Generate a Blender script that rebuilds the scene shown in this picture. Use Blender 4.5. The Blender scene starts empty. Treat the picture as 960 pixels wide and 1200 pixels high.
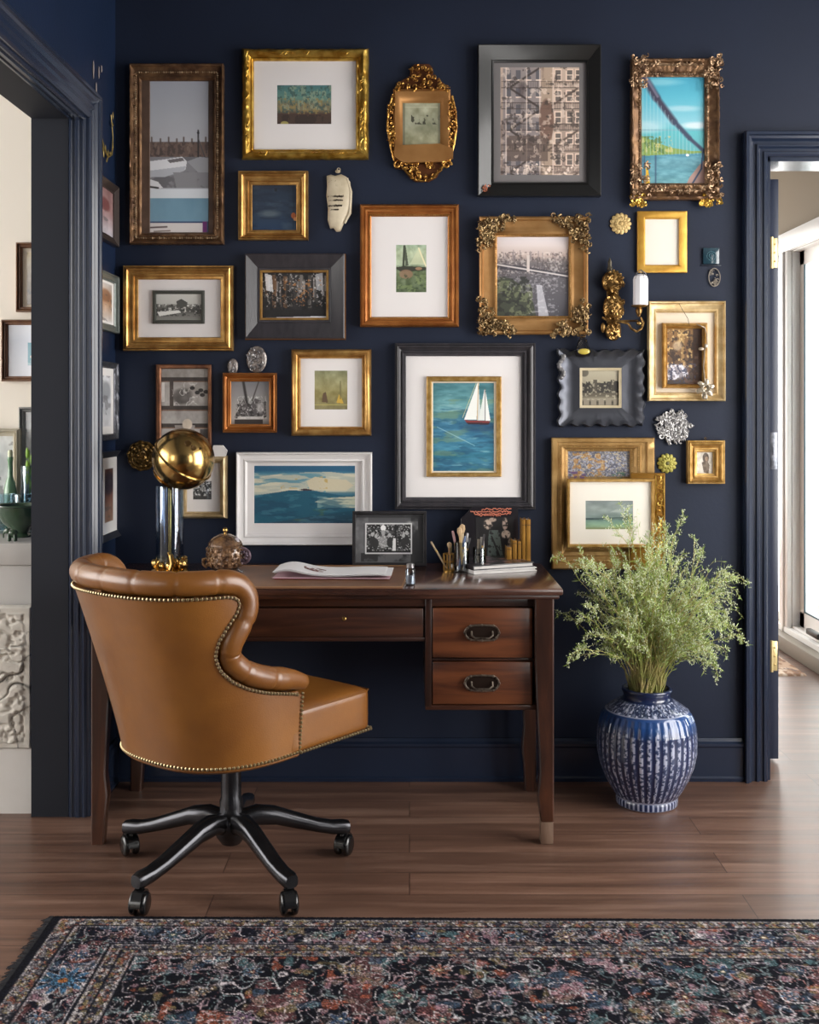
import bpy, bmesh, math, random
import numpy as np
from math import sin, cos, pi, radians as R
from mathutils import Vector, Matrix, noise as mn

C = bpy.context.scene.collection
sc = bpy.context.scene
sc.view_settings.view_transform = 'Standard'
sc.view_settings.look = 'None'
sc.view_settings.gamma = 1.0
sc.view_settings.use_curve_mapping = False
sc.view_settings.exposure = -0.35

CAMZ = 1.24
F = 1300.0
YW = F / 350.0          # distance of the gallery wall


def P(px, py, Y):
    return Vector(((px - 480) * Y / F, Y, CAMZ - (py - 480) * Y / F))


# ------------------------------------------------------------------ camera
cam_d = bpy.data.cameras.new('camera')
cam_d.sensor_width = 36.0
cam_d.sensor_fit = 'AUTO'
cam_d.lens = F / 1200 * 36
cam_d.shift_y = -0.1
cam_d.clip_start = 0.05
cam_o = bpy.data.objects.new('camera', cam_d)
C.objects.link(cam_o)
cam_o.location = (0, 0, CAMZ)
cam_o.rotation_euler = (R(90), 0, 0)
sc.camera = cam_o

# --------------------------------------------------------------- materials
MATS = {}


def lin(c):
    return tuple(((v / 12.92) if v <= 0.04045 else ((v + 0.055) / 1.055) ** 2.4) for v in c)


def hexc(h):
    h = h.lstrip('#')
    return lin(tuple(int(h[i:i + 2], 16) / 255 for i in (0, 2, 4)))


def mat(name, col, rough=0.5, metal=0.0, col2=None, nscale=20, bump=0.0, bscale=60,
        coat=0.0, stretch=None, spec=0.5, detail=4, contrast=(0.35, 0.65), sss=0):
    if name in MATS:
        return MATS[name]
    m = bpy.data.materials.new(name)
    m.use_nodes = True
    nt = m.node_tree
    b = nt.nodes['Principled BSDF']
    c = hexc(col)
    b.inputs['Base Color'].default_value = (*c, 1)
    b.inputs['Roughness'].default_value = rough
    b.inputs['Metallic'].default_value = metal
    b.inputs['Coat Weight'].default_value = coat
    b.inputs['Coat Roughness'].default_value = 0.12
    b.inputs['Specular IOR Level'].default_value = spec
    tc = nt.nodes.new('ShaderNodeTexCoord')
    mp = nt.nodes.new('ShaderNodeMapping')
    nt.links.new(tc.outputs['Object'], mp.inputs['Vector'])
    if stretch:
        mp.inputs['Scale'].default_value = stretch
    if col2:
        n = nt.nodes.new('ShaderNodeTexNoise')
        n.inputs['Scale'].default_value = nscale
        n.inputs['Detail'].default_value = detail
        nt.links.new(mp.outputs[0], n.inputs['Vector'])
        r = nt.nodes.new('ShaderNodeValToRGB')
        r.color_ramp.elements[0].position = contrast[0]
        r.color_ramp.elements[1].position = contrast[1]
        r.color_ramp.elements[0].color = (*c, 1)
        r.color_ramp.elements[1].color = (*hexc(col2), 1)
        nt.links.new(n.outputs['Fac'], r.inputs['Fac'])
        nt.links.new(r.outputs['Color'], b.inputs['Base Color'])
    if bump:
        n2 = nt.nodes.new('ShaderNodeTexNoise')
        n2.inputs['Scale'].default_value = bscale
        n2.inputs['Detail'].default_value = 4
        nt.links.new(mp.outputs[0], n2.inputs['Vector'])
        bp = nt.nodes.new('ShaderNodeBump')
        bp.inputs['Strength'].default_value = bump
        bp.inputs['Distance'].default_value = 0.004
        nt.links.new(n2.outputs['Fac'], bp.inputs['Height'])
        nt.links.new(bp.outputs['Normal'], b.inputs['Normal'])
    MATS[name] = m
    return m


def glass_mat(name, tint='#ffffff', rough=0.02, density=0.75):
    """clear thin glass: fresnel mirror over a see-through body"""
    if name in MATS:
        return MATS[name]
    m = bpy.data.materials.new(name)
    m.use_nodes = True
    nt = m.node_tree
    nt.nodes.remove(nt.nodes['Principled BSDF'])
    out = nt.nodes['Material Output']
    tr = nt.nodes.new('ShaderNodeBsdfTransparent')
    tr.inputs[0].default_value = (*hexc(tint), 1)
    gl = nt.nodes.new('ShaderNodeBsdfGlossy')
    gl.inputs['Roughness'].default_value = rough
    lw = nt.nodes.new('ShaderNodeLayerWeight')
    lw.inputs[0].default_value = 0.35 + 0.0 * density
    mul = nt.nodes.new('ShaderNodeMath')
    mul.operation = 'MULTIPLY_ADD'
    mul.inputs[1].default_value = density
    mul.inputs[2].default_value = 0.05
    nt.links.new(lw.outputs['Fresnel'], mul.inputs[0])
    mx = nt.nodes.new('ShaderNodeMixShader')
    nt.links.new(mul.outputs[0], mx.inputs[0])
    nt.links.new(tr.outputs[0], mx.inputs[1])
    nt.links.new(gl.outputs[0], mx.inputs[2])
    nt.links.new(mx.outputs[0], out.inputs[0])
    MATS[name] = m
    return m


def paint_mat(name, rough=0.6, coat=0.0, metal=0.0, bump=0.0, spec=0.5):
    """material whose colour is stored on the mesh (paintings, prints, weaving)"""
    if name in MATS:
        return MATS[name]
    m = bpy.data.materials.new(name)
    m.use_nodes = True
    nt = m.node_tree
    b = nt.nodes['Principled BSDF']
    a = nt.nodes.new('ShaderNodeAttribute')
    a.attribute_name = 'paint'
    nt.links.new(a.outputs['Color'], b.inputs['Base Color'])
    b.inputs['Roughness'].default_value = rough
    b.inputs['Coat Weight'].default_value = coat
    b.inputs['Coat Roughness'].default_value = 0.06
    b.inputs['Metallic'].default_value = metal
    b.inputs['Specular IOR Level'].default_value = spec
    if bump:
        tc = nt.nodes.new('ShaderNodeTexCoord')
        n2 = nt.nodes.new('ShaderNodeTexNoise')
        n2.inputs['Scale'].default_value = 160
        nt.links.new(tc.outputs['Object'], n2.inputs['Vector'])
        bp = nt.nodes.new('ShaderNodeBump')
        bp.inputs['Strength'].default_value = bump
        bp.inputs['Distance'].default_value = 0.003
        nt.links.new(n2.outputs['Fac'], bp.inputs['Height'])
        nt.links.new(bp.outputs['Normal'], b.inputs['Normal'])
    MATS[name] = m
    return m


# ------------------------------------------------------------ mesh builder
class MB:
    def __init__(s):
        s.v = []
        s.f = []

    def add(s, verts, faces):
        o = len(s.v)
        s.v += [tuple(p) for p in verts]
        s.f += [tuple(i + o for i in f) for f in faces]
        return s

    def bm(s, bm, M=None):
        if M is not None:
            bm.transform(M)
        bm.verts.index_update()
        s.add([v.co[:] for v in bm.verts], [[v.index for v in f.verts] for f in bm.faces])
        bm.free()
        return s

    def box(s, x0, x1, y0, y1, z0, z1, bev=0.0, seg=2, M=None):
        bm = bmesh.new()
        bmesh.ops.create_cube(bm, size=1)
        for v in bm.verts:
            v.co = Vector((x0 if v.co.x < 0 else x1, y0 if v.co.y < 0 else y1, z0 if v.co.z < 0 else z1))
        if bev:
            bmesh.ops.bevel(bm, geom=bm.edges[:], offset=bev, segments=seg, profile=0.5, affect='EDGES')
        return s.bm(bm, M)

    def tube(s, pts, rad, n=8, cap=True, closed=False, flat=1.0):
        pts = [Vector(p) for p in pts]
        k = len(pts)
        if not hasattr(rad, '__len__'):
            rad = [rad] * k
        rings = []
        up = None
        for i, p in enumerate(pts):
            if closed:
                t = pts[(i + 1) % k] - pts[i - 1]
            else:
                t = pts[min(i + 1, k - 1)] - pts[max(i - 1, 0)]
            if t.length < 1e-9:
                t = Vector((0, 0, 1))
            t.normalize()
            if up is None:
                up = Vector((0, 0, 1)) if abs(t.z) < 0.9 else Vector((0, 1, 0))
            a = up - t * up.dot(t)
            if a.length < 1e-6:
                a = t.orthogonal()
            a.normalize()
            up = a
            b = t.cross(a)
            rings.append([p + (a * cos(2 * pi * j / n) + b * sin(2 * pi * j / n) * flat) * rad[i] for j in range(n)])
        v = [q for r_ in rings for q in r_]
        f = []
        for i in range(k if closed else k - 1):
            i2 = (i + 1) % k
            for j in range(n):
                j2 = (j + 1) % n
                f.append((i * n + j, i * n + j2, i2 * n + j2, i2 * n + j))
        if cap and not closed:
            f.append(tuple(range(n))[::-1])
            f.append(tuple((k - 1) * n + j for j in range(n)))
        return s.add(v, f)

    def lathe(s, prof, n=32, cx=0, cy=0, z0=0, M=None, flute=0, fa=0):
        v = []
        f = []
        for (r, z) in prof:
            for j in range(n):
                a = 2 * pi * j / n
                rr = r * (1 + (fa * cos(flute * a) if flute else 0))
                v.append(Vector((cx + rr * cos(a), cy + rr * sin(a), z0 + z)))
        k = len(prof)
        for i in range(k - 1):
            for j in range(n):
                j2 = (j + 1) % n
                f.append((i * n + j, i * n + j2, (i + 1) * n + j2, (i + 1) * n + j))
        if prof[0][0] > 1e-6:
            f.append(tuple(range(n))[::-1])
        if prof[-1][0] > 1e-6:
            f.append(tuple((k - 1) * n + j for j in range(n)))
        if M is not None:
            v = [M @ p for p in v]
        return s.add(v, f)

    def ball(s, c, r, u=10, w=7, M=None):
        if not hasattr(r, '__len__'):
            r = (r, r, r)
        c = Vector(c)
        v = [Vector((0, 0, 1))]
        for i in range(1, w):
            t = pi * i / w
            for j in range(u):
                a = 2 * pi * j / u
                v.append(Vector((sin(t) * cos(a), sin(t) * sin(a), cos(t))))
        v.append(Vector((0, 0, -1)))
        f = [(0, 1 + j, 1 + (j + 1) % u) for j in range(u)]
        for i in range(w - 2):
            for j in range(u):
                j2 = (j + 1) % u
                f.append((1 + i * u + j, 1 + (i + 1) * u + j, 1 + (i + 1) * u + j2, 1 + i * u + j2))
        L = len(v) - 1
        f += [(L, 1 + (w - 2) * u + (j + 1) % u, 1 + (w - 2) * u + j) for j in range(u)]
        v = [Vector((p.x * r[0], p.y * r[1], p.z * r[2])) for p in v]
        if M is not None:
            v = [M @ p for p in v]
        return s.add([p + c for p in v], f)

    def grid(s, rows, closed=False):
        k = len(rows)
        n = len(rows[0])
        v = [p for r_ in rows for p in r_]
        f = []
        for i in range(k - 1):
            for j in range(n if closed else n - 1):
                j2 = (j + 1) % n
                f.append((i * n + j, i * n + j2, (i + 1) * n + j2, (i + 1) * n + j))
        return s.add(v, f)

    def prism(s, poly, y0, y1):
        """polygon in x,z extruded along y"""
        n = len(poly)
        v = [(x, y0, z) for x, z in poly] + [(x, y1, z) for x, z in poly]
        f = [tuple(range(n)), tuple(range(2 * n - 1, n - 1, -1))]
        f += [(i, i + n, (i + 1) % n + n, (i + 1) % n) for i in range(n)]
        return s.add(v, f)

    def build(s, name, m, parent=None, smooth=35, mod=None):
        me = bpy.data.meshes.new(name)
        me.from_pydata(s.v, [], s.f)
        bm = bmesh.new()
        bm.from_mesh(me)
        bmesh.ops.recalc_face_normals(bm, faces=bm.faces[:])
        bm.to_mesh(me)
        bm.free()
        if smooth:
            me.polygons.foreach_set('use_smooth', [True] * len(me.polygons))
            try:
                me.set_sharp_from_angle(angle=R(smooth))
            except Exception:
                pass
        me.materials.append(m)
        o = bpy.data.objects.new(name, me)
        C.objects.link(o)
        if parent is not None:
            o.parent = parent
        return o


def struct(name, mb, m, smooth=35):
    o = mb.build(name, m, smooth=smooth)
    o['kind'] = 'structure'
    return o


def tag(o, label, cat, group=None, kind=None):
    o['label'] = label
    o['category'] = cat
    if group:
        o['group'] = group
    if kind:
        o['kind'] = kind
    return o


def thing(name, label, cat, loc=(0, 0, 0), rz=0, group=None):
    o = bpy.data.objects.new(name, None)
    o.empty_display_size = 0.05
    C.objects.link(o)
    o.location = loc
    o.rotation_euler = (0, 0, rz)
    return tag(o, label, cat, group)


# --------------------------------------------------- painter (colour on mesh)
def vnoise(h, w, sy, sx, seed):
    rs = np.random.RandomState(seed)
    g = rs.rand(int(sy) + 3, int(sx) + 3)
    y = np.linspace(0, sy, h)[:, None] * np.ones((1, w))
    x = np.linspace(0, sx, w)[None, :] * np.ones((h, 1))
    yi = y.astype(int)
    xi = x.astype(int)
    fy = y - yi
    fx = x - xi
    fy = fy * fy * (3 - 2 * fy)
    fx = fx * fx * (3 - 2 * fx)
    return (g[yi, xi] * (1 - fy) * (1 - fx) + g[yi + 1, xi] * fy * (1 - fx) +
            g[yi, xi + 1] * (1 - fy) * fx + g[yi + 1, xi + 1] * fy * fx)


def fbm(h, w, sy, sx, seed, octv=4, gain=0.5):
    t = np.zeros((h, w))
    a = 1
    s = 0
    for o in range(octv):
        t += a * vnoise(h, w, max(1, sy * 2 ** o), max(1, sx * 2 ** o), seed + o * 17)
        s += a
        a *= gain
    return t / s


def hx(h):
    h = h.lstrip('#')
    return np.array([int(h[i:i + 2], 16) / 255 for i in (0, 2, 4)])


class Art:
    def __init__(s, w, h, base='#888888'):
        s.w, s.h = int(w), int(h)
        s.a = np.ones((s.h, s.w, 3)) * hx(base)
        s.Y, s.X = np.meshgrid(np.linspace(0, 1, s.h), np.linspace(0, 1, s.w), indexing='ij')
        s.asp = s.h / s.w

    def mix(s, m, col, al=1.0):
        m = np.clip(m, 0, 1)[..., None] * al
        c = hx(col) if isinstance(col, str) else col
        s.a = s.a * (1 - m) + c * m
        return s

    def grad(s, stops, x0=0, x1=1):
        ys = [p for p, c in stops]
        cs = np.array([hx(c) for p, c in stops])
        m = (s.X >= x0) & (s.X <= x1) & (s.Y >= ys[0]) & (s.Y <= ys[-1])
        col = np.stack([np.interp(s.Y, ys, cs[:, k]) for k in range(3)], -1)
        s.a = np.where(m[..., None], col, s.a)
        return s

    def rect(s, x0, y0, x1, y1, col, al=1.0):
        return s.mix(((s.X >= x0) & (s.X <= x1) & (s.Y >= y0) & (s.Y <= y1)).astype(float), col, al)

    def ell(s, cx, cy, rx, ry, col, al=1.0, soft=0.15):
        d = np.sqrt(((s.X - cx) / rx) ** 2 + ((s.Y - cy) / ry) ** 2)
        return s.mix((1 + soft / 2 - d) / soft, col, al)

    def poly(s, pts, col, al=1.0):
        ins = np.zeros(s.X.shape, bool)
        n = len(pts)
        for i in range(n):
            x1, y1 = pts[i]
            x2, y2 = pts[(i + 1) % n]
            if y1 == y2:
                continue
            c = ((y1 > s.Y) != (y2 > s.Y)) & (s.X < (x2 - x1) * (s.Y - y1) / (y2 - y1) + x1)
            ins ^= c
        return s.mix(ins.astype(float), col, al)

    def line(s, x0, y0, x1, y1, wd, col, al=1.0):
        ax = s.X - x0
        ay = (s.Y - y0) * s.asp
        bx = x1 - x0
        by = (y1 - y0) * s.asp
        t = np.clip((ax * bx + ay * by) / (bx * bx + by * by + 1e-9), 0, 1)
        d = np.hypot(ax - t * bx, ay - t * by)
        return s.mix(1.5 - d / wd, col, al)

    def noise(s, sy, sx, amt, seed, octv=4, col=None, thr=None, soft=0.05, region=None):
        n = fbm(s.h, s.w, sy, sx, seed, octv)
        if region is not None:
            x0, y0, x1, y1 = region
            rm = ((s.X >= x0) & (s.X <= x1) & (s.Y >= y0) & (s.Y <= y1)).astype(float)
        else:
            rm = 1.0
        if col is None:
            s.a = np.clip(s.a + ((n - 0.5) * amt * rm)[..., None], 0, 1)
        else:
            s.mix(np.clip((n - thr) / soft, 0, 1) * rm, col, amt)
        return s

    def speck(s, amt, seed, p=0.2, col='#ffffff'):
        rs = np.random.RandomState(seed)
        m = (rs.rand(s.h, s.w) < p).astype(float)
        return s.mix(m, col, amt)

    def lines_noise(s, sy, sx, seed, wd, col, al=1.0, level=0.5, region=None, octv=3):
        n = fbm(s.h, s.w, sy, sx, seed, octv)
        m = np.clip(1.5 - np.abs(n - level) / wd, 0, 1)
        if region is not None:
            x0, y0, x1, y1 = region
            m = m * ((s.X >= x0) & (s.X <= x1) & (s.Y >= y0) & (s.Y <= y1))
        return s.mix(m, col, al)


def paint_attr(me, rgb):
    """rgb: (nverts,3) in sRGB"""
    c = np.clip(rgb, 0, 1)
    l = np.where(c <= 0.04045, c / 12.92, ((c + 0.055) / 1.055) ** 2.4)
    at = me.color_attributes.new('paint', 'FLOAT_COLOR', 'POINT')
    out = np.ones((len(l), 4), np.float32)
    out[:, :3] = l
    at.data.foreach_set('color', out.ravel())


def grid_mesh(name, V, w, h, closed_w=False):
    me = bpy.data.meshes.new(name)
    ii, jj = np.meshgrid(np.arange(h - 1), np.arange(w if closed_w else w - 1), indexing='ij')
    a = ii * w + jj
    b = ii * w + (jj + 1) % w
    q = np.stack([a, a + w, b + w, b], -1).reshape(-1, 4)
    me.vertices.add(len(V))
    me.vertices.foreach_set('co', V.astype(np.float32).ravel())
    me.loops.add(q.size)
    me.loops.foreach_set('vertex_index', q.ravel().astype(np.int32))
    me.polygons.add(len(q))
    me.polygons.foreach_set('loop_start', np.arange(0, q.size, 4, dtype=np.int32))
    me.polygons.foreach_set('use_smooth', np.ones(len(q), bool))
    me.update(calc_edges=True)
    me.validate()
    return me


def canvas(name, art, x0, x1, z0, z1, y, m, parent=None):
    """painted sheet in the local x,z plane facing -y"""
    w, h = art.w, art.h
    xs = x0 + (x1 - x0) * art.X
    zs = z1 + (z0 - z1) * art.Y
    V = np.stack([xs, np.full_like(xs, y), zs], -1).reshape(-1, 3)
    me = grid_mesh(name, V, w, h)
    paint_attr(me, art.a.reshape(-1, 3))
    me.materials.append(m)
    o = bpy.data.objects.new(name, me)
    C.objects.link(o)
    if parent is not None:
        o.parent = parent
    return o
# ------------------------------------------------------------ room materials
NAVY = mat('navy_wall_paint', '#151d2f', rough=0.55, spec=0.3, col2='#182134', nscale=3, bump=0.08, bscale=90)
NAVYL = mat('navy_side_wall_paint', '#0e1c33', rough=0.5, spec=0.3, col2='#11203a', nscale=3, bump=0.08, bscale=90)
TRIM = mat('navy_gloss_trim_paint', '#1f283a', rough=0.24, coat=0.1, bump=0.03, bscale=40)
CREAM = mat('cream_wall_paint', '#ebe3d5', rough=0.7, bump=0.05, bscale=80)
TAUPE = mat('taupe_wall_paint', '#8d7f6b', rough=0.8, bump=0.05, bscale=80)
WHITE = mat('white_trim_paint', '#f3f1ee', rough=0.4)
CEIL = mat('ceiling_paint', '#77777a', rough=0.8)


def floor_mat():
    m = bpy.data.materials.new('walnut_plank_floor')
    m.use_nodes = True
    nt = m.node_tree
    b = nt.nodes['Principled BSDF']
    tc = nt.nodes.new('ShaderNodeTexCoord')
    br = nt.nodes.new('ShaderNodeTexBrick')
    br.offset = 0.37
    br.inputs['Color1'].default_value = (0, 0, 0, 1)
    br.inputs['Color2'].default_value = (1, 1, 1, 1)
    br.inputs['Mortar'].default_value = (0.5, 0.5, 0.5, 1)
    br.inputs['Scale'].default_value = 1.0
    br.inputs['Mortar Size'].default_value = 0.0016
    br.inputs['Mortar Smooth'].default_value = 0.3
    br.inputs['Brick Width'].default_value = 1.35
    br.inputs['Row Height'].default_value = 0.135
    nt.links.new(tc.outputs['Object'], br.inputs['Vector'])
    mp = nt.nodes.new('ShaderNodeMapping')
    mp.inputs['Scale'].default_value = (0.55, 9, 1)
    nt.links.new(tc.outputs['Object'], mp.inputs['Vector'])
    addv = nt.nodes.new('ShaderNodeVectorMath')
    addv.operation = 'MULTIPLY_ADD'
    addv.inputs[1].default_value = (7, 3, 5)
    nt.links.new(br.outputs['Color'], addv.inputs[0])
    nt.links.new(mp.outputs[0], addv.inputs[2])
    n = nt.nodes.new('ShaderNodeTexNoise')
    n.inputs['Scale'].default_value = 2.6
    n.inputs['Detail'].default_value = 8
    n.inputs['Roughness'].default_value = 0.62
    n.inputs['Distortion'].default_value = 0.6
    nt.links.new(addv.outputs[0], n.inputs['Vector'])
    r = nt.nodes.new('ShaderNodeValToRGB')
    e = r.color_ramp.elements
    e[0].position = 0.28
    e[0].color = (*hexc('#4e392f'), 1)
    e[1].position = 0.75
    e[1].color = (*hexc('#8c7060'), 1)
    k = e.new(0.5)
    k.color = (*hexc('#6b5042'), 1)
    nt.links.new(n.outputs['Fac'], r.inputs['Fac'])
    # board to board tone
    mx = nt.nodes.new('ShaderNodeMix')
    mx.data_type = 'RGBA'
    mx.blend_type = 'MULTIPLY'
    mx.inputs['Factor'].default_value = 1.0
    tr = nt.nodes.new('ShaderNodeValToRGB')
    tr.color_ramp.elements[0].color = (0.78, 0.76, 0.76, 1)
    tr.color_ramp.elements[1].color = (1.08, 1.04, 1.02, 1)
    nt.links.new(br.outputs['Color'], tr.inputs['Fac'])
    nt.links.new(r.outputs['Color'], mx.inputs[6])
    nt.links.new(tr.outputs['Color'], mx.inputs[7])
    mx2 = nt.nodes.new('ShaderNodeMix')
    mx2.data_type = 'RGBA'
    mx2.inputs[7].default_value = (*hexc('#3a261e'), 1)
    nt.links.new(br.outputs['Fac'], mx2.inputs['Factor'])
    nt.links.new(mx.outputs[2], mx2.inputs[6])
    nt.links.new(mx2.outputs[2], b.inputs['Base Color'])
    rr = nt.nodes.new('ShaderNodeMapRange')
    rr.inputs['To Min'].default_value = 0.28
    rr.inputs['To Max'].default_value = 0.5
    nt.links.new(n.outputs['Fac'], rr.inputs['Value'])
    nt.links.new(rr.outputs[0], b.inputs['Roughness'])
    bp = nt.nodes.new('ShaderNodeBump')
    bp.inputs['Strength'].default_value = 0.25
    bp.inputs['Distance'].default_value = 0.002
    nt.links.new(n.outputs['Fac'], bp.inputs['Height'])
    nt.links.new(bp.outputs['Normal'], b.inputs['Normal'])
    return m


FLOOR = floor_mat()
HC = 2.80
WT = 0.15                    # thickness of the gallery wall
XL = -0.985                  # face of the left wall
XR = 2.3                     # face of the right wall (out of frame)
YB = -1.6                    # wall behind the camera
YJ = 3.38                    # far jamb of the left opening
ZO = 2.13                    # head of left opening
DX0, DX1, DZ = 1.196, 1.97, 2.085   # right doorway in the gallery wall
XRR = 2.0                    # window wall of the room beyond, on the right

struct('floor', MB().box(-4.2, 2.6, -1.8, 8.2, -0.1, 0.0), FLOOR)
struct('ceiling', MB().box(-4.2, 2.6, -1.8, 8.2, HC, HC + 0.1), CEIL)

# gallery wall (with the right doorway)
w = MB()
w.box(XL - 0.18, DX0, YW, YW + WT, 0, HC)
w.box(DX1, XR + 0.1, YW, YW + WT, 0, HC)
w.box(DX0, DX1, YW, YW + WT, DZ, HC)
struct('wall_back', w, NAVY)

# left wall with the cased opening
w = MB()
w.box(-1.150, XL, YJ, YW, 0, HC)
w.box(-1.150, XL, 1.2, YJ, ZO, HC)
w.box(-1.150, XL, YB, 1.2, 0, HC)
struct('wall_left', w, NAVYL)


def window_wall(name, axis, pos, th, a0, a1, holes, m):
    """wall in plane axis=pos, running a0..a1, with openings (u0,u1,z0,z1)"""
    w = MB()

    def b(u0, u1, z0, z1):
        if u1 - u0 < 1e-4 or z1 - z0 < 1e-4:
            return
        if axis == 'x':
            w.box(pos, pos + th, u0, u1, z0, z1)
        else:
            w.box(u0, u1, pos, pos + th, z0, z1)
    cur = a0
    for (u0, u1, z0, z1) in sorted(holes):
        b(cur, u0, 0, HC)
        b(u0, u1, 0, z0)
        b(u0, u1, z1, HC)
        cur = u1
    b(cur, a1, 0, HC)
    return struct(name, w, m)


def window_frame(idx, axis, pos, hole, nv=2, nh=2, depth=0.05, m=None):
    u0, u1, z0, z1 = hole
    w = MB()
    t = 0.045

    def b(a, c, d, e, dd=depth):
        if axis == 'x':
            w.box(pos - dd / 2, pos + dd / 2, a, c, d, e, 0.004)
        else:
            w.box(a, c, pos - dd / 2, pos + dd / 2, d, e, 0.004)
    b(u0, u0 + t, z0, z1)
    b(u1 - t, u1, z0, z1)
    b(u0, u1, z0, z0 + t)
    b(u0, u1, z1 - t, z1)
    for i in range(1, nv):
        u = u0 + (u1 - u0) * i / nv
        b(u - 0.02, u + 0.02, z0, z1, depth * 0.8)
    for i in range(1, nh):
        z = z0 + (z1 - z0) * i / nh
        b(u0, u1, z - 0.015, z + 0.015, depth * 0.8)
    return struct('window_%d' % idx, w, m or WHITE)


def portal(axis, pos, hole, direction):
    u0, u1, z0, z1 = hole
    d = bpy.data.lights.new('daylight_portal', 'AREA')
    d.shape = 'RECTANGLE'
    d.cycles.is_portal = True
    o = bpy.data.objects.new('daylight_portal', d)
    C.objects.link(o)
    cu, cz = (u0 + u1) / 2, (z0 + z1) / 2
    if axis == 'x':
        o.location = (pos, cu, cz)
        o.rotation_euler = (R(90), 0, R(90) if direction > 0 else R(-90))
        # area light shines along its -Z; after Rx(90) that is +Y
        o.rotation_euler = (R(90), 0, R(-90) if direction > 0 else R(90))
    else:
        o.location = (cu, pos, cz)
        o.rotation_euler = (R(90), 0, 0 if direction > 0 else R(180))
    d.size = u1 - u0
    d.size_y = z1 - z0
    return o


# right wall of the study: tall windows beside the camera
RH = [(-0.9, 0.1, 0.5, 2.6), (1.3, 3.2, 0.2, 2.65)]
window_wall('wall_right', 'x', XR, 0.15, YB, YW, RH, NAVY)
for i, h in enumerate(RH):
    window_frame(1 + i, 'x', XR + 0.08, h, 2, 3)
    portal('x', XR + 0.12, h, -1)
# wall behind the camera
window_wall('wall_front', 'y', YB - 0.15, 0.15, XL - 0.2, XR + 0.1, [], NAVY)

# room seen through the left opening
YLR = 3.94
struct('wall_left_room_back', MB().box(-4.1, -1.150, YLR, YLR + 0.12, 0, HC), CREAM)
LH = [(0.3, 3.8, 0.5, 2.7)]
window_wall('wall_left_room_side', 'x', -4.1, 0.12, YB, YLR, LH, CREAM)
window_frame(4, 'x', -4.04, LH[0], 3, 2)
portal('x', -4.08, LH[0], 1)
LF_FILL = (-3.8, -2.9, 1.0, 2.6)  # unseen window, added to light the back wall and its frames
window_wall('wall_left_room_front', 'y', YB - 0.12, 0.12, -4.1, XL - 0.2, [LF_FILL], CREAM)
window_frame(3, 'y', YB - 0.06, LF_FILL, 2, 2)
portal('y', YB - 0.11, LF_FILL, 1)

# room seen through the right doorway
YRR = 7.4
RW = (4.0, 5.80, 0.10, 2.07)
RW2 = (5.93, 7.15, 0.10, 2.07)
window_wall('wall_right_room_side', 'x', XRR, 0.08, YW + WT, YRR, [RW, RW2], TAUPE)
BW_FILL = (-0.4, 1.7, 0.3, 2.5)  # unseen window, added to brighten this room's walls and floor
window_wall('wall_right_room_back', 'y', YRR, 0.12, -1.0, XRR + 0.16, [BW_FILL], TAUPE)
window_frame(6, 'y', YRR + 0.06, BW_FILL, 3, 2)
portal('y', YRR + 0.11, BW_FILL, -1)
struct('wall_right_room_left', MB().box(-1.12, -1.0, YW + WT, YRR, 0, HC), TAUPE)
portal('x', XRR + 0.075, RW, -1)
portal('x', XRR + 0.075, RW2, -1)

# sliding window of that room: casing, sash frames, thin dark gaskets, glass
w = MB()
u0, u1, z0, z1 = RW
w.box(XRR - 0.025, XRR, u0 - 0.1, u0, 0.0, z1 + 0.1, 0.004)
w.box(XRR - 0.025, XRR, u1, RW2[0], 0.0, z1 + 0.1, 0.004)
w.box(XRR - 0.035, XRR - 0.02, u1 + 0.04, u1 + 0.07, 0.0, z1, 0.004)
w.box(XRR - 0.03, XRR, u0 - 0.1, RW2[1] + 0.1, z1, z1 + 0.1, 0.004)
w.box(XRR - 0.03, XRR, u0 - 0.1, RW2[1] + 0.1, 0.0, z0, 0.004)
struct('trim_1', w, WHITE)
w = MB()
for (a, b_, xx) in ((u0, u0 + 1.1, XRR + 0.022), (u0 + 1.02, u1, XRR + 0.055)):
    w.box(xx - 0.015, xx + 0.015, a, a + 0.07, z0, z1, 0.004)
    w.box(xx - 0.015, xx + 0.015, b_ - 0.07, b_, z0, z1, 0.004)
    w.box(xx - 0.015, xx + 0.015, a, b_, z0, z0 + 0.09, 0.004)
    w.box(xx - 0.015, xx + 0.015, a, b_, z1 - 0.08, z1, 0.004)
w.box(XRR, XRR + 0.08, u0, u1, z0 - 0.01, z0 + 0.012)
w.box(XRR, XRR + 0.08, u1 - 0.006, u1, z0, z1)
w.box(XRR, XRR + 0.08, u0, u1, z1 - 0.006, z1)
w5 = struct('window_5', w, WHITE)
GASK = mat('teal_dark_gasket', '#37515c', rough=0.5)
w = MB()
for (a, b_, xx) in ((u0, u0 + 1.1, XRR + 0.022), (u0 + 1.02, u1, XRR + 0.055)):
    w.box(xx - 0.018, xx - 0.012, a + 0.07, a + 0.08, z0 + 0.09, z1 - 0.08)
    w.box(xx - 0.018, xx - 0.012, b_ - 0.08, b_ - 0.07, z0 + 0.09, z1 - 0.08)
    w.box(xx - 0.018, xx - 0.012, a + 0.07, b_ - 0.07, z0 + 0.09, z0 + 0.098)
w.build('gasket', GASK, w5)
w = MB()
for (a, b_, xx) in ((u0, u0 + 1.1, XRR + 0.022), (u0 + 1.02, u1, XRR + 0.055)):
    w.box(xx - 0.003, xx + 0.003, a + 0.07, b_ - 0.07, z0 + 0.09, z1 - 0.08)
w.build('pane', glass_mat('window_glass', '#f4f8f8', 0.0, 0.5), w5)
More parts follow.
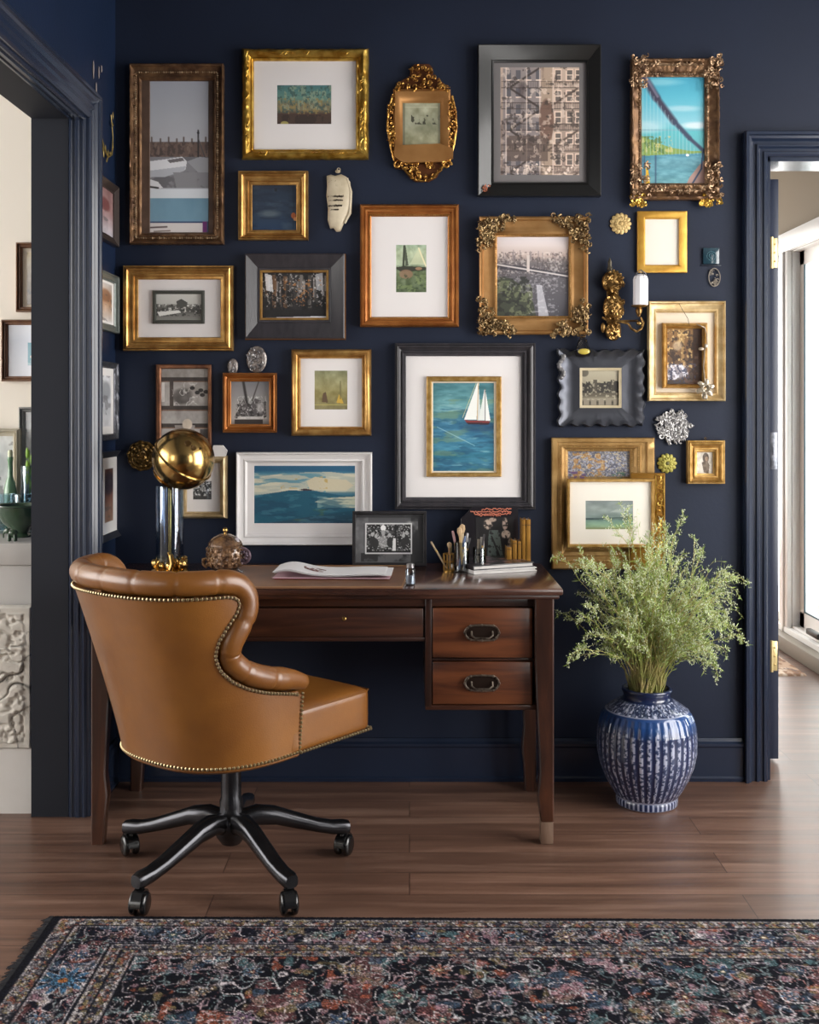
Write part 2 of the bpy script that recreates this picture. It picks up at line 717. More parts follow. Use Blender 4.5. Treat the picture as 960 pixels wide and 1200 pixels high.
# black latch on the bottom rail
w = MB().box(XRR - 0.03, XRR + 0.0, 5.36, 5.52, 0.125, 0.155, 0.008)
w.build('latch', mat('black_plastic', '#151515', rough=0.35), w5)
window_frame(7, 'x', XRR + 0.03, RW2, 2, 1)
# ledge running along the foot of the window
w = MB().box(XRR - 0.09, XRR - 0.03, 4.0, 7.2, 0.0, 0.075, 0.006)
struct('trim_2', w, mat('greige_ledge', '#8d8478', rough=0.6))

# ------------------------------------------------------- casings and skirting
def casing(name, prof, path, m):
    """sweep a profile (u across, h out) along a mitred U path.
    path: list of (base point, across vector, out vector)"""
    w = MB()
    rows = []
    for (p, ac, ou) in path:
        rows.append([Vector(p) + Vector(ac) * u + Vector(ou) * h for (u, h) in prof])
    w.grid(rows)
    for r_, rev in ((rows[0], 0), (rows[-1], 1)):
        w.add(r_, [tuple(range(len(r_)))])
    return struct(name, w, m, smooth=25)


CP = [(0, 0), (0, 0.012), (0.008, 0.018), (0.018, 0.018), (0.022, 0.012), (0.034, 0.012), (0.042, 0.020),
      (0.050, 0.020), (0.054, 0.013), (0.066, 0.013), (0.076, 0.024), (0.086, 0.028), (0.090, 0.036),
      (0.102, 0.036), (0.106, 0.030), (0.106, 0)]
k = 0.081 / 0.106
cpr = [(u * k, h) for u, h in CP]
yf = YW
casing('trim_3', cpr, [((DX0, yf, 0), (-1, 0, 0), (0, -1, 0)), ((DX0, yf, DZ), (-1, 0, 1), (0, -1, 0)),
                       ((DX1, yf, DZ), (1, 0, 1), (0, -1, 0)), ((DX1, yf, 0), (1, 0, 0), (0, -1, 0))], TRIM)
# lining of the right doorway with its stop
w = MB()
w.box(DX0 - 0.001, DX0 + 0.012, YW, YW + WT + 0.02, 0, DZ)
w.box(DX1 - 0.012, DX1, YW, YW + WT, 0, DZ)
w.box(DX0, DX1, YW, YW + WT, DZ - 0.014, DZ)
struct('trim_4', w, TRIM)
# left opening: casing on the wall face and a fluted bead on the jamb edge
k = 0.085 / 0.106
cpl = [(u * k, h * 0.75) for u, h in CP]
casing('trim_5', cpl, [((XL, YJ, 0), (0, 1, 0), (1, 0, 0)), ((XL, YJ, ZO), (0, 1, 1), (1, 0, 0)),
                       ((XL, 1.2, ZO), (0, -1, 1), (1, 0, 0)), ((XL, 1.2, 0), (0, -1, 0), (1, 0, 0))], TRIM)
JP = [(0, 0), (0, 0.004), (0.006, 0.008), (0.012, 0.004), (0.018, 0.004), (0.022, 0.009), (0.030, 0.009),
      (0.034, 0.003), (0.040, 0.003), (0.044, 0.007), (0.050, 0.007), (0.054, 0)]
casing('trim_6', JP, [((XL, YJ, 0), (-1, 0, 0), (0, -1, 0)), ((XL, YJ, ZO), (-1, 0, 0), (0, -1, -1)),
                      ((XL, 1.2, ZO), (-1, 0, 0), (0, 1, -1)), ((XL, 1.2, 0), (-1, 0, 0), (0, 1, 0))], TRIM)
GREYJ = mat('charcoal_jamb_paint', '#1b1e26', rough=0.65, spec=0.25, bump=0.03)
w = MB()
w.box(-1.152, XL - 0.054, YJ - 0.003, YJ, 0, ZO)
w.box(-1.152, XL - 0.054, 1.2, YJ, ZO - 0.003, ZO)
w.box(-1.152, XL - 0.054, 1.2, 1.203, 0, ZO)
struct('trim_7', w, GREYJ)
# skirting with a moulded top
BP = [(0, 0), (0, 0.020), (0.012, 0.022), (0.018, 0.016), (0.112, 0.016), (0.118, 0.020), (0.126, 0.020),
      (0.132, 0.012), (0.142, 0.008), (0.142, 0)]


def skirting(name, p0, p1, out, m=TRIM):
    w = MB()
    rows = []
    for p in (p0, p1):
        rows.append([Vector((p[0] + out[0] * h, p[1] + out[1] * h, u)) for u, h in BP])
    w.grid(rows)
    for r_ in rows:
        w.add(r_, [tuple(range(len(r_)))])
    return struct(name, w, m, smooth=25)


skirting('baseboard_back', (XL, YW), (DX0 - 0.082, YW), (0, -1))
skirting('baseboard_left', (XL, YJ + 0.086), (XL, YW), (1, 0))
# skirting of the room beyond on the left
struct('baseboard_left_room', MB().box(-4.0, -2.3, YLR - 0.02, YLR, 0, 0.14, 0.004), WHITE)

# open door leaf of the right doorway, seen on its hinge edge
dr = MB()
dr.box(1.264, 1.298, 3.90, 4.68, 0.012, 2.05, 0.002)
for (za, zb) in ((0.25, 0.95), (1.1, 1.9)):
    dr.box(1.260, 1.264, 4.02, 4.56, za, zb, 0.002)
door = struct('door_1', dr, mat('navy_door_paint', '#2b3245', rough=0.35, bump=0.03))
BRASS = mat('aged_brass', '#c9a765', rough=0.3, metal=0.9, col2='#8d6a35', nscale=40, bump=0.1)
for zc in (1.79, 0.375):
    h = MB()
    h.box(1.266, 1.292, 3.893, 3.90, zc - 0.052, zc + 0.052, 0.001)
    h.tube([(1.270, 3.890, zc - 0.055), (1.270, 3.890, zc + 0.055)], 0.006, 10)
    for q in (-0.03, 0.0, 0.03):
        h.ball((1.283, 3.892, zc + q), 0.0035, 6, 5)
    o = h.build('hinge', mat('pale_brass_hinge', '#d8c48e', rough=0.35, metal=0.6), door)

h = MB().box(1.268, 1.292, 3.896, 3.90, 1.03, 1.16, 0.001)
h.box(1.274, 1.286, 3.893, 3.897, 1.08, 1.11, 0.001)
h.build('latch_plate', mat('worn_steel', '#8d9098', rough=0.35, metal=0.8, col2='#5d6068', nscale=60), door)

# ----------------------------------------------------------------- daylight
wd = bpy.data.worlds.new('daylight')
sc.world = wd
wd.use_nodes = True
nt = wd.node_tree
bg = nt.nodes['Background']
tc = nt.nodes.new('ShaderNodeTexCoord')
sx = nt.nodes.new('ShaderNodeSeparateXYZ')
nt.links.new(tc.outputs['Generated'], sx.inputs[0])
mr = nt.nodes.new('ShaderNodeMapRange')      # sky brighter on the sun's side (+X)
mr.inputs['From Min'].default_value = -0.6
mr.inputs['From Max'].default_value = 0.8
mr.inputs['To Min'].default_value = 10.5
mr.inputs['To Max'].default_value = 14.0
nt.links.new(sx.outputs['X'], mr.inputs['Value'])
bg.inputs['Color'].default_value = (1.0, 0.975, 0.945, 1)
nt.links.new(mr.outputs[0], bg.inputs['Strength'])
# ------------------------------------------------------------------ artworks
def cv(wpx, hpx, base='#888888', k=2.0):
    return Art(max(8, int(wpx * k)), max(8, int(hpx * k)), base)


def art_harbour():
    a = cv(71, 178, '#a9acb4', 1.7)
    a.grad([(0, '#a3a6b0'), (0.25, '#b1b4bb'), (0.4, '#b5b6bc')])
    a.rect(0, 0.405, 1, 0.53, '#6a5850')
    a.noise(30, 24, 0.8, 3, col='#473d3b', thr=0.52, region=(0, 0.405, 1, 0.53))
    a.noise(40, 30, 0.5, 4, col='#8d7a70', thr=0.6, region=(0, 0.405, 1, 0.5))
    for i, x in enumerate((0.06, 0.2, 0.33, 0.46, 0.57, 0.7, 0.92)):
        a.line(x, 0.375 + 0.01 * (i % 2), x, 0.41, 0.012, '#5d4f49')
    a.rect(0, 0.5, 1, 0.70, '#6b6a6e')
    a.noise(12, 5, 0.7, 5, col='#8f8f94', thr=0.5, region=(0, 0.5, 1, 0.7))
    a.line(0.80, 0.33, 0.80, 0.56, 0.012, '#2d2a2c')
    a.ell(0.80, 0.345, 0.02, 0.008, '#201e20')
    a.line(0.80, 0.38, 0.92, 0.52, 0.008, '#4c4a4c')
    a.poly([(0, 0.53), (0.28, 0.515), (0.55, 0.50), (0.62, 0.53), (0.60, 0.58), (0.28, 0.625), (0, 0.63)], '#e1e2e6')
    a.poly([(0.3, 0.52), (0.55, 0.505), (0.58, 0.525), (0.35, 0.54)], '#6e6a6c')
    a.poly([(0, 0.59), (0.6, 0.56), (0.58, 0.59), (0.28, 0.628), (0, 0.632)], '#b6b9c0')
    a.poly([(0.62, 0.53), (0.82, 0.50), (1, 0.51), (1, 0.6), (0.8, 0.6)], '#9a9ba0')
    a.poly([(0, 0.64), (0.16, 0.66), (0.24, 0.70), (0, 0.71)], '#dcdde0')
    a.poly([(0.4, 0.60), (0.78, 0.60), (0.78, 0.70), (0.45, 0.70)], '#88888c')
    a.line(-0.1, 0.685, 0.16, 0.70, 0.014, '#201e20')
    a.rect(0, 0.705, 1, 0.765, '#d6dce2')
    a.rect(0, 0.765, 1, 0.915, '#6d93a8')
    a.noise(4, 3, 0.12, 9, region=(0, 0.765, 1, 0.915))
    a.rect(0, 0.915, 1, 0.925, '#2d3f66')
    a.rect(0, 0.925, 1, 1, '#d7d1cf')
    a.rect(0.87, 0.915, 0.94, 0.985, '#6b2c6c')
    a.rect(0.94, 0.915, 1, 1, '#3a4a63')
    a.line(0.02, 0.955, 0.3, 0.95, 0.012, '#4f4040')
    a.line(0.1, 0.98, 0.35, 0.975, 0.01, '#7a6a60')
    return a


def art_hills():
    a = cv(65, 47, '#55706e', 2.2)
    a.grad([(0, '#3f6f72'), (0.35, '#5f857a'), (0.5, '#726a55'), (0.62, '#7c7458'), (0.72, '#4a382e'), (1, '#40332c')])
    a.noise(9, 22, 0.6, 11, col='#99a183', thr=0.55, region=(0, 0.05, 1, 0.62))
    a.noise(18, 30, 0.7, 12, col='#37504e', thr=0.56, region=(0, 0, 1, 0.7))
    a.noise(14, 30, 0.8, 13, col='#8f7c4c', thr=0.6, region=(0, 0.35, 1, 0.72))
    a.poly([(0, 0.7), (0.5, 0.75), (1, 0.86), (1, 1), (0, 1)], '#46362f')
    a.noise(6, 16, 0.6, 15, col='#2c2420', thr=0.5, region=(0, 0.74, 1, 1))
    a.ell(0.16, 0.95, 0.07, 0.06, '#a0975a')
    return a


def art_mirror_reflection():  # aged glass tint, with a pale reflection painted into the colour
    a = cv(44, 52, '#a9a888', 2)
    a.grad([(0, '#c2c1a2'), (0.5, '#9fa187'), (1, '#a7a480')])
    a.noise(5, 5, 0.35, 21)
    a.rect(0.0, 0, 0.1, 1, '#6f6c58', 0.6)
    a.rect(0.9, 0, 1, 1, '#6f6c58', 0.5)
    a.noise(10, 14, 0.9, 22, col='#4b4a3f', thr=0.56, region=(0.25, 0.3, 0.95, 0.5))
    a.rect(0.1, 0.12, 0.9, 0.13, '#d8d6bb')
    return a


def art_facade():
    a = cv(93, 127, '#a19890', 2)
    a.grad([(0, '#b5aba2'), (0.5, '#9a918b'), (1, '#968c86')])
    a.rect(0.05, 0, 0.5, 1, '#7d7e85', 0.75)
    a.rect(0.52, 0, 0.66, 1, '#a09588', 0.8)
    for cx in np.arange(0.12, 0.5, 0.12):
        for cy in np.arange(0.04, 1.0, 0.155):
            a.rect(cx - 0.03, cy, cx + 0.03, cy + 0.09, '#555963', 0.8)
            a.rect(cx - 0.03, cy + 0.085, cx + 0.035, cy + 0.095, '#cfc8c2')
    for cx in (0.72, 0.86, 0.97):
        for cy in np.arange(0.03, 1.0, 0.19):
            a.rect(cx - 0.045, cy, cx + 0.045, cy + 0.11, '#cfc5ba')
            a.rect(cx - 0.032, cy + 0.012, cx + 0.032, cy + 0.10, '#6a6766')
            a.rect(cx - 0.032, cy + 0.052, cx + 0.032, cy + 0.058, '#d2cac0')
            a.rect(cx - 0.055, cy + 0.112, cx + 0.055, cy + 0.125, '#8a8078')
    for y in np.arange(0.175, 1.0, 0.19):
        a.rect(0.03, y + 0.02, 1, y + 0.028, '#4c4644', 0.9)
        for x in np.arange(0.03, 1.0, 0.022):
            a.rect(x, y - 0.03, x + 0.006, y + 0.02, '#4e4947', 0.7)
        a.rect(0.03, y - 0.035, 1, y - 0.029, '#463f3e', 0.8)
    for i, y in enumerate(np.arange(0.02, 1.0, 0.19)):
        if i % 2:
            a.line(0.15, y, 0.5, y + 0.17, 0.012, '#423d3c', 0.9)
            a.line(0.6, y + 0.17, 0.95, y, 0.012, '#5a514c', 0.9)
        else:
            a.line(0.5, y, 0.15, y + 0.17, 0.012, '#423d3c', 0.9)
    for x in (0.09, 0.34, 0.5, 0.66):
        a.line(x, 0, x, 1, 0.007, '#e0dad4', 0.7)
    a.ell(0.58, 0.5, 0.09, 0.2, '#6c5a52', 0.9)
    a.rect(0.10, 0.63, 0.6, 0.86, '#5d5450', 0.75)
    a.noise(22, 18, 0.5, 31, col='#d9d2ca', thr=0.62)
    a.noise(24, 20, 0.6, 33, col='#3b3736', thr=0.66)
    a.noise(30, 26, 0.8, 34, col='#e6e2dc', thr=0.6, region=(0.1, 0.88, 1, 0.98))
    a.noise(5, 7, 0.5, 35, col='#40383a', thr=0.5, soft=0.3, region=(0, 0, 0.55, 1))
    a.a = np.clip((a.a - 0.5) * 1.15 + 0.5, 0, 1) * np.array([1.03, 0.97, 0.93])
    return a


def art_bridge():
    a = cv(74, 126, '#5fb0c6', 2)
    a.grad([(0, '#3f9dba'), (0.2, '#55b0c6'), (0.42, '#86c4d2'), (0.5, '#5cb5bd'), (0.7, '#62a8ae'), (0.72, '#4d8ba0'),
            (1, '#6aa0a8')])
    a.ell(0.65, 0.30, 0.25, 0.025, '#a9d0db', 0.8, 0.9)
    a.ell(0.85, 0.455, 0.22, 0.03, '#d8e4ea', 0.9, 0.8)
    a.ell(0.1, 0.47, 0.25, 0.05, '#b6d6de', 0.8, 0.8)
    a.ell(0.3, 0.06, 0.3, 0.03, '#7fc3d2', 0.8, 0.9)
    a.rect(0, 0.49, 1, 0.505, '#79a7b5', 0.6)
    a.poly([(0, 0.54), (0.12, 0.57), (0.3, 0.62), (0.5, 0.66), (0.75, 0.685), (1, 0.69), (1, 0.705), (0.4, 0.72), (0, 0.735)],
           '#7f9a4e')
    a.noise(22, 20, 0.8, 41, col='#c9bd7a', thr=0.55, region=(0, 0.55, 0.5, 0.7))
    a.noise(22, 20, 0.8, 42, col='#4c6e3b', thr=0.55, region=(0, 0.55, 0.4, 0.73))
    a.ell(0.6, 0.80, 0.5, 0.05, '#7fb0ba', 0.5, 0.9)
    a.noise(40, 8, 0.25, 43, region=(0, 0.73, 1, 1))
    a.poly([(0.70, 1), (0.75, 0.93), (0.92, 0.8), (1, 0.76), (1, 1)], '#b08f86')
    a.line(0.95, 0.70, 0.93, 0.85, 0.012, '#2c4565')
    a.line(0.93, 0.85, 0.80, 0.98, 0.012, '#2c4565')
    a.line(0.05, 0, 0.25, 0.20, 0.055, '#39364b')
    a.line(0.25, 0.20, 0.52, 0.42, 0.045, '#39364b')
    a.line(0.08, 0.0, 0.27, 0.19, 0.018, '#6d6a80')
    a.line(0.52, 0.42, 0.75, 0.57, 0.034, '#39435b')
    a.line(0.75, 0.57, 0.99, 0.70, 0.026, '#39435b')
    for x in np.arange(0.05, 0.95, 0.055):
        top = 0.02 + 0.78 * x
        a.line(x, top, x, 0.72, 0.004, '#b6d7da', 0.55)
    a.poly([(0.08, 1), (0.095, 0.84), (0.125, 0.84), (0.16, 1)], '#e0b22c')
    for x in (0.03, 0.07, 0.24):
        a.line(x, 0.73, x, 1, 0.012, '#33506b', 0.8)
    a.ell(0.72, 0.725, 0.025, 0.012, '#e9e9e4')
    return a


def art_dark_water():
    a = cv(53, 55, '#1d2a3b', 2)
    a.grad([(0, '#2b2c38'), (0.15, '#1d2c3e'), (0.6, '#243447'), (1, '#15304f')])
    a.noise(7, 4, 0.5, 51, col='#4a5763', thr=0.52, soft=0.25)
    a.noise(14, 3, 0.4, 52, col='#101a2b', thr=0.5, soft=0.2)
    a.ell(0.9, 0.66, 0.05, 0.06, '#a3582f')
    a.ell(0.95, 0.73, 0.05, 0.04, '#c58a5a')
    a.ell(0.4, 0.62, 0.2, 0.07, '#5c676c', 0.7, 0.9)
    a.rect(0.5, 0.1, 0.56, 0.16, '#14161e')
    return a


def art_green_boat():
    a = cv(37, 56, '#9fb091', 2.4)
    a.grad([(0, '#8fa58b'), (0.2, '#b6c3a3'), (0.42, '#a9b79b'), (0.5, '#4f5f46'), (0.58, '#62704f'), (1, '#49583c')])
    a.noise(8, 7, 0.35, 61)
    a.poly([(0.0, 0.48), (0.3, 0.45), (0.9, 0.47), (1, 0.5), (0.9, 0.54), (0.2, 0.56)], '#34352a')
    a.line(0.3, 0.06, 0.27, 0.46, 0.03, '#2e3327')
    a.poly([(0.3, 0.06), (0.34, 0.06), (0.42, 0.44), (0.33, 0.45)], '#4a5142')
    a.poly([(0.45, 0.42), (0.72, 0.1), (0.92, 0.42)], '#c9ceaa', 0.7)
    a.line(0.72, 0.1, 0.93, 0.45, 0.02, '#e8dfb7')
    a.ell(0.35, 0.61, 0.2, 0.09, '#94735c', 0.8)
    a.ell(0.72, 0.50, 0.1, 0.03, '#b48a6a', 0.8)
    a.noise(14, 7, 0.6, 63, col='#7d8f5c', thr=0.55, region=(0, 0.62, 1, 1))
    a.noise(18, 9, 0.6, 64, col='#2c3a25', thr=0.58, region=(0, 0.6, 1, 1))
    return a


def art_city_haze():
    a = cv(84, 94, '#a09a9d', 2)
    a.grad([(0, '#d9d2d6'), (0.12, '#d8ccc9'), (0.25, '#bda9a0'), (0.33, '#6e6769'), (0.55, '#5a575c'), (1, '#4c4b52')])
    a.noise(44, 40, 0.45, 71, col='#e0d6cd', thr=0.55, region=(0, 0.2, 1, 0.47))
    a.noise(44, 44, 0.6, 72, col='#4a4243', thr=0.57, region=(0, 0.2, 1, 0.5))
    for i in range(16):
        rs = random.Random(i)
        x = rs.random()
        a.rect(x, 0.17 + rs.random() * 0.05, x + 0.012, 0.3, '#8c8182', 0.8)
    a.poly([(0, 0.34), (0.35, 0.37), (1, 0.47), (1, 0.53), (0.5, 0.45), (0, 0.4)], '#3f3c42')
    a.line(0, 0.35, 1, 0.5, 0.01, '#cfc7c4')
    a.rect(0.42, 0.24, 0.46, 0.44, '#cbbfb8')
    a.poly([(0, 0.5), (0.2, 0.52), (0.38, 0.62), (0.5, 0.78), (0.55, 1), (0, 1)], '#3c4034')
    a.noise(18, 18, 0.8, 73, col='#6a7053', thr=0.54, region=(0.02, 0.55, 0.5, 1))
    a.noise(20, 18, 0.8, 74, col='#232621', thr=0.55, region=(0, 0.5, 0.5, 1))
    a.poly([(0.55, 0.6), (0.62, 0.6), (0.72, 1), (0.58, 1)], '#bdbcc3', 0.8)
    a.noise(40, 22, 0.35, 75, col='#d9d6db', thr=0.6, region=(0.45, 0.45, 0.85, 1))
    a.noise(40, 34, 0.3, 76, col='#cfcbce', thr=0.6, region=(0, 0.38, 1, 0.7))
    return a


def art_farm_photo():
    a = cv(59, 38, '#b9b9b5', 2.2)
    a.grad([(0, '#c8c8c3'), (0.38, '#bcbcb7'), (0.42, '#84847f'), (0.6, '#3c3d3a'), (0.75, '#6a6a66'), (1, '#8a8a85')])
    a.noise(20, 30, 0.9, 81, col='#2c2d2b', thr=0.52, region=(0, 0.4, 1, 0.8))
    a.noise(22, 30, 0.9, 82, col='#d8d8d3', thr=0.6, region=(0, 0.4, 1, 0.7))
    a.poly([(0.45, 0.3), (0.55, 0.22), (0.68, 0.34), (0.66, 0.5), (0.46, 0.5)], '#3c3d3b')
    a.poly([(0.05, 0.66), (0.5, 0.6), (0.55, 0.68), (0.1, 0.8)], '#dcdcd8')
    a.line(0.98, 0.05, 0.98, 0.5, 0.01, '#4a4a48')
    return a


def art_night_street():
    a = cv(77, 55, '#1d1c1d', 2.2)
    a.noise(6, 8, 0.2, 91)
    rs = random.Random(5)
    for i in range(34):
        x = 0.03 + rs.random() * 0.94
        y0 = 0.1 + rs.random() * 0.15
        y1 = 0.45 + rs.random() * 0.3
        c = rs.choice(['#57524d', '#8b8580', '#3b3937', '#a8a39f', '#6a4c33', '#2a2827'])
        a.rect(x, y0, x + 0.018 + rs.random() * 0.035, y1, c, 0.75)
    a.poly([(0.08, 0.08), (0.18, 0.12), (0.2, 0.45), (0.1, 0.4)], '#d3d4d8', 0.85)
    a.poly([(0.8, 0.1), (0.9, 0.06), (0.92, 0.5), (0.82, 0.55)], '#c9cacd', 0.7)
    a.noise(34, 44, 0.7, 92, col='#e0dcd8', thr=0.67, region=(0, 0.08, 1, 0.72))
    a.noise(26, 30, 0.8, 93, col='#a8703c', thr=0.66, region=(0.3, 0.2, 0.9, 0.7))
    a.noise(20, 34, 0.9, 94, col='#0d0d0d', thr=0.55, region=(0, 0.4, 1, 0.92))
    a.rect(0, 0.78, 1, 0.93, '#1a1918', 0.8)
    a.poly([(0.1, 0.93), (0.97, 0.9), (0.97, 0.96), (0.02, 1)], '#d9dade')
    return a


def art_ochre_field():
    a = cv(40, 47, '#8f8a5c', 2.4)
    a.grad([(0, '#7f8262'), (0.3, '#98946b'), (0.6, '#8d8453'), (1, '#7c7550')])
    a.noise(7, 7, 0.22, 101)
    a.poly([(0.25, 0.78), (0.28, 0.58), (0.36, 0.54), (0.42, 0.8)], '#5d4a36')
    a.poly([(0.65, 0.8), (0.72, 0.6), (0.78, 0.66), (0.85, 0.82)], '#c7a546')
    a.line(0.76, 0.3, 0.76, 0.7, 0.02, '#6d6844', 0.7)
    a.rect(0, 0.83, 1, 0.86, '#b2a765', 0.7)
    return a


def art_glass_ship():
    a = cv(46, 51, '#8f8d8c', 2.4)
    a.grad([(0, '#77767a'), (0.5, '#9a9896'), (0.85, '#a7a29d'), (1, '#6c6763')])
    a.poly([(0.12, 0.82), (0.35, 0.4), (0.5, 0.55), (0.62, 0.4), (0.85, 0.5), (0.9, 0.82)], '#575353')
    a.lines_noise(12, 12, 111, 0.02, '#e5e3e1', 0.9, region=(0.15, 0.35, 0.9, 0.85))
    a.noise(20, 20, 0.9, 112, col='#2b2827', thr=0.56, region=(0.15, 0.45, 0.88, 0.85))
    a.line(0.33, 0.02, 0.42, 0.5, 0.03, '#2f2c2b')
    a.line(0.7, 0.05, 0.55, 0.45, 0.015, '#4d4845')
    a.rect(0.12, 0.86, 0.8, 0.96, '#2e2622')
    a.rect(0.2, 0.80, 0.82, 0.85, '#dad7d3', 0.8)
    a.ell(0.75, 0.6, 0.1, 0.12, '#dcdad8', 0.6, 0.6)
    return a


def art_shelves():
    a = cv(60, 90, '#a09a98', 2)
    a.grad([(0, '#8f8984'), (1, '#aaa6a4')])
    for y in (0.13, 0.5, 0.73):
        a.rect(0, y, 1, y + 0.05, '#241a18')
        a.rect(0, y + 0.05, 1, y + 0.065, '#6c5142')
    a.rect(0.2, 0.15, 0.27, 0.52, '#2f2320')
    a.rect(0.0, 0.2, 0.1, 0.45, '#c9c4c0')
    a.ell(0.45, 0.38, 0.2, 0.1, '#3f3a38', 0.8, 0.4)
    a.lines_noise(12, 9, 121, 0.025, '#dedad7', 0.8, region=(0.25, 0.2, 0.75, 0.5))
    for (x, y) in ((0.65, 0.27), (0.75, 0.33), (0.82, 0.30), (0.92, 0.32), (0.85, 0.36)):
        a.ell(x, y, 0.05, 0.025, '#181414')
    a.poly([(0.3, 0.75), (0.7, 0.75), (0.68, 1), (0.34, 1)], '#8b8380')
    a.ell(0.55, 0.74, 0.1, 0.07, '#cdbfae')
    a.rect(0.8, 0.8, 0.97, 0.92, '#4a4646')
    a.noise(10, 8, 0.25, 122)
    return a


def art_sailboat():
    a = cv(77, 108, '#37718a', 2.4)
    a.grad([(0, '#41737d'), (0.12, '#4d828a'), (0.25, '#5f949a'), (0.35, '#4f8690'), (0.45, '#2c6583'), (0.6, '#2f6d8c'),
            (0.8, '#32758c'), (1, '#2a6482')])
    a.noise(26, 4, 0.30, 131)
    a.noise(34, 5, 0.55, 132, col='#8fb8bd', thr=0.6, soft=0.15, region=(0, 0.15, 1, 1))
    a.noise(30, 4, 0.6, 133, col='#1d4f6d', thr=0.57, soft=0.12, region=(0, 0.3, 1, 1))
    a.noise(14, 3, 0.45, 134, col='#7d9268', thr=0.6, soft=0.12, region=(0, 0.2, 1, 1))
    a.ell(0.75, 0.51, 0.25, 0.05, '#1a4263', 0.7, 0.9)
    a.line(0.1, 0.5, 0.66, 0.70, 0.006, '#a9cfd3', 0.6)
    a.poly([(0.71, 0.01), (0.73, 0.02), (0.69, 0.42), (0.505, 0.42)], '#e9ebe6')
    a.poly([(0.72, 0.03), (0.76, 0.42), (0.70, 0.43)], '#cdd3d0')
    a.poly([(0.81, 0.10), (0.82, 0.09), (0.82, 0.43), (0.72, 0.43)], '#dfe3df')
    a.poly([(0.825, 0.10), (0.90, 0.43), (0.83, 0.435)], '#eff0ec')
    a.line(0.72, 0.0, 0.70, 0.42, 0.006, '#c6a878')
    a.line(0.70, 0.0, 0.48, 0.40, 0.004, '#c6c3a0')
    a.line(0.82, 0.09, 0.82, 0.43, 0.005, '#6a6360')
    a.poly([(0.51, 0.425), (0.9, 0.435), (0.88, 0.465), (0.55, 0.46)], '#7c3433')
    a.poly([(0.53, 0.45), (0.89, 0.455), (0.87, 0.475), (0.57, 0.47)], '#33202a')
    return a


def art_wave():
    a = cv(120, 69, '#1f5b74', 2.2)
    a.grad([(0, '#2d617f'), (0.1, '#25597a'), (0.16, '#4a7f92'), (0.22, '#b8beb0'), (0.42, '#a8aa98'), (0.5, '#33647a'),
            (0.6, '#155063'), (0.8, '#12475c'), (1, '#2b4458')])
    a.poly([(0, 0.22), (0.2, 0.18), (0.5, 0.14), (0.75, 0.13), (1, 0.18), (1, 0.45), (0.7, 0.46), (0.4, 0.42), (0, 0.52)],
           '#aeb3a6')
    a.noise(16, 5, 0.7, 141, col='#d6cfb6', thr=0.5, soft=0.15, region=(0, 0.15, 1, 0.46))
    a.noise(18, 5, 0.8, 142, col='#51879a', thr=0.56, soft=0.08, region=(0, 0.15, 0.7, 0.5))
    a.poly([(0.52, 0.28), (0.6, 0.21), (0.68, 0.23), (0.9, 0.26), (0.97, 0.35), (0.9, 0.44), (0.55, 0.43)], '#c6bda2')
    a.noise(14, 12, 0.8, 143, col='#b89a56', thr=0.56, region=(0.27, 0.2, 0.72, 0.4))
    a.poly([(0, 0.55), (0.12, 0.5), (0.35, 0.43), (0.6, 0.44), (0.8, 0.5), (1, 0.52), (1, 0.75), (0, 1)], '#175368')
    a.poly([(0.45, 0.42), (0.5, 0.40), (0.6, 0.43), (0.5, 0.44)], '#3f2d33')
    a.poly([(0.6, 0.62), (0.68, 0.56), (1, 0.53), (1, 0.72), (0.85, 0.71)], '#b6b9a3')
    a.noise(14, 8, 0.7, 144, col='#8fa7a0', thr=0.55, region=(0.62, 0.54, 1, 0.72))
    a.noise(12, 4, 0.5, 145, col='#0d3a54', thr=0.5, soft=0.1, region=(0, 0.55, 1, 1))
    a.noise(12, 6, 0.5, 146, col='#53633f', thr=0.58, soft=0.1, region=(0.3, 0.74, 1, 1))
    a.noise(22, 8, 0.4, 147, col='#4f7f8e', thr=0.58, soft=0.1, region=(0, 0.5, 1, 1))
    return a


def art_tree_photo():
    a = cv(24, 24, '#8a8a88', 3)
    a.noise(10, 10, 0.9, 151, col='#1f1f1f', thr=0.45)
    a.noise(16, 16, 0.9, 152, col='#dcdcda', thr=0.6)
    a.rect(0, 0.75, 1, 1, '#262524', 0.8)
    return a


def art_river_photo():
    a = cv(48, 45, '#8d8470', 2.4)
    a.grad([(0, '#b1a992'), (0.4, '#98907b'), (0.5, '#4d473c'), (0.7, '#5b5445'), (0.78, '#938b77'), (0.86, '#3d382e'), (1, '#756c5a')])
    rs = random.Random(3)
    for i in range(12):
        x = i / 12
        h = 0.25 + 0.2 * rs.random()
        a.rect(x, 0.55 - h * 0.6, x + 0.09, 0.62, rs.choice(['#3c372e', '#4c463b', '#2e2a23']))
    a.noise(20, 20, 0.6, 161, col='#c2baa2', thr=0.6, region=(0, 0.3, 1, 0.8))
    for x in (0.1, 0.28, 0.46, 0.64, 0.82):
        a.rect(x, 0.8, x + 0.13, 0.93, '#8a8170')
    a.ell(0.12, 0.12, 0.1, 0.1, '#4a443a', 0.7)
    return a


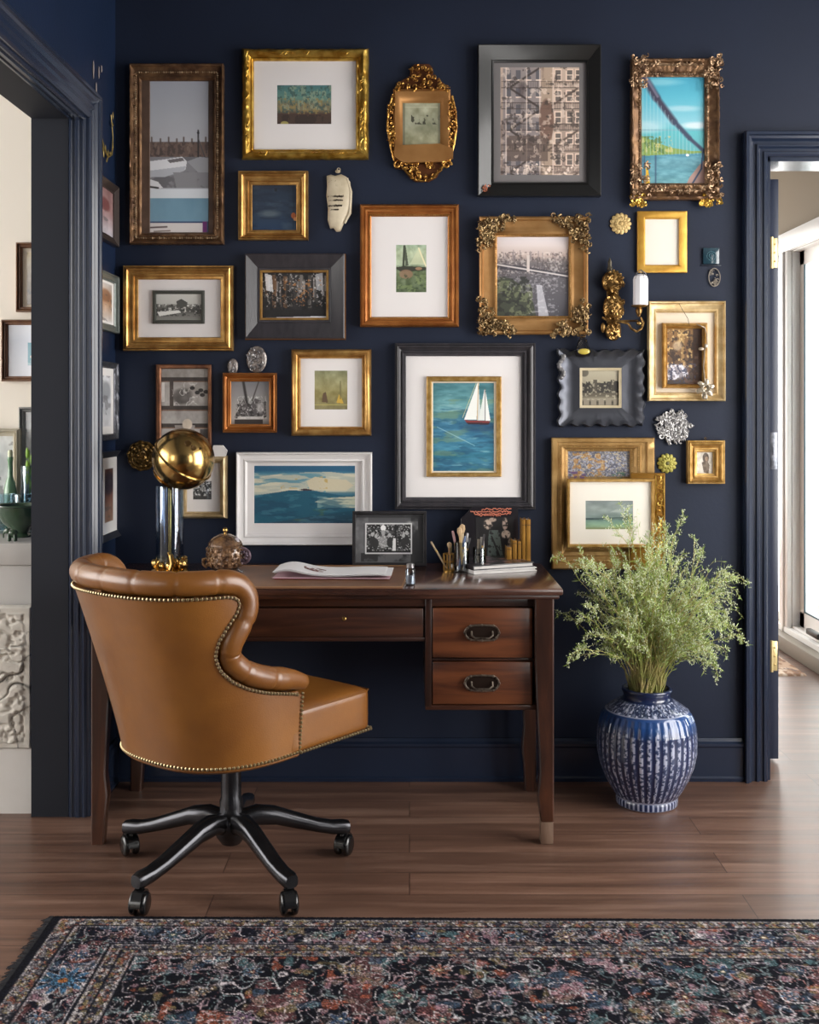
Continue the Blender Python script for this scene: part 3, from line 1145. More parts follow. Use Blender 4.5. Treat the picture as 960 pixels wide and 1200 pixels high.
def art_old_master():
    a = cv(42, 68, '#6b4f33', 2.4)
    a.grad([(0, '#8a673a'), (0.4, '#6e5033'), (0.8, '#4c3b30'), (1, '#3b3230')])
    a.rect(0.72, 0, 1, 1, '#3d2618')
    a.rect(0.42, 0.05, 0.5, 0.6, '#a98752', 0.7)
    a.rect(0.6, 0.05, 0.66, 0.7, '#4a3522', 0.8)
    a.noise(18, 14, 0.8, 171, col='#d7b67a', thr=0.58, region=(0, 0, 0.7, 0.7))
    a.noise(20, 14, 0.8, 172, col='#2e2018', thr=0.56, region=(0, 0.05, 0.9, 0.9))
    a.ell(0.3, 0.76, 0.28, 0.12, '#a6a3ae', 0.8, 0.5)
    a.noise(24, 18, 0.9, 173, col='#dcdce6', thr=0.55, region=(0.0, 0.64, 0.6, 0.9))
    a.noise(24, 18, 0.9, 174, col='#393c52', thr=0.58, region=(0.0, 0.62, 0.8, 0.95))
    a.ell(0.32, 0.32, 0.12, 0.08, '#b9a284', 0.8, 0.5)
    a.noise(14, 10, 0.5, 175, col='#7c5a4c', thr=0.6, region=(0.5, 0.5, 1, 1))
    return a


def art_mosaic():
    a = cv(72, 34, '#6f7079', 2.4)
    a.noise(20, 40, 0.9, 181, col='#9c9fae', thr=0.52)
    a.noise(22, 44, 0.9, 182, col='#4c4d5c', thr=0.55)
    a.noise(12, 14, 0.8, 183, col='#a1743a', thr=0.54, region=(0.1, 0.1, 0.6, 1))
    a.noise(24, 44, 0.7, 184, col='#c7b48d', thr=0.62)
    a.rect(0, 0.88, 1, 1, '#8a6a35', 0.8)
    a.noise(12, 20, 0.9, 185, col='#5c3f6a', thr=0.55, region=(0, 0.72, 0.3, 1))
    a.noise(12, 20, 0.9, 186, col='#4c6e5b', thr=0.55, region=(0.7, 0.75, 1, 1))
    return a


def art_green_sea():
    a = cv(56, 35, '#7f8f8c', 2.4)
    a.grad([(0, '#76807f'), (0.35, '#8f9b97'), (0.58, '#6f807c'), (0.62, '#4a5e5c'), (0.68, '#6b8a7d'), (0.85, '#8aa888'),
            (1, '#a39a72')])
    a.noise(8, 5, 0.18, 191)
    a.rect(0, 0.60, 0.3, 0.64, '#2e4245')
    a.line(0.2, 0.62, 1, 0.56, 0.012, '#405350')
    a.poly([(0.5, 0.42), (0.65, 0.32), (0.85, 0.42)], '#a8b0ab', 0.6)
    a.rect(0, 0.88, 1, 0.93, '#77805a', 0.7)
    a.ell(0.62, 0.97, 0.07, 0.03, '#6b4a34')
    return a


def art_cameo():
    a = cv(20, 26, '#d3cdc2', 3.2)
    a.ell(0.55, 0.3, 0.16, 0.2, '#4d4238')
    a.poly([(0.35, 0.5), (0.6, 0.35), (0.75, 0.6), (0.7, 0.95), (0.45, 0.9)], '#6a5c4e')
    a.ell(0.6, 0.34, 0.08, 0.1, '#9c8570')
    a.noise(8, 8, 0.3, 201)
    return a


def art_group_photo():
    a = cv(50, 34, '#3b3b3b', 2.8)
    a.noise(8, 12, 0.5, 211)
    a.noise(22, 30, 0.9, 212, col='#0e0e0e', thr=0.5)
    a.noise(26, 34, 0.9, 213, col='#c9c9c9', thr=0.62)
    a.ell(0.38, 0.14, 0.06, 0.1, '#e3e3e3')
    a.ell(0.38, 0.3, 0.045, 0.09, '#9a9a9a')
    a.ell(0.38, 0.62, 0.12, 0.22, '#b6b6b6', 0.7, 0.5)
    for (x, y) in ((0.14, 0.36), (0.22, 0.42), (0.52, 0.38), (0.83, 0.4), (0.9, 0.3)):
        a.ell(x, y, 0.035, 0.07, '#a8a8a8')
        a.ell(x, y + 0.25, 0.06, 0.16, '#2a2a2a')
    a.rect(0.64, 0.0, 0.68, 0.95, '#101010')
    a.poly([(0.6, 0.5), (0.66, 0.5), (0.66, 0.95), (0.58, 0.95)], '#d9d9d9')
    a.rect(0, 0.92, 1, 1, '#111111')
    return a


def art_portrait(seed, top, mid, low, mark, matted=0):
    a = cv(18, 50, top, 2)
    a.grad([(0, top), (0.45, mid), (1, low)])
    a.noise(6, 4, 0.25, seed)
    a.ell(0.5, 0.35, 0.3, 0.14, mark, 0.8, 0.4)
    a.noise(9, 4, 0.5, seed + 2, col='#4c4a4b', thr=0.66)
    if matted:
        b_ = matted
        inner = (a.X > b_) & (a.X < 1 - b_) & (a.Y > b_ * 0.62) & (a.Y < 1 - b_ * 0.62)
        a.a = np.where(inner[..., None], a.a, hx('#eeebe8'))
    return a


def art_abstract_pale():
    a = cv(40, 60, '#c9cfd8', 2)
    a.grad([(0, '#d5d9e0'), (0.3, '#c3cad6'), (1, '#d3d6dd')])
    a.rect(0.4, 0.35, 1, 0.78, '#8fb4c0')
    a.noise(9, 9, 0.8, 231, col='#4d93a5', thr=0.5, region=(0.4, 0.35, 1, 0.78))
    a.noise(9, 9, 0.9, 232, col='#e3e0d2', thr=0.58, region=(0.45, 0.45, 1, 0.75))
    return a
# ------------------------------------------------------------- frame builder
GOLDB = mat('bright_gold_leaf', '#dcb85c', rough=0.28, metal=0.85, col2='#a87c2c', nscale=30, bump=0.35, bscale=70)
GOLD = mat('warm_gold_leaf', '#cba160', rough=0.34, metal=0.75, col2='#a0733c', nscale=25, bump=0.15, bscale=60)
GOLDO = mat('orange_gilt', '#b5763c', rough=0.35, metal=0.6, col2='#925626', nscale=14, bump=0.15, bscale=40)
GOLDP = mat('pale_gilt', '#cfa96a', rough=0.38, metal=0.7, col2='#a8803f', nscale=40, bump=0.2, bscale=90)
GOLDM = mat('matt_gold', '#d7a94c', rough=0.45, metal=0.6, col2='#bd8c36', nscale=22, bump=0.2)
CHAMP = mat('champagne_gilt', '#cdb892', rough=0.4, metal=0.5, col2='#a58e66', nscale=25, bump=0.1)
BRONZE = mat('bronzed_gilt', '#8b6a4b', rough=0.38, metal=0.65, col2='#5b4231', nscale=28, bump=0.3, bscale=80)
BRONZEH = mat('bronze_highlight', '#b79a7a', rough=0.35, metal=0.75, col2='#6b4e38', nscale=60, bump=0.6, bscale=120)
BROWNM = mat('brown_liner', '#5a4638', rough=0.7, col2='#47362b', nscale=10)
BLACKG = mat('black_gloss_lacquer', '#141413', rough=0.3, coat=0.25)
BLACKS = mat('black_satin_wood', '#1c1b1c', rough=0.35, col2='#2a282a', nscale=30, bump=0.1)
CHARC = mat('charcoal_wood', '#2c2b2f', rough=0.38, col2='#39363a', nscale=8, bump=0.15, stretch=(6, 6, 1))
PEWTER = mat('pewter_metal', '#4e5056', rough=0.38, metal=0.7, col2='#4a4c54', nscale=8, bump=0.1)
SILVER = mat('old_silver', '#b4b2b2', rough=0.3, metal=0.85, col2='#6f6e72', nscale=50, bump=0.4, bscale=120)
WHITEF = mat('white_frame_paint', '#dcd9d8', rough=0.4, bump=0.05)
MATB = mat('white_mat_board', '#dedad9', rough=0.85)
MATC = mat('cream_mat_board', '#ddd0bb', rough=0.85)
WALN = mat('brown_walnut_frame', '#8a6448', rough=0.4, col2='#755038', nscale=12, stretch=(4, 4, 1))
GREYF = mat('grey_wood_frame', '#a5a6a3', rough=0.5, col2='#8f908d', nscale=12, bump=0.1)
BEIGEF = mat('beige_wood_frame', '#c5bda9', rough=0.55, col2='#b0a893', nscale=12, bump=0.1)
ART = paint_mat('painted_canvas', rough=0.55, bump=0.15)
PRINT = paint_mat('framed_print', rough=0.6, coat=0.35)
PHOTO = paint_mat('glossy_photograph', rough=0.5, coat=0.7)
AGED = paint_mat('aged_painted_mirror', rough=0.25, coat=0.8, metal=0.3)  # mirror whose reflection is in the painted colour


def ring_pts(r, n, out=0.0):
    """closed rectangle loop r=(x0,x1,z0,z1), n points a side"""
    x0, x1, z0, z1 = r[0] - out, r[1] + out, r[2] - out, r[3] + out
    P4 = [(x0, z0), (x1, z0), (x1, z1), (x0, z1)]
    N4 = [(0, -1), (1, 0), (0, 1), (-1, 0)]
    pts = []
    for i in range(4):
        a = P4[i]
        b = P4[(i + 1) % 4]
        for k_ in range(n):
            t = k_ / n
            if t == 0:
                nn = (N4[i - 1][0] + N4[i][0], N4[i - 1][1] + N4[i][1])
            else:
                nn = N4[i]
            pts.append((a[0] + (b[0] - a[0]) * t, a[1] + (b[1] - a[1]) * t, nn, t * math.hypot(b[0] - a[0], b[1] - a[1]) + i * 7.3))
    return pts


def lerp_rect(a, b, t):
    return tuple(a[i] + (b[i] - a[i]) * t for i in range(4))


def moulding(outer, inner, prof, n=1, amp=0.0, freq=60, wav=0.0, wfreq=0.04, seed=0, y0=0.0):
    """frame body: profile points (t across, h towards the viewer), carved if amp"""
    w = MB()
    rows = []
    for (t, h) in prof:
        r = lerp_rect(outer, inner, t)
        row = []
        for (x, z, nn, s) in ring_pts(r, n):
            dh = 0
            dx = dz = 0
            if amp:
                q = mn.noise(Vector((x * freq, z * freq, seed + t * 3)))
                q2 = mn.noise(Vector((x * freq * 2.3, z * freq * 2.3, seed + 9)))
                k_ = 1.0 if 0.02 < t < 0.98 else 0.4
                dh = amp * (q + 0.6 * q2) * k_
                if t < 0.15:
                    dx = nn[0] * amp * q * 0.6
                    dz = nn[1] * amp * q * 0.6
            if wav and t < 0.3:
                ww = wav * (sin(2 * pi * s / wfreq) + 0.4 * sin(2 * pi * s / wfreq / 1.7 + 1)) * (1 - t / 0.3)
                dx += nn[0] * ww
                dz += nn[1] * ww
            row.append(Vector((x + dx, y0 - max(0.0, h + dh if h > 0 else h), z + dz)))
        rows.append(row)
    w.grid(rows, closed=True)
    return w


PROFS = {
    'flat': [(0, 0), (0, 0.016), (0.06, 0.018), (0.94, 0.018), (1, 0.016), (1, 0.002)],
    'scoop': [(0, 0), (0, 0.026), (0.08, 0.030), (0.16, 0.029), (0.22, 0.023), (0.45, 0.018), (0.7, 0.015), (0.78, 0.017),
              (0.86, 0.017), (0.92, 0.012), (1, 0.010), (1, 0.001)],
    'ridge': [(0, 0), (0, 0.015), (0.1, 0.024), (0.2, 0.028), (0.3, 0.027), (0.36, 0.020), (0.5, 0.022), (0.62, 0.020),
              (0.7, 0.014), (0.82, 0.015), (0.9, 0.011), (1, 0.009), (1, 0.001)],
    'bevel': [(0, 0), (0, 0.030), (0.06, 0.032), (0.14, 0.030), (0.85, 0.012), (0.9, 0.015), (1, 0.013), (1, 0.001)],
    'round': [(0, 0), (0.02, 0.012), (0.1, 0.020), (0.25, 0.027), (0.4, 0.029), (0.55, 0.027), (0.7, 0.020), (0.78, 0.016),
              (0.86, 0.018), (0.95, 0.014), (1, 0.009), (1, 0.001)],
    'step': [(0, 0), (0, 0.018), (0.04, 0.023), (0.12, 0.023), (0.15, 0.019), (0.19, 0.027), (0.3, 0.030), (0.38, 0.027), (0.41, 0.020), (0.6, 0.016),
             (0.63, 0.021), (0.74, 0.021), (0.78, 0.013), (0.92, 0.012), (1, 0.010), (1, 0.001)],
    'thin': [(0, 0), (0, 0.012), (0.2, 0.015), (0.8, 0.015), (1, 0.011), (1, 0.001)],
}


def scroll_curve(c, r, turns, ang, flip=1, y=0.0, n=16, lift=0.004):
    pts = []
    for i in range(n):
        t = i / (n - 1)
        a = ang + flip * turns * 2 * pi * t
        rr = r * (1 - 0.82 * t)
        pts.append((c[0] + rr * cos(a), y - lift * sin(pi * t), c[1] + rr * sin(a)))
    return pts


def carving(w, region, n, seed, size=0.012, thick=0.0022, y=-0.02, test=None, blobs=1.2):
    """carved leaves and scrolls scattered inside region(x0,x1,z0,z1)"""
    rs = random.Random(seed)
    x0, x1, z0, z1 = region
    k_ = 0
    tries = 0
    while k_ < n and tries < n * 20:
        tries += 1
        x = rs.uniform(x0, x1)
        z = rs.uniform(z0, z1)
        if test and not test(x, z):
            continue
        k_ += 1
        s = size * rs.uniform(0.6, 1.15)
        w.tube(scroll_curve((x, z), s * 0.55, rs.uniform(0.6, 1.1), rs.uniform(0, 6.28), rs.choice((-1, 1)), y, 10,
                            lift=thick * 1.5), [thick * (1.2 - 0.6 * i / 9) for i in range(10)], 5)
        for q in range(int(blobs) + (rs.random() < blobs % 1)):
            a = rs.uniform(0, 6.28)
            M = Matrix.Rotation(a, 3, 'Y')
            cx, cz = x + s * 0.5 * cos(a), z + s * 0.5 * sin(a)
            w.ball((cx, y, cz), (s * 0.42, thick * 1.6, s * 0.16), 7, 4, M=M)
    return w


def beading(w, r, y, rad, step, wob=0.0, seed=1):
    rs = random.Random(seed)
    x0, x1, z0, z1 = r
    for (a, b) in (((x0, z0), (x1, z0)), ((x1, z0), (x1, z1)), ((x1, z1), (x0, z1)), ((x0, z1), (x0, z0))):
        L = math.hypot(b[0] - a[0], b[1] - a[1])
        k_ = max(2, int(L / step))
        for i in range(k_):
            t = (i + 0.5) / k_
            w.ball((a[0] + (b[0] - a[0]) * t, y, a[1] + (b[1] - a[1]) * t),
                   (rad * rs.uniform(1 - wob, 1 + wob),) * 3, 6, 4)
    return w


SB = 352.0      # pixels per metre at the face of the frames


class Framed:
    """a hung picture given by pixel boxes on the back wall (or own scale)"""

    def __init__(s, name, label, outer, scale=SB, wall='back', Y=None, tilt=0, loc=None, group=None, cat='picture frame', rz=0):
        s.o = outer
        s.s = scale
        s.cx = (outer[0] + outer[2]) / 2
        s.bz = outer[3]
        if loc is None:
            yy = YW - 0.001 if Y is None else Y
            X = (s.cx - 480) / scale
            Z = CAMZ - (outer[3] - 480) / scale
            loc = (X, yy, Z)
        s.root = thing(name, label, cat, loc, rz, group)

    def L(s, b):
        return ((b[0] - s.cx) / s.s, (b[2] - s.cx) / s.s, (s.bz - b[3]) / s.s, (s.bz - b[1]) / s.s)

    def frame(s, inner, prof, m, n=1, amp=0, freq=60, wav=0, wfreq=0.04, seed=0, name='frame', outer=None, y0=0, smooth=35):
        s.i = inner
        w = moulding(s.L(outer or s.o), s.L(inner), PROFS[prof] if isinstance(prof, str) else prof, n, amp, freq, wav,
                     wfreq, seed, y0)
        return w.build(name, m, s.root, smooth=smooth)

    def board(s, b, m, y=-0.004, name='mat', hole=None, bev=0.002):
        """mat board with a bevelled window (hole)"""
        L = s.L(b)
        if hole is None:
            w = MB().box(L[0], L[1], y, y + 0.003, L[2], L[3])
        else:
            H = s.L(hole)
            w = moulding(L, H, [(0, -y - 0.003), (0, -y), (1, -y)])
            H2 = (H[0] + bev, H[1] - bev, H[2] + bev, H[3] - bev)
            w2 = moulding(H, H2, [(0, -y), (1, -y - 0.002)])
            w.add(w2.v, w2.f)
        return w.build(name, m, s.root)

    def pic(s, b, art, m=None, y=-0.0045, name='print'):
        L = s.L(b)
        return canvas(name, art, L[0], L[1], L[2], L[3], y, m or PRINT, s.root)

    def back(s, m=None, y0=0.0, th=0.0025):
        L = s.L((s.i[0] - 2, s.i[1] - 2, s.i[2] + 2, s.i[3] + 2))
        MB().box(L[0], L[1], -y0 - th, -y0, L[2], L[3]).build('backing', m or BROWNM, s.root)


def inset(b, d):
    return (b[0] + d, b[1] + d, b[2] - d, b[3] - d)


# ----- 1 tall bronze harbour picture
f = Framed('picture_frame', 'tall narrow bronze carved frame around a harbour photograph of moored boats', (152, 75, 262, 286))
f.frame((165, 93, 249, 273), 'scoop', BRONZE, n=70, amp=0.0015, freq=120, seed=1)
f.back()
f.board((163, 91, 251, 275), mat('brown_liner_tall', '#665043', rough=0.6, metal=0.2, col2='#4f3d32'), y=-0.006, name='liner', hole=(174, 93, 244, 272))
f.pic((172, 91, 246, 274), art_harbour(), y=-0.0035)
w = beading(MB(), f.L((159, 85, 255, 279)), -0.024, 0.0032, 0.0075, 0.4, 3)
w.build('beading', mat('worn_gilt_edge', '#cbb290', rough=0.35, metal=0.7, col2='#7b6146', nscale=70), f.root)

# ----- 2 bright gold landscape
f = Framed('picture_frame', 'bright gold leaf frame with white mat and tiny dark hill landscape, top row', (283, 56, 432, 186))
f.i = (297, 70, 417, 174)
w = moulding(f.L(f.o), f.L(f.i), PROFS['round'], 60, 0.0025, 45, seed=2)
rs = random.Random(7)
for i in range(30):      # veined cracks in the gilding
    L = f.L(f.o)
    Li = f.L(f.i)
    side = i % 4
    if side in (0, 1):
        x = rs.uniform(L[0] + 0.01, L[1] - 0.04)
        z = (L[3] + Li[3]) / 2 if side == 0 else (L[2] + Li[2]) / 2
        pts = [(x + k_ * 0.008, -0.0285, z + rs.uniform(-0.007, 0.007)) for k_ in range(6)]
    else:
        z = rs.uniform(L[2] + 0.01, L[3] - 0.04)
        x = (L[0] + Li[0]) / 2 if side == 2 else (L[1] + Li[1]) / 2
        pts = [(x + rs.uniform(-0.007, 0.007), -0.0285, z + k_ * 0.008) for k_ in range(6)]
    w.tube(pts, 0.0015, 4)
w.build('frame', GOLDB, f.root)
f.back()
f.board((295, 68, 419, 176), MATB, hole=(324, 98, 388, 144))
f.pic((322, 96, 390, 146), art_hills(), y=-0.0035)

# ----- 3 rococo mirror
f = Framed('wall_mirror', 'small gilded rococo mirror with scrolled crest and apron, top row', (453, 73, 537, 213), cat='mirror')
L = f.L(f.o)


def lp(x, y):
    return ((x - f.cx) / f.s, (f.bz - y) / f.s)


ROC = mat('rococo_gilt', '#c99a4e', rough=0.3, metal=0.85, col2='#7c5024', nscale=60, bump=0.5, bscale=120)
COPP = mat('copper_gilt_panel', '#b58550', rough=0.38, metal=0.6, col2='#9d6d3c', nscale=10)
out = [(462, 108), (468, 95), (480, 88), (482, 78), (486, 74), (503, 74), (507, 78), (508, 88), (520, 96), (528, 108), (533, 125),
       (536, 145), (532, 165), (528, 180), (527, 192), (518, 197), (512, 207), (503, 212), (487, 212), (479, 206), (473, 198),
       (462, 196), (461, 180), (456, 165), (453, 145), (457, 125)]
pl = [lp(x, y) for x, y in out]
MB().prism(pl[::-1], -0.010, 0).build('back_plate', mat('rococo_brown_gilt', '#5f3515', rough=0.5, metal=0.4), f.root)  # darker brown plate behind the carving
g = Framed.__new__(Framed)
f.frame((472, 120, 516, 170), [(0, 0), (0, 0.018), (0.2, 0.024), (0.5, 0.022), (0.8, 0.014), (1, 0.012), (1, 0.006)], COPP,
        outer=(461, 104, 528, 186), name='frame')
L2 = lp(467, 191)
L3 = lp(531, 169)
w = MB()
pp = [lp(x, y) for x, y in ((463, 171), (516, 169), (531, 175), (531, 186), (518, 190), (472, 191), (462, 184))]
w.prism(pp[::-1], -0.030, -0.012)
w.build('apron_panel', COPP, f.root)
f.pic((470, 118, 518, 172), art_mirror_reflection(), AGED, y=-0.0115, name='mirror_glass')
w = MB()


def rc(test_poly, n, sd, size=0.014, y=-0.020):
    xs = [p[0] for p in test_poly]
    zs = [p[1] for p in test_poly]

    def ins(x, z):
        c = False
        for i in range(len(test_poly)):
            x1, z1_ = test_poly[i]
            x2, z2_ = test_poly[(i + 1) % len(test_poly)]
            if (z1_ > z) != (z2_ > z) and x < (x2 - x1) * (z - z1_) / (z2_ - z1_) + x1:
                c = not c
        return c
    carving(w, (min(xs), max(xs), min(zs), max(zs)), n, sd, size, 0.0026, y, ins)


rc([lp(x, y) for x, y in ((463, 107), (469, 96), (480, 88), (483, 76), (506, 76), (508, 88), (521, 97), (527, 107))], 46, 4)
w.build('crest', ROC, f.root)
w = MB()
rc([lp(x, y) for x, y in ((462, 110), (463, 185), (457, 168), (454, 145), (457, 122))], 24, 5)
w.tube([(lp(x, y)[0], -0.018, lp(x, y)[1]) for x, y in ((460, 112), (455, 130), (454, 150), (458, 172), (462, 188))], 0.004, 6)
w.build('side_scroll', ROC, f.root)
w = MB()
rc([lp(x, y) for x, y in ((526, 108), (532, 125), (535, 145), (531, 168), (526, 184))], 24, 6)
w.tube([(lp(x, y)[0], -0.018, lp(x, y)[1]) for x, y in ((530, 112), (534, 130), (535, 150), (532, 170), (527, 188))], 0.004, 6)
w.build('side_scroll', ROC, f.root)
w = MB()
rc([lp(x, y) for x, y in ((466, 190), (526, 190), (516, 199), (508, 210), (484, 210), (475, 200))], 34, 8)
w.tube([(lp(x, y)[0], -0.018, lp(x, y)[1]) for x, y in ((470, 194), (478, 203), (486, 210), (495, 212), (504, 210), (512, 203), (520, 194))], 0.0038, 6)
for (x, y) in ((466, 193), (524, 193)):
    w.tube([(p[0], p[1] - 0.016, p[2]) for p in scroll_curve(lp(x, y), 0.016, 1.2, 0, 1)], 0.004, 6)
w.build('apron_scroll', ROC, f.root)

# ----- 4 black gloss city photograph
f = Framed('picture_frame', 'large glossy black frame around a photograph of fire escapes on a facade', (560, 53, 704, 230))
f.frame((579, 72, 688, 213), 'bevel', BLACKG)
f.back()
f.board((577, 70, 690, 215), mat('grey_mat_board', '#6e6a6a', rough=0.7, coat=0.4), hole=(587, 77, 680, 204))
f.pic((585, 75, 682, 206), art_facade(), PHOTO, y=-0.0035, name='photograph')
w = MB()
c = f.L((562, 214, 578, 228))
carving(w, (c[0] + 0.01, c[1] - 0.01, c[2] + 0.01, c[3] - 0.01), 5, 3, 0.011, 0.0018, -0.031)
w.build('chipped_corner', mat('rose_chip', '#b06a50', rough=0.4, metal=0.4), f.root)

# ----- 5 carved bridge painting
f = Framed('picture_frame', 'ornate dark bronze frame around a turquoise painting of a suspension bridge', (740, 69, 843, 234))
f.frame((753, 89, 827, 214), 'scoop', BRONZE, n=60, amp=0.003, freq=100, seed=5)
f.back()
f.pic((751, 87, 829, 216), art_bridge(), ART, name='painting')
w = beading(MB(), f.L((750, 86, 830, 217)), -0.016, 0.003, 0.008, 0.4, 3)
w.build('beading', BRONZEH, f.root)
for i, (x0, y0, x1, y1) in enumerate(((738, 66, 760, 104), (824, 66, 846, 104), (738, 190, 760, 232), (824, 190, 846, 232))):
    w = MB()
    c = f.L((x0, y0, x1, y1))
    carving(w, c, 46, 50 + i, 0.013, 0.0025, -0.030)
    w.build('corner_ornament', BRONZEH, f.root)
for (x0, x1, yy) in ((762, 822, 76), (762, 822, 224)):
    w = MB()
    c = f.L((x0, yy - 3, x1, yy + 3))
    w.tube([(c[0], -0.025, (c[2] + c[3]) / 2), (c[1], -0.025, (c[2] + c[3]) / 2)], 0.004, 6)
    carving(w, c, 22, int(x0 + yy), 0.01, 0.002, -0.027)
    w.build('rail_ornament', BRONZEH, f.root)
for (x0, x1) in ((738, 756), (820, 846)):
    w = MB()
    c = f.L((x0, 229, x1, 241))
    carving(w, c, 26, int(x0), 0.014, 0.003, -0.022)
    w.build('rosette_foot', GOLDB, f.root)

# ----- 6 small gold, dark water
f = Framed('picture_frame', 'small square gold frame around a dark blue picture, below the hill landscape', (279, 200, 361, 281))
f.frame((295, 216, 347, 269), 'step', GOLD)
f.back()
f.pic((293, 214, 349, 271), art_dark_water(), ART, name='painting')

# ----- 7 gilt frame, green boat
f = Framed('picture_frame', 'gilt frame with wide white mat and small green picture of a boat', (422, 239, 538, 383))
f.frame((435, 253, 525, 371), 'ridge', GOLDO)
f.back()
f.board((433, 251, 527, 373), MATB, hole=(464, 286, 500, 342))
f.pic((462, 284, 502, 344), art_green_boat(), y=-0.0035)
w = beading(MB(), f.L((433.5, 251.5, 526.5, 372.5)), -0.013, 0.002, 0.0052, 0.3, 3)
w.build('beading', GOLDP, f.root)
w = beading(MB(), f.L((424, 241, 536, 381)), -0.019, 0.0032, 0.011, 0.6, 4)
w.build('outer_beading', GOLDP, f.root)

# ----- 8 gold frame with carved corners
f = Framed('picture_frame', 'wide copper gold frame with carved leaf corners around a hazy city view', (562, 254, 689, 392))
f.frame((583, 277, 667, 370), 'scoop', mat('copper_gilt', '#b48a58', rough=0.36, metal=0.65, col2='#9a6f40', nscale=12, bump=0.1))
f.back()
f.pic((581, 275, 669, 372), art_city_haze(), name='print')
w = beading(MB(), f.L((581.5, 275.5, 668.5, 371.5)), -0.0145, 0.002, 0.005, 0.3, 3)
w.build('beading', GOLDP, f.root)
CARV = mat('carved_gilt', '#a48a60', rough=0.34, metal=0.75, col2='#4d3a26', nscale=70, bump=0.5, bscale=130)
for i, (sx, sz) in enumerate(((0, 0), (1, 0), (0, 1), (1, 1))):
    w = MB()
    L = f.L(f.o)
    X0 = L[0] if sx == 0 else L[1]
    Z0 = L[2] if sz == 0 else L[3]
    dx = 1 if sx == 0 else -1
    dz = 1 if sz == 0 else -1

    def tst(x, z):
        a = (x - X0) * dx
        b = (z - Z0) * dz
        return (a < 0.057 and b < 0.115 - a * 0.9 and b > -0.004) or (b < 0.057 and a < 0.115 - b * 0.9) and min(a, b) < 0.06
    reg = (min(X0 - 0.004 * dx, X0 + 0.12 * dx), max(X0 - 0.004 * dx, X0 + 0.12 * dx), min(Z0 - 0.004 * dz, Z0 + 0.12 * dz),
           max(Z0 - 0.004 * dz, Z0 + 0.12 * dz))

    def tst2(x, z):
        a = (x - X0) * dx
        b = (z - Z0) * dz
        return min(a, b) < 0.050 and a + b * 1.0 < 0.135
    carving(w, reg, 85, 80 + i, 0.015, 0.0028, -0.028, tst2, blobs=1.6)
    w.build('corner_ornament', CARV, f.root)

# ----- 9 plain gold, blank
f = Framed('picture_frame', 'small plain gold frame with a plain cream sheet, below the bridge painting', (748, 247, 806, 319))
f.frame((757, 256, 797, 310), 'thin', GOLDM)
f.back()
f.board((755, 254, 799, 312), mat('cream_paper', '#dcd8cd', rough=0.9), name='paper')

# ----- 10 gold frame, farm photograph
f = Framed('picture_frame', 'gold frame with wide pale mat and tiny monochrome farm photograph', (144, 311, 273, 411))
f.frame((161, 327, 258, 395), 'step', GOLD)
f.back()
f.board((159, 325, 260, 397), MATB, hole=(179, 341, 238, 378))
f.frame((182, 344, 235, 375), 'thin', mat('dark_fillet', '#3a3c36', rough=0.5), outer=(178, 340, 239, 379), name='fillet', y0=0.0015)
f.pic((180, 342, 237, 377), art_farm_photo(), PHOTO, y=-0.0042, name='photograph')

# ----- 11 black frame, night street
f = Framed('picture_frame', 'heavy black frame with thin gold inner line around a dark night street picture', (288, 298, 404, 397))
f.frame((304, 316, 385, 375), 'bevel', CHARC)
f.back()
f.pic((303, 315, 386, 376), art_night_street(), PHOTO, y=-0.0035, name='photograph')
f.frame((307, 319, 382, 372), 'thin', GOLD, outer=(304, 316, 385, 375), name='gold_fillet', y0=0.0)
w = moulding(f.L((287, 297, 405, 398)), f.L((289.5, 299.5, 402.5, 395.5)), PROFS['thin'])
w.build('gold_edge', mat('worn_orange_edge', '#9a6a3c', rough=0.4, metal=0.6), f.root)

# ----- 12 gold frame, ochre field
f = Framed('picture_frame', 'plain gold frame with white mat and small ochre field painting', (341, 409, 435, 511))
f.frame((352, 420, 424, 500), 'round', GOLD)
f.back()
f.board((350, 418, 426, 502), MATB, hole=(368, 434, 407, 480))
f.pic((366, 432, 409, 482), art_ochre_field(), y=-0.0035)

# ----- 13 small copper frame, glass ship
f = Framed('picture_frame', 'small copper gold frame around a grey picture of a glass sailing ship', (261, 437, 324, 507))
f.frame((270, 447, 315, 497), 'step', GOLDO)
f.back()
f.pic((268, 445, 317, 499), art_glass_ship(), PHOTO, name='photograph')

# ----- 14 narrow frame behind the lamp
f = Framed('picture_frame', 'narrow copper edged frame showing dark shelves, behind the brass lamp globe', (182, 427, 247, 524))
f.frame((188, 432, 243, 519), 'thin', mat('rose_copper_edge', '#9a6a4c', rough=0.35, metal=0.6, col2='#5b3a2a', nscale=20))
f.back()
f.pic((186, 430, 245, 521), art_shelves(), PHOTO, name='photograph')

# ----- 15 large sailing boat painting
f = Framed('picture_frame', 'large charcoal frame with wide white mat around a painting of a white sailboat', (463, 402, 628, 597))
f.frame((476, 417, 611, 583), 'step', CHARC)
f.back()
f.board((474, 415, 613, 585), MATB, hole=(501, 442, 587, 558))
f.frame((506, 447, 582, 554), 'thin', GOLDP, outer=(500, 441, 588, 559), name='gold_fillet', y0=0.0)
f.board((504, 445, 584, 556), MATC, y=-0.007, name='inner_mat', hole=(507, 448, 580, 553))
f.pic((505, 446, 583, 555), art_sailboat(), ART, y=-0.0045, name='painting')

# ----- 16 white framed seascape
f = Framed('picture_frame', 'wide white frame around a blue abstract painting of a breaking wave', (277, 530, 436, 639))
f.frame((289, 542, 423, 627), 'scoop', WHITEF)
f.back()
f.board((287, 540, 425, 629), MATB, hole=(297, 546, 416, 614))
f.pic((295, 544, 418, 616), art_wave(), ART, y=-0.0035, name='painting')

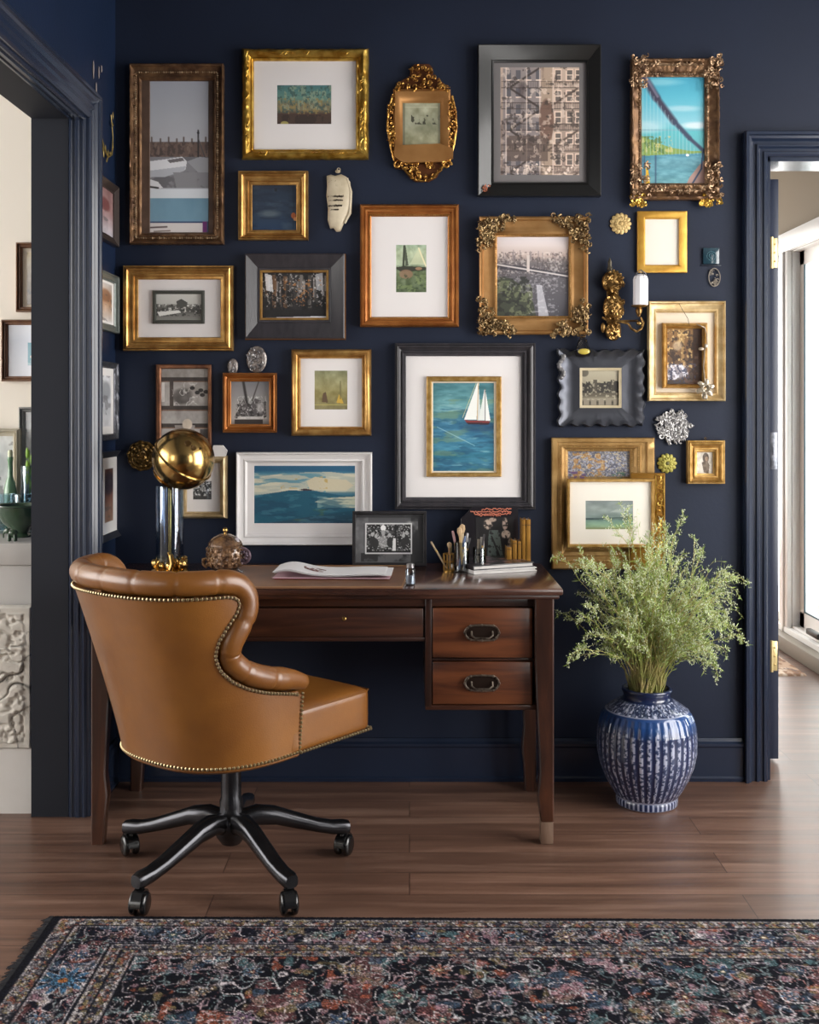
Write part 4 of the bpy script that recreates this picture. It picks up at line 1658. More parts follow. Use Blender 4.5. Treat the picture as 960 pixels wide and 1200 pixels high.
# ----- 17 champagne frame partly behind the lamp
f = Framed('picture_frame', 'champagne frame with white mat and small tree photograph, right of the lamp stem', (210, 534, 266, 608))
f.frame((218, 543, 257, 600), 'round', CHAMP)
f.back()
f.board((216, 541, 259, 602), MATB, hole=(225, 564, 247, 586))
f.pic((223, 562, 249, 588), art_tree_photo(), PHOTO, y=-0.0035, name='photograph')
MB().prism([((x - f.cx) / f.s, (f.bz - y) / f.s) for x, y in ((248, 535), (264, 535), (266, 528), (261, 522), (250, 522))], -0.02, -0.004).build('white_hanger_tab', WHITEF, f.root)

# ----- 18 scalloped pewter frame
f = Framed('picture_frame', 'pewter tray frame with scalloped wavy rim around a sepia riverside photograph', (655, 410, 755, 499))
f.frame((681, 432, 728, 477), [(0, 0), (0, 0.018), (0.05, 0.024), (0.12, 0.020), (0.35, 0.010), (0.7, 0.008), (0.9, 0.012), (1, 0.012),
                               (1, 0.002)], PEWTER, n=64, wav=0.0042, wfreq=0.046, seed=4, amp=0.0006, freq=30)
f.back()
f.pic((680, 431, 729, 478), art_river_photo(), PHOTO, name='photograph')
w = moulding(f.L((680, 431, 729, 478)), f.L((683, 434, 726, 475)), [(0, 0.009), (0, 0.013), (1, 0.010)])
w.build('cream_slip', mat('cream_slip', '#b9ab8c', rough=0.5), f.root)
w = MB()
L = f.L(f.o)
rs = random.Random(2)
for i in range(9):       # curled lip at the left
    z = L[2] + 0.16 + 0.009 * i
    w.ball((L[0] + 0.008 + 0.008 * sin(i), -0.024, z), (0.008, 0.004, 0.007), 8, 5)
w.build('curled_lip', SILVER, f.root)

# ----- 19 cream gold frame, old master
f = Framed('picture_frame', 'cream and gold box frame around a small brown interior painting, right of the candle sconce', (760, 353, 850, 470))
f.frame((770, 366, 839, 460), 'scoop', mat('cream_gilt', '#d8c193', rough=0.45, metal=0.4, col2='#b99a66', nscale=30, bump=0.2))
f.back()
f.board((768, 364, 841, 462), MATC, hole=(778, 379, 829, 454))
f.frame((783, 385, 824, 450), 'round', GOLDP, outer=(777, 378, 830, 455), name='inner_frame', y0=0.0)
f.pic((781, 383, 826, 452), art_old_master(), ART, y=-0.0055, name='painting')
w = beading(MB(), f.L((780, 381, 827, 452)), -0.028, 0.0016, 0.005, 0.3, 3)
w.build('beading', GOLDP, f.root)
w = MB()
L = f.L((795, 356, 812, 385))
w.tube([(L[0], -0.031, L[3]), (L[0] + 0.012, -0.031, L[3] - 0.022), (L[0] + 0.018, -0.029, L[3] - 0.03), (L[0] + 0.03, -0.028, L[3] - 0.05),
        (L[0] + 0.036, -0.027, L[3] - 0.075)], 0.0009, 4)
w.build('hanging_thread', mat('dark_thread', '#3b3128', rough=0.8), f.root)

# ----- 20 small gold cameo
f = Framed('picture_frame', 'tiny thick gold frame holding a portrait sketch, far right near the doorway', (806, 516, 850, 567))
f.frame((818, 530, 837, 555), 'step', GOLDP)
f.back()
f.pic((816, 528, 839, 557), art_cameo(), PRINT, name='portrait')
w = MB()
L = f.L((828, 512, 829, 516))
w.tube([(p[0], -0.008, p[1]) for p in [(L[0], L[2]), (L[0] - 0.003, L[2] + 0.006), (L[0], L[2] + 0.011), (L[0] + 0.004, L[2] + 0.006), (L[0], L[2])]], 0.001, 5)
w.build('hanging_loop', BRASS, f.root)
w = beading(MB(), f.L((808, 518, 848, 565)), -0.022, 0.002, 0.006, 0.3, 3)
w.build('beading', GOLDP, f.root)

# ----- 21 three overlapping frames above the vase
BIGG = mat('brushed_gold_frame', '#b8955f', rough=0.42, metal=0.5, col2='#957240', nscale=14, bump=0.3, bscale=90)
f = Framed('picture_frame', 'large wide gold frame with a mosaic coloured picture, behind the sea view', (647, 513, 767, 667))
f.frame((666, 529, 739, 640), [(0, 0), (0, 0.022), (0.06, 0.026), (0.3, 0.026), (0.34, 0.020), (0.55, 0.020), (0.6, 0.024), (0.75, 0.022),
                               (0.85, 0.014), (1, 0.012), (1, 0.002)], BIGG, n=50, amp=0.0008, freq=120)
f.back()
f.pic((664, 527, 741, 563), art_mosaic(), ART, name='painting')
w = beading(MB(), f.L((657, 523, 748, 657)), -0.026, 0.0018, 0.0055, 0.3, 3)
beading(w, f.L((664, 527, 741, 642)), -0.02, 0.0016, 0.005, 0.3, 4)
w.build('beading', mat('bright_bead_gilt', '#e0bf86', rough=0.3, metal=0.8), f.root)

f2 = Framed('picture_frame', 'narrow gold openwork frame edge, upright behind the framed sea view', (738, 554, 778, 667), Y=YW - 0.026)
f2.frame((764, 566, 767, 655), 'flat', mat('openwork_gilt_base', '#9a6f2c', rough=0.4, metal=0.6))
f2.back(th=0.004)
w = MB()
L = f2.L((767, 557, 776, 665))
nz = 22
for i in range(nz):
    z = L[2] + (L[3] - L[2]) * (i + 0.5) / nz
    xm = (L[0] + L[1]) / 2
    w.tube([(p[0], p[1], p[2]) for p in scroll_curve((xm + 0.004 * (-1) ** i, z), 0.010, 0.8, i * 1.3, (-1) ** i, -0.021, 9)], 0.0018, 5)
w.tube([(L[0] - 0.001, -0.02, L[2]), (L[0] - 0.001, -0.02, L[3])], 0.0022, 5)
w.tube([(L[1] + 0.001, -0.02, L[2]), (L[1] + 0.001, -0.02, L[3])], 0.0022, 5)
w.build('openwork', GOLDB, f2.root)

f3 = Framed('picture_frame', 'thin gold frame with white mat and pale green sea view, above the vase', (665, 561, 768, 642),
            scale=356, Y=YW - 0.046)
f3.frame((668.5, 565, 764, 638), 'thin', GOLDP)
f3.back()
f3.board((668, 564, 765, 639), mat('ivory_mat', '#e3ddd2', rough=0.85), hole=(687, 587, 743, 621))
f3.pic((685, 585, 745, 623), art_green_sea(), y=-0.0035)
# the small frame is held off the wall by a cleat at its back
MB().box(-0.03, 0.03, 0.0, 0.020, 0.08, 0.12, 0.002).build('cleat', WALN, f3.root)

# ----- 22 photo leaning on the desk
f = Framed('photo_frame', 'black photo frame with grey mat and group photograph, standing on the desk',
           (413, 596, 500, 660), scale=361, Y=3.60, cat='photo frame')
f.root.location.z = 0.7325
f.root.rotation_euler.x = R(-7)
f.frame((417, 600, 496, 656), 'thin', BLACKS)
f.back(BLACKS)
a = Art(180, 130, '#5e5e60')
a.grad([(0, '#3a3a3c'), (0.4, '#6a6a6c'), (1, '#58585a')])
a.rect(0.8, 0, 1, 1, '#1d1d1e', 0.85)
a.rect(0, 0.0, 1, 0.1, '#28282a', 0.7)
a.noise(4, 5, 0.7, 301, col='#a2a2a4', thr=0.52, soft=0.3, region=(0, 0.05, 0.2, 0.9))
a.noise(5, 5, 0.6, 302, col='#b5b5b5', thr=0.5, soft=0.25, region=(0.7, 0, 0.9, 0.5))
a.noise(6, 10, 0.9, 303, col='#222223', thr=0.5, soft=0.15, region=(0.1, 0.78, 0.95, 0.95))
f.pic((415, 598, 498, 658), a, PHOTO, y=-0.004, name='mat')
f.pic((429, 611, 482, 645), art_group_photo(), PHOTO, y=-0.0062, name='photograph')
w = moulding(f.L((428, 610, 483, 646)), f.L((429.5, 611.5, 481.5, 644.5)), [(0, 0.004), (0, 0.0075), (1, 0.0075), (1, 0.004)])
w.build('white_border', mat('white_photo_border', '#c9c9c9', rough=0.5), f.root)
MB().box(-0.02, 0.02, 0.0, 0.003, 0.0, 0.13).build('back_strut', BLACKS, f.root)

# -------------------------------------------- frames on the left side wall


def side_frame(label, xa, xb, za, zb, prof, m, art, inset_px, rz=90, pm=None, orn=None):
    """x range (picture px) -> depth along the left wall"""
    ya = -XL * F / (480 - xa)
    yb = -XL * F / (480 - xb)
    wd_ = yb - ya
    cy = (ya + yb) / 2
    f = Framed('picture_frame', label, (0, 0, wd_ * 350, (zb - za) * 350), scale=350, loc=(XL + 0.001, cy, za), rz=R(rz))
    H = (zb - za) * 350
    W_ = wd_ * 350
    f.frame((inset_px, inset_px, W_ - inset_px, H - inset_px), [(t_, h_ * 0.6) for t_, h_ in PROFS[prof]], m, n=24 if orn else 1, amp=0.002 if orn else 0, freq=90)
    f.back()
    f.pic((inset_px - 1, inset_px - 1, W_ - inset_px + 1, H - inset_px + 1), art, pm or PHOTO, y=-0.004)
    return f


def zz(y, x):
    s = (480 - x) / -XL
    return CAMZ - (y - 480) / s


side_frame('dark bronze frame with a reddish portrait, topmost on the left side wall', 109, 133, zz(283, 121), zz(211, 121), 'bevel',
           mat('dark_bronze', '#3d3431', rough=0.4, metal=0.3, coat=0.2), art_portrait(401, '#8a6a68', '#a88482', '#c6c3cb', '#6e3b3a'), 9)
side_frame('grey pewter frame, second from top on the left side wall', 109, 134, zz(388, 121), zz(319, 121), 'scoop',
           mat('grey_pewter', '#6f7672', rough=0.35, metal=0.5), art_portrait(405, '#d9dcdf', '#b58a68', '#e4e6e8', '#8a5f45', 0.12), 9)
side_frame('beaded silver frame with a pale print, third from top on the left side wall', 111, 133, zz(516, 122), zz(424, 122), 'scoop',
           mat('beaded_silver', '#55565c', rough=0.3, metal=0.7, bump=0.6, bscale=150), art_portrait(409, '#e6e6e8', '#b9bcc2', '#e8e8ea', '#8f9296', 0.2), 7, orn=1)
side_frame('dark frame with white mat and brown picture, lowest on the left side wall', 113, 138, zz(632, 125), zz(529, 125), 'bevel',
           mat('dark_grey_frame', '#3b3d44', rough=0.3, metal=0.3, coat=0.3), art_portrait(413, '#5d4438', '#7c5244', '#a58a70', '#2b2430', 0.26), 7)

# ---------------------------------------------- pictures in the left room


def room_frame(label, b, ins, prof, m, art, Y, matc=None, hole=None, wall=True, name='picture_frame'):
    s_ = F / Y
    f = Framed(name, label, b, scale=s_, Y=Y)
    f.frame((b[0] + ins, b[1] + ins, b[2] - ins, b[3] - ins), prof, m)
    f.back()
    if matc:
        f.board((b[0] + ins - 1, b[1] + ins - 1, b[2] - ins + 1, b[3] - ins + 1), matc, hole=hole)
        f.pic((hole[0] - 1, hole[1] - 1, hole[2] + 1, hole[3] + 1), art, PHOTO, y=-0.0035)
    else:
        f.pic((b[0] + ins - 1, b[1] + ins - 1, b[2] - ins + 1, b[3] - ins + 1), art, PHOTO, y=-0.0035)
    return f


YR = YLR - 0.001
room_frame('walnut frame with cream mat, upper one on the cream wall through the left opening', (21, 285, 72, 366), 6, 'step', WALN,
           art_portrait(421, '#c9b98f', '#8a7b66', '#6e5d4c', '#e3dccd'), YR, MATC, (32, 296, 61, 357))
room_frame('walnut frame with a pale blue abstract picture, through the left opening', (4, 375, 74, 447), 6, 'step', WALN, art_abstract_pale(), YR)
# ---------------------------------------------------------------------- desk
def wood_mat(name, dark, mid, light, axis='x', rough=0.3, scale=1.0, coat=0.3):
    m = bpy.data.materials.new(name)
    m.use_nodes = True
    nt = m.node_tree
    b = nt.nodes['Principled BSDF']
    tc = nt.nodes.new('ShaderNodeTexCoord')
    mp = nt.nodes.new('ShaderNodeMapping')
    s = {'x': (1.2, 14, 14), 'z': (14, 14, 1.2), 'y': (14, 1.2, 14)}[axis]
    mp.inputs['Scale'].default_value = tuple(v * scale for v in s)
    nt.links.new(tc.outputs['Object'], mp.inputs['Vector'])
    n = nt.nodes.new('ShaderNodeTexNoise')
    n.inputs['Scale'].default_value = 1.6
    n.inputs['Detail'].default_value = 8
    n.inputs['Roughness'].default_value = 0.6
    n.inputs['Distortion'].default_value = 1.0
    nt.links.new(mp.outputs[0], n.inputs['Vector'])
    r = nt.nodes.new('ShaderNodeValToRGB')
    e = r.color_ramp.elements
    e[0].position = 0.3
    e[0].color = (*hexc(dark), 1)
    e[1].position = 0.72
    e[1].color = (*hexc(light), 1)
    k_ = e.new(0.5)
    k_.color = (*hexc(mid), 1)
    nt.links.new(n.outputs['Fac'], r.inputs['Fac'])
    nt.links.new(r.outputs['Color'], b.inputs['Base Color'])
    b.inputs['Roughness'].default_value = rough
    b.inputs['Coat Weight'].default_value = coat
    b.inputs['Coat Roughness'].default_value = 0.2
    bp = nt.nodes.new('ShaderNodeBump')
    bp.inputs['Strength'].default_value = 0.15
    bp.inputs['Distance'].default_value = 0.002
    nt.links.new(n.outputs['Fac'], bp.inputs['Height'])
    nt.links.new(bp.outputs['Normal'], b.inputs['Normal'])
    return m


WD = wood_mat('dark_mahogany', '#1f110c', '#361e15', '#52301f')
WDZ = wood_mat('dark_mahogany_upright', '#1b0f0a', '#321b12', '#4f2d1c', 'z')
WDR = wood_mat('warm_mahogany_drawer', '#341a0f', '#5a301a', '#774426', rough=0.35)
WDT = wood_mat('polished_desk_top', '#2c1a15', '#452b21', '#684638', rough=0.22, coat=0.6)
DT = 0.7315
desk = thing('writing_desk', 'dark mahogany writing desk with two brass handled drawers at the right, on the plank floor', 'desk',
             (-0.245, 3.42, 0))
dx, dy = 0.245, -3.42


def D(mb, x0, x1, y0, y1, z0, z1, bev=0.003):
    return mb.box(x0 + dx, x1 + dx, y0 + dy, y1 + dy, z0, z1, bev)


YF = 3.148
YBK = 3.668
D(MB(), -0.935, 0.437, YF, YBK + 0.012, DT - 0.020, DT, 0.006).build('desk_top', WDT, desk)
D(MB(), -0.925, 0.427, YF + 0.010, YBK + 0.004, DT - 0.032, DT - 0.0195, 0.004).build('top_moulding', WD, desk)
# apron boards
D(MB(), -0.86, 0.36, YF + 0.05, YF + 0.07, 0.672, DT - 0.031).build('top_rail', WD, desk)
D(MB(), -0.86, 0.37, YBK - 0.06, YBK - 0.035, 0.56, DT - 0.031).build('back_apron', WD, desk)
for xx in (-0.905, 0.366):
    D(MB(), xx, xx + 0.024, YF + 0.07, YBK - 0.05, 0.56 if xx < 0 else 0.38, DT - 0.031).build('side_apron', WDZ, desk)
# long centre drawer
dw = D(MB(), -0.85, 0.040, YF + 0.045, YF + 0.066, 0.585, 0.668, 0.003).build('drawer', WD, desk)
k_ = MB()
k_.lathe([(0.0, 0.002), (0.004, 0.002), (0.006, 0.0), (0.006, -0.001), (0, -0.001)], 12,
         M=Matrix.Translation((-0.188 + dx, YF + 0.044 + dy, 0.638)) @ Matrix.Rotation(R(90), 4, 'X'))
k_.build('keyhole', BRASS, dw)
D(MB(), -0.86, 0.045, YF + 0.047, YF + 0.07, 0.572, 0.585).build('lower_rail', WD, desk)
# right pedestal box
D(MB(), 0.045, 0.064, YF + 0.042, YBK - 0.06, 0.385, DT - 0.031, 0.002).build('pedestal_side', WDZ, desk)
D(MB(), 0.045, 0.37, YF + 0.044, YBK - 0.06, 0.375, 0.390, 0.003).build('pedestal_floor', WD, desk)
D(MB(), 0.064, 0.36, YF + 0.046, YF + 0.066, 0.517, 0.524, 0.001).build('drawer_rail', WD, desk)


def bail_handle(cx, cz, parent):
    yb = YF + 0.036 + dy
    pl_ = MB()
    oct_ = []
    for i in range(24):
        a = 2 * pi * i / 24
        sx = 0.047 * (abs(cos(a)) ** 0.6) * (1 if cos(a) > 0 else -1)
        sz = 0.022 * (abs(sin(a)) ** 0.6) * (1 if sin(a) > 0 else -1)
        oct_.append((cx + dx + sx * (1 + 0.05 * cos(6 * a)), cz + sz))
    pl_.prism(oct_, yb - 0.003, yb)
    pl_.build('handle_plate', mat('recessed_plate', '#2e211a', rough=0.4, metal=0.6), parent)
    h = MB()
    h.tube([(x, yb - 0.004, z) for x, z in oct_], 0.0032, 7, closed=True)
    for i in range(0, 24, 2):
        h.ball((oct_[i][0], yb - 0.005, oct_[i][1]), 0.0042, 6, 5)
    h.tube([(cx + dx - 0.030, yb - 0.004, cz + 0.004), (cx + dx - 0.030, yb - 0.014, cz - 0.006), (cx + dx - 0.02, yb - 0.017, cz - 0.013),
            (cx + dx + 0.02, yb - 0.017, cz - 0.013), (cx + dx + 0.030, yb - 0.014, cz - 0.006), (cx + dx + 0.030, yb - 0.004, cz + 0.004)],
           0.0028, 7)
    h.build('handle', mat('antique_nickel', '#a59a8c', rough=0.3, metal=0.9, col2='#5d5248', nscale=60), parent)


for (z0, z1) in ((0.526, 0.670), (0.392, 0.515)):
    w = D(MB(), 0.066, 0.354, YF + 0.040, YF + 0.062, z0, z1, 0.004)
    o = w.build('drawer', WDR, desk)
    b_ = D(MB(), 0.066 + 0.006, 0.354 - 0.006, YF + 0.0385, YF + 0.041, z0 + 0.005, z0 + 0.008, 0.0005)
    D(b_, 0.072, 0.348, YF + 0.0385, YF + 0.041, z1 - 0.008, z1 - 0.005, 0.0005)
    bail_handle(0.208, (z0 + z1) / 2 + 0.002, o)


def desk_leg(xo, y, sx, foot):
    """square tapered leg, outer face straight, flared knee above the foot"""
    w = MB()
    st = [(0.0 if not foot else 0.065, 0.036), (0.08, 0.040), (0.14, 0.046), (0.20, 0.040), (0.26, 0.042), (0.42, 0.050), (0.55, 0.054),
          (DT - 0.032, 0.054)]
    rows = []
    for z, wd_ in st:
        x0 = xo - sx * wd_
        xa, xb = min(xo, x0), max(xo, x0)
        c = 0.004
        y0, y1 = y, y + wd_
        rows.append([Vector(p) for p in ((xa + c, y0, z), (xb - c, y0, z), (xb, y0 + c, z), (xb, y1 - c, z), (xb - c, y1, z),
                                         (xa + c, y1, z), (xa, y1 - c, z), (xa, y0 + c, z))])
    w.grid(rows, closed=True)
    w.add(rows[0], [tuple(range(8))])
    w.add(rows[-1], [tuple(range(8))])
    o = w.build('leg', WDZ, desk, smooth=30)
    if foot:
        x0 = xo - sx * 0.038
        MB().box(min(xo - sx * 0.002, x0), max(xo - sx * 0.002, x0), y + 0.002, y + 0.038, 0.0, 0.067, 0.003).build(
            'foot', wood_mat('pale_worn_foot', '#4c3a30', '#6b5547', '#8a7362', 'z'), o)


desk_leg(0.412 + dx, YF + 0.012 + dy, 1, True)
desk_leg(-0.908 + dx, YF + 0.012 + dy, -1, False)
desk_leg(0.412 + dx, YBK - 0.065 + dy, 1, False)
desk_leg(-0.908 + dx, YBK - 0.065 + dy, -1, False)

# ------------------------------------------------------------ things on desk


def onD(px, py):
    """point on the desk top seen at the pixel"""
    Y = (CAMZ - DT) * F / (py - 480)
    return Vector(((px - 480) * Y / F, Y, DT))


# leather blotter
q = thing('desk_blotter', 'tan leather desk blotter lying on the desk top under the papers', 'desk pad', (-0.26, 3.28, DT))
w = MB()
c = [onD(472, 690), onD(484, 664), onD(262, 664), onD(250, 690)]
c = [p - Vector((-0.26, 3.28, DT)) for p in c]
w.add([(p.x, p.y, 0.0) for p in c] + [(p.x, p.y, 0.004) for p in c], [(0, 1, 2, 3)[::-1], (4, 5, 6, 7), (0, 1, 5, 4), (1, 2, 6, 5), (2, 3, 7, 6), (3, 0, 4, 7)])
w.build('pad', mat('tan_blotter_leather', '#7c573d', rough=0.45, col2='#694631', nscale=8, bump=0.1), q)
w = MB()
w.tube([(p.x * 0.985, p.y * 0.97, 0.0045) for p in c] + [(c[0].x * 0.985, c[0].y * 0.97, 0.0045)], 0.0009, 4)
w.build('stitching', mat('blotter_stitch', '#b48a5e', rough=0.6), q)
# stack of papers: sheets with curled left end
rs = random.Random(12)
PAP = mat('white_paper', '#dcdbdd', rough=0.8)
for i in range(5):
    q = None
    w = MB()
    a = R(rs.uniform(-2.5, 2.5))
    x0, y0 = -0.405 + rs.uniform(-0.01, 0.01), 3.295 + rs.uniform(-0.008, 0.012)
    rows = []
    z = DT + 0.0045 + i * 0.0032
    nx, ny = 24, 8
    lx = 0.345 + rs.uniform(-0.02, 0.01) - (0.02 if i == 4 else 0)
    for jy in range(ny + 1):
        row = []
        for jx in range(nx + 1):
            u = jx / nx
            v = jy / ny
            x = (u - 0.0) * lx
            y = v * 0.165
            h = 0.0
            if i >= 2:
                h = 0.014 * math.exp(-((u - 0.10) / 0.16) ** 2) + 0.0015 * sin(9 * u) + 0.002
            row.append(Vector((x * cos(a) - y * sin(a), x * sin(a) + y * cos(a), h)))
        rows.append(row)
    w.grid(rows)
    top = [[p + Vector((0, 0, 0.0014)) for p in r_] for r_ in rows]
    w.grid(top)
    w.grid([rows[0], top[0]])
    w.grid([rows[-1], top[-1]])
    w.grid([[r_[0] for r_ in rows], [r_[0] for r_ in top]])
    w.grid([[r_[-1] for r_ in rows], [r_[-1] for r_ in top]])
    nm = mat('pinkish_paper', '#c7a3ab', rough=0.8) if i == 1 else (mat('red_edged_paper', '#b5424e', rough=0.8) if i == 0 else PAP)
    o = w.build('paper_sheet', nm, None)
    o.location = (x0, y0, z)
    lab = ['dark red sheet of paper, lowest of the loose stack on the blotter', 'pink sheet of paper near the bottom of the loose stack on the blotter',
           'white sheet of paper in the middle of the loose stack on the blotter', 'white sheet just below the drawing sheet on the blotter',
           'white sheet with a small brown sketch, topmost of the papers'][i]
    tag(o, lab, 'paper', 'loose papers on the blotter')
    if i == 4:
        w = MB()
        for k_ in range(7):
            cx, cy = 0.105 + rs.uniform(-0.018, 0.022), 0.075 + rs.uniform(-0.02, 0.02)
            pts = []
            for j in range(14):
                t = j / 13 * 5.5
                rx = 0.012 + 0.004 * sin(k_ + t)
                x = cx + rx * 1.3 * cos(t + k_)
                y = cy + rx * sin(t + k_ * 0.7)
                u = x / lx
                h = 0.014 * math.exp(-((u - 0.10) / 0.16) ** 2) + 0.0015 * sin(9 * u) + 0.002 + 0.0021
                pts.append((x * cos(a) - y * sin(a), x * sin(a) + y * cos(a), h))
            w.tube(pts, 0.0008, 4)
        w.build('ink_sketch', mat('sepia_ink', '#6e4a44', rough=0.8), o)

# small glass vial lying beside the blotter
g = thing('glass_vial', 'small clear glass vial with silver cap standing right of the blotter', 'vial', tuple(onD(481, 686)))
w = MB()
Mv = Matrix.Translation((0, 0, 0.0342)) @ Matrix.Scale(0.62, 4, (0, 0, 1)) @ Matrix.Scale(1.2, 4, (1, 0, 0)) @ Matrix.Scale(1.2, 4, (0, 1, 0))
w.lathe([(0.006, -0.055), (0.0105, -0.052), (0.012, -0.045), (0.012, 0.02), (0.009, 0.026), (0.007, 0.03)], 16, M=Mv)
w.build('body', glass_mat('vial_glass', '#dfe6ec', 0.05, 0.9), g)
w = MB().lathe([(0.0, 0.028), (0.009, 0.028), (0.0095, 0.045), (0.006, 0.048), (0, 0.048)], 16, M=Mv)
w.build('cap', SILVER, g)
w = MB().lathe([(0.0, -0.048), (0.010, -0.046), (0.010, -0.01), (0, -0.01)], 12, M=Mv)
w.build('contents', mat('pale_liquid', '#b9bdc6', rough=0.15, metal=0.4), g)

# two large flat books, rotated towards the camera


def flat_book(label, loc, rz, lx, ly, th, cover, page, art=None, group='flat books on the desk'):
    b = thing('book', label, 'book', loc, rz, group)
    w = MB()
    w.box(0, lx, 0, ly, 0, 0.003, 0.0008)
    w.box(0, lx, 0, ly, th - 0.003, th, 0.0008)
    w.box(-0.002, 0.002, 0, ly, 0.001, th - 0.001, 0.001)
    w.build('cover', cover, b)
    MB().box(0.002, lx - 0.004, 0.004, ly - 0.004, 0.003, th - 0.003).build('pages', page, b)
    if art is not None:
        V = np.stack([art.X * (lx - 0.004) + 0.002, (1 - art.Y) * (ly - 0.004) + 0.002, np.full_like(art.X, th + 0.0003)], -1).reshape(-1, 3)
        me = grid_mesh('cover_picture', V, art.w, art.h)
        paint_attr(me, art.a.reshape(-1, 3))
        me.materials.append(PHOTO)
        o = bpy.data.objects.new('cover_picture', me)
        C.objects.link(o)
        o.parent = b
    return b


PAGE = mat('book_pages', '#d8d5d2', rough=0.8, col2='#bab6b2', nscale=200, stretch=(0.05, 0.05, 4))
DKC = mat('dark_book_cover', '#1d1a1e', rough=0.3, coat=0.3)
a = Art(110, 90, '#211c22')
a.noise(8, 8, 0.9, 501, col='#7a5560', thr=0.55)
a.noise(14, 12, 0.9, 502, col='#b59ba2', thr=0.62)
a.noise(14, 12, 0.9, 503, col='#121116', thr=0.55)
p0 = onD(556, 673.5)
flat_book('flat book with white cover, lower of the pair at the right end of the desk', tuple(p0), R(22), 0.218, 0.185, 0.012,
          mat('white_book_cover', '#cfccca', rough=0.4), PAGE)
flat_book('flat book with a dark mottled cover, upper of the pair on the desk',
          (p0.x - 0.002, p0.y + 0.001, DT + 0.0122), R(24), 0.215, 0.185, 0.015, DKC, PAGE, a)

# row of slim gold spined books against the wall
GS = mat('gold_book_spine', '#b5853b', rough=0.35, metal=0.5, col2='#96682a', nscale=15)
heights = [(594, 600, 635.5), (601, 606, 627.5), (607, 611, 628.5), (612, 616, 603), (616.8, 622, 603)]
sp_lab = ['slim gold spined book, shortest and leftmost in the row at the back of the desk',
          'slim gold spined book, second from left in the row at the back of the desk',
          'slim gold spined book in the middle of the row at the back of the desk',
          'tall slim gold spined book, left one of the two tall ones on the desk',
          'tall slim gold spined book, rightmost in the row at the back of the desk']
for (xa, xb, yt), lab in zip(heights, sp_lab):
    Y = 3.565
    s_ = F / Y
    b = thing('book', lab, 'book', ((xa + xb) / 2 / s_ - 480 / s_, Y, DT), 0, 'gold spined books on the desk')
    hw = (xb - xa) / 2 / s_
    hh = (659.5 - yt) / s_
    w = MB()
    w.box(-hw, hw, 0, 0.003, 0, hh, 0.001)
    w.box(-hw, -hw + 0.0015, 0, 0.07, 0, hh)
    w.box(hw - 0.0015, hw, 0, 0.07, 0, hh)
    w.build('cover', GS, b)
    MB().box(-hw + 0.0016, hw - 0.0016, 0.003, 0.066, 0.002, hh - 0.003).build('pages', PAGE, b)
    for t in (0.12, 0.88):
        w = MB().box(-hw - 0.0002, hw + 0.0002, -0.0005, 0.001, hh * t, hh * t + 0.0025)
        w.build('spine_band', mat('dark_spine_band', '#5a3c16', rough=0.5), b)

# black book leaning upright behind the pens, coral lettering on top
b = thing('leaning_book', 'black upright book with coral scribbled title, leaning on the wall behind the pens', 'book', (0, 3.645, DT), 0)
s_ = F / 3.645
xc = 576
pol = [((x - 480) / s_, (660.5 - y) / s_) for x, y in ((541, 660.5), (541, 607), (555, 593), (608, 593), (608, 660.5))]
w = MB().prism(pol, 0.0, 0.012)
w.build('cover', DKC, b)
MB().prism([(x * 0.995 + (0.0005), z * 0.99 + 0.001) for x, z in pol], 0.012, 0.024).build('pages', PAGE, b)
b.rotation_euler.x = R(-6)
w = MB()
rs = random.Random(4)
for (xa, xb, yy) in ((565, 601, 596), (551.5, 601, 599), (556, 600, 601.5), (560, 588, 603.5)):
    pts = []
    n = int((xb - xa) * 1.1)
    for i in range(n):
        pts.append(((xa + (xb - xa) * i / n - 480) / s_, -0.0008, (660.5 - yy + rs.uniform(-1.0, 1.0)) / s_))
    w.tube(pts, 0.0017, 4)
w.build('title_lettering', mat('coral_ink', '#cf8068', rough=0.5), b)
a = Art(110, 110, '#1a1819')
a.poly([(0.30, 0.95), (0.35, 0.3), (0.62, 0.3), (0.72, 0.95)], '#5f6b66')
a.line(0.42, 0.45, 0.62, 0.9, 0.02, '#20211f')
a.ell(0.33, 0.16, 0.12, 0.12, '#c7b3a2', 1, 0.3)
a.ell(0.45, 0.05, 0.10, 0.05, '#b09a8b', 1, 0.3)
a.ell(0.78, 0.15, 0.07, 0.15, '#b8a294', 1, 0.3)
a.ell(0.80, 0.4, 0.12, 0.10, '#c8b6a6', 1, 0.3)
a.ell(0.92, 0.72, 0.08, 0.25, '#9c8b78', 0.9, 0.3)
a.noise(16, 16, 0.8, 511, col='#1a1819', thr=0.56)
canvas('cover_picture', a, (558 - 480) / s_, (602 - 480) / s_, (660.5 - 655) / s_, (660.5 - 606) / s_, -0.0008, PHOTO, b)

# pen cups
GLS = glass_mat('clear_glass', '#eef2f4', 0.03, 0.95)


def cup(label, px, Y, r, h, m, wire=False, base='pen_cup'):
    s_ = F / Y
    t = thing(base, label, 'pen holder', ((px - 480) / s_, Y, DT))
    w = MB()
    if wire:
        for z in (0.004, h * 0.55, h):
            w.tube([(r * cos(a_), r * sin(a_), z) for a_ in [2 * pi * i / 20 for i in range(20)]], 0.0015, 5, closed=True)
        for i in range(10):
            a_ = 2 * pi * i / 10
            w.tube([(r * cos(a_), r * sin(a_), 0.003), (r * cos(a_), r * sin(a_), h)], 0.0011, 4)
        w.lathe([(0, 0.0), (r, 0.0), (r, 0.004), (0, 0.004)], 20)
    else:
        w.lathe([(0, 0), (r * 0.95, 0), (r, 0.004), (r, h), (r - 0.0025, h), (r - 0.003, 0.006), (0, 0.006)], 24)
    w.build('body', m, t)
    return t


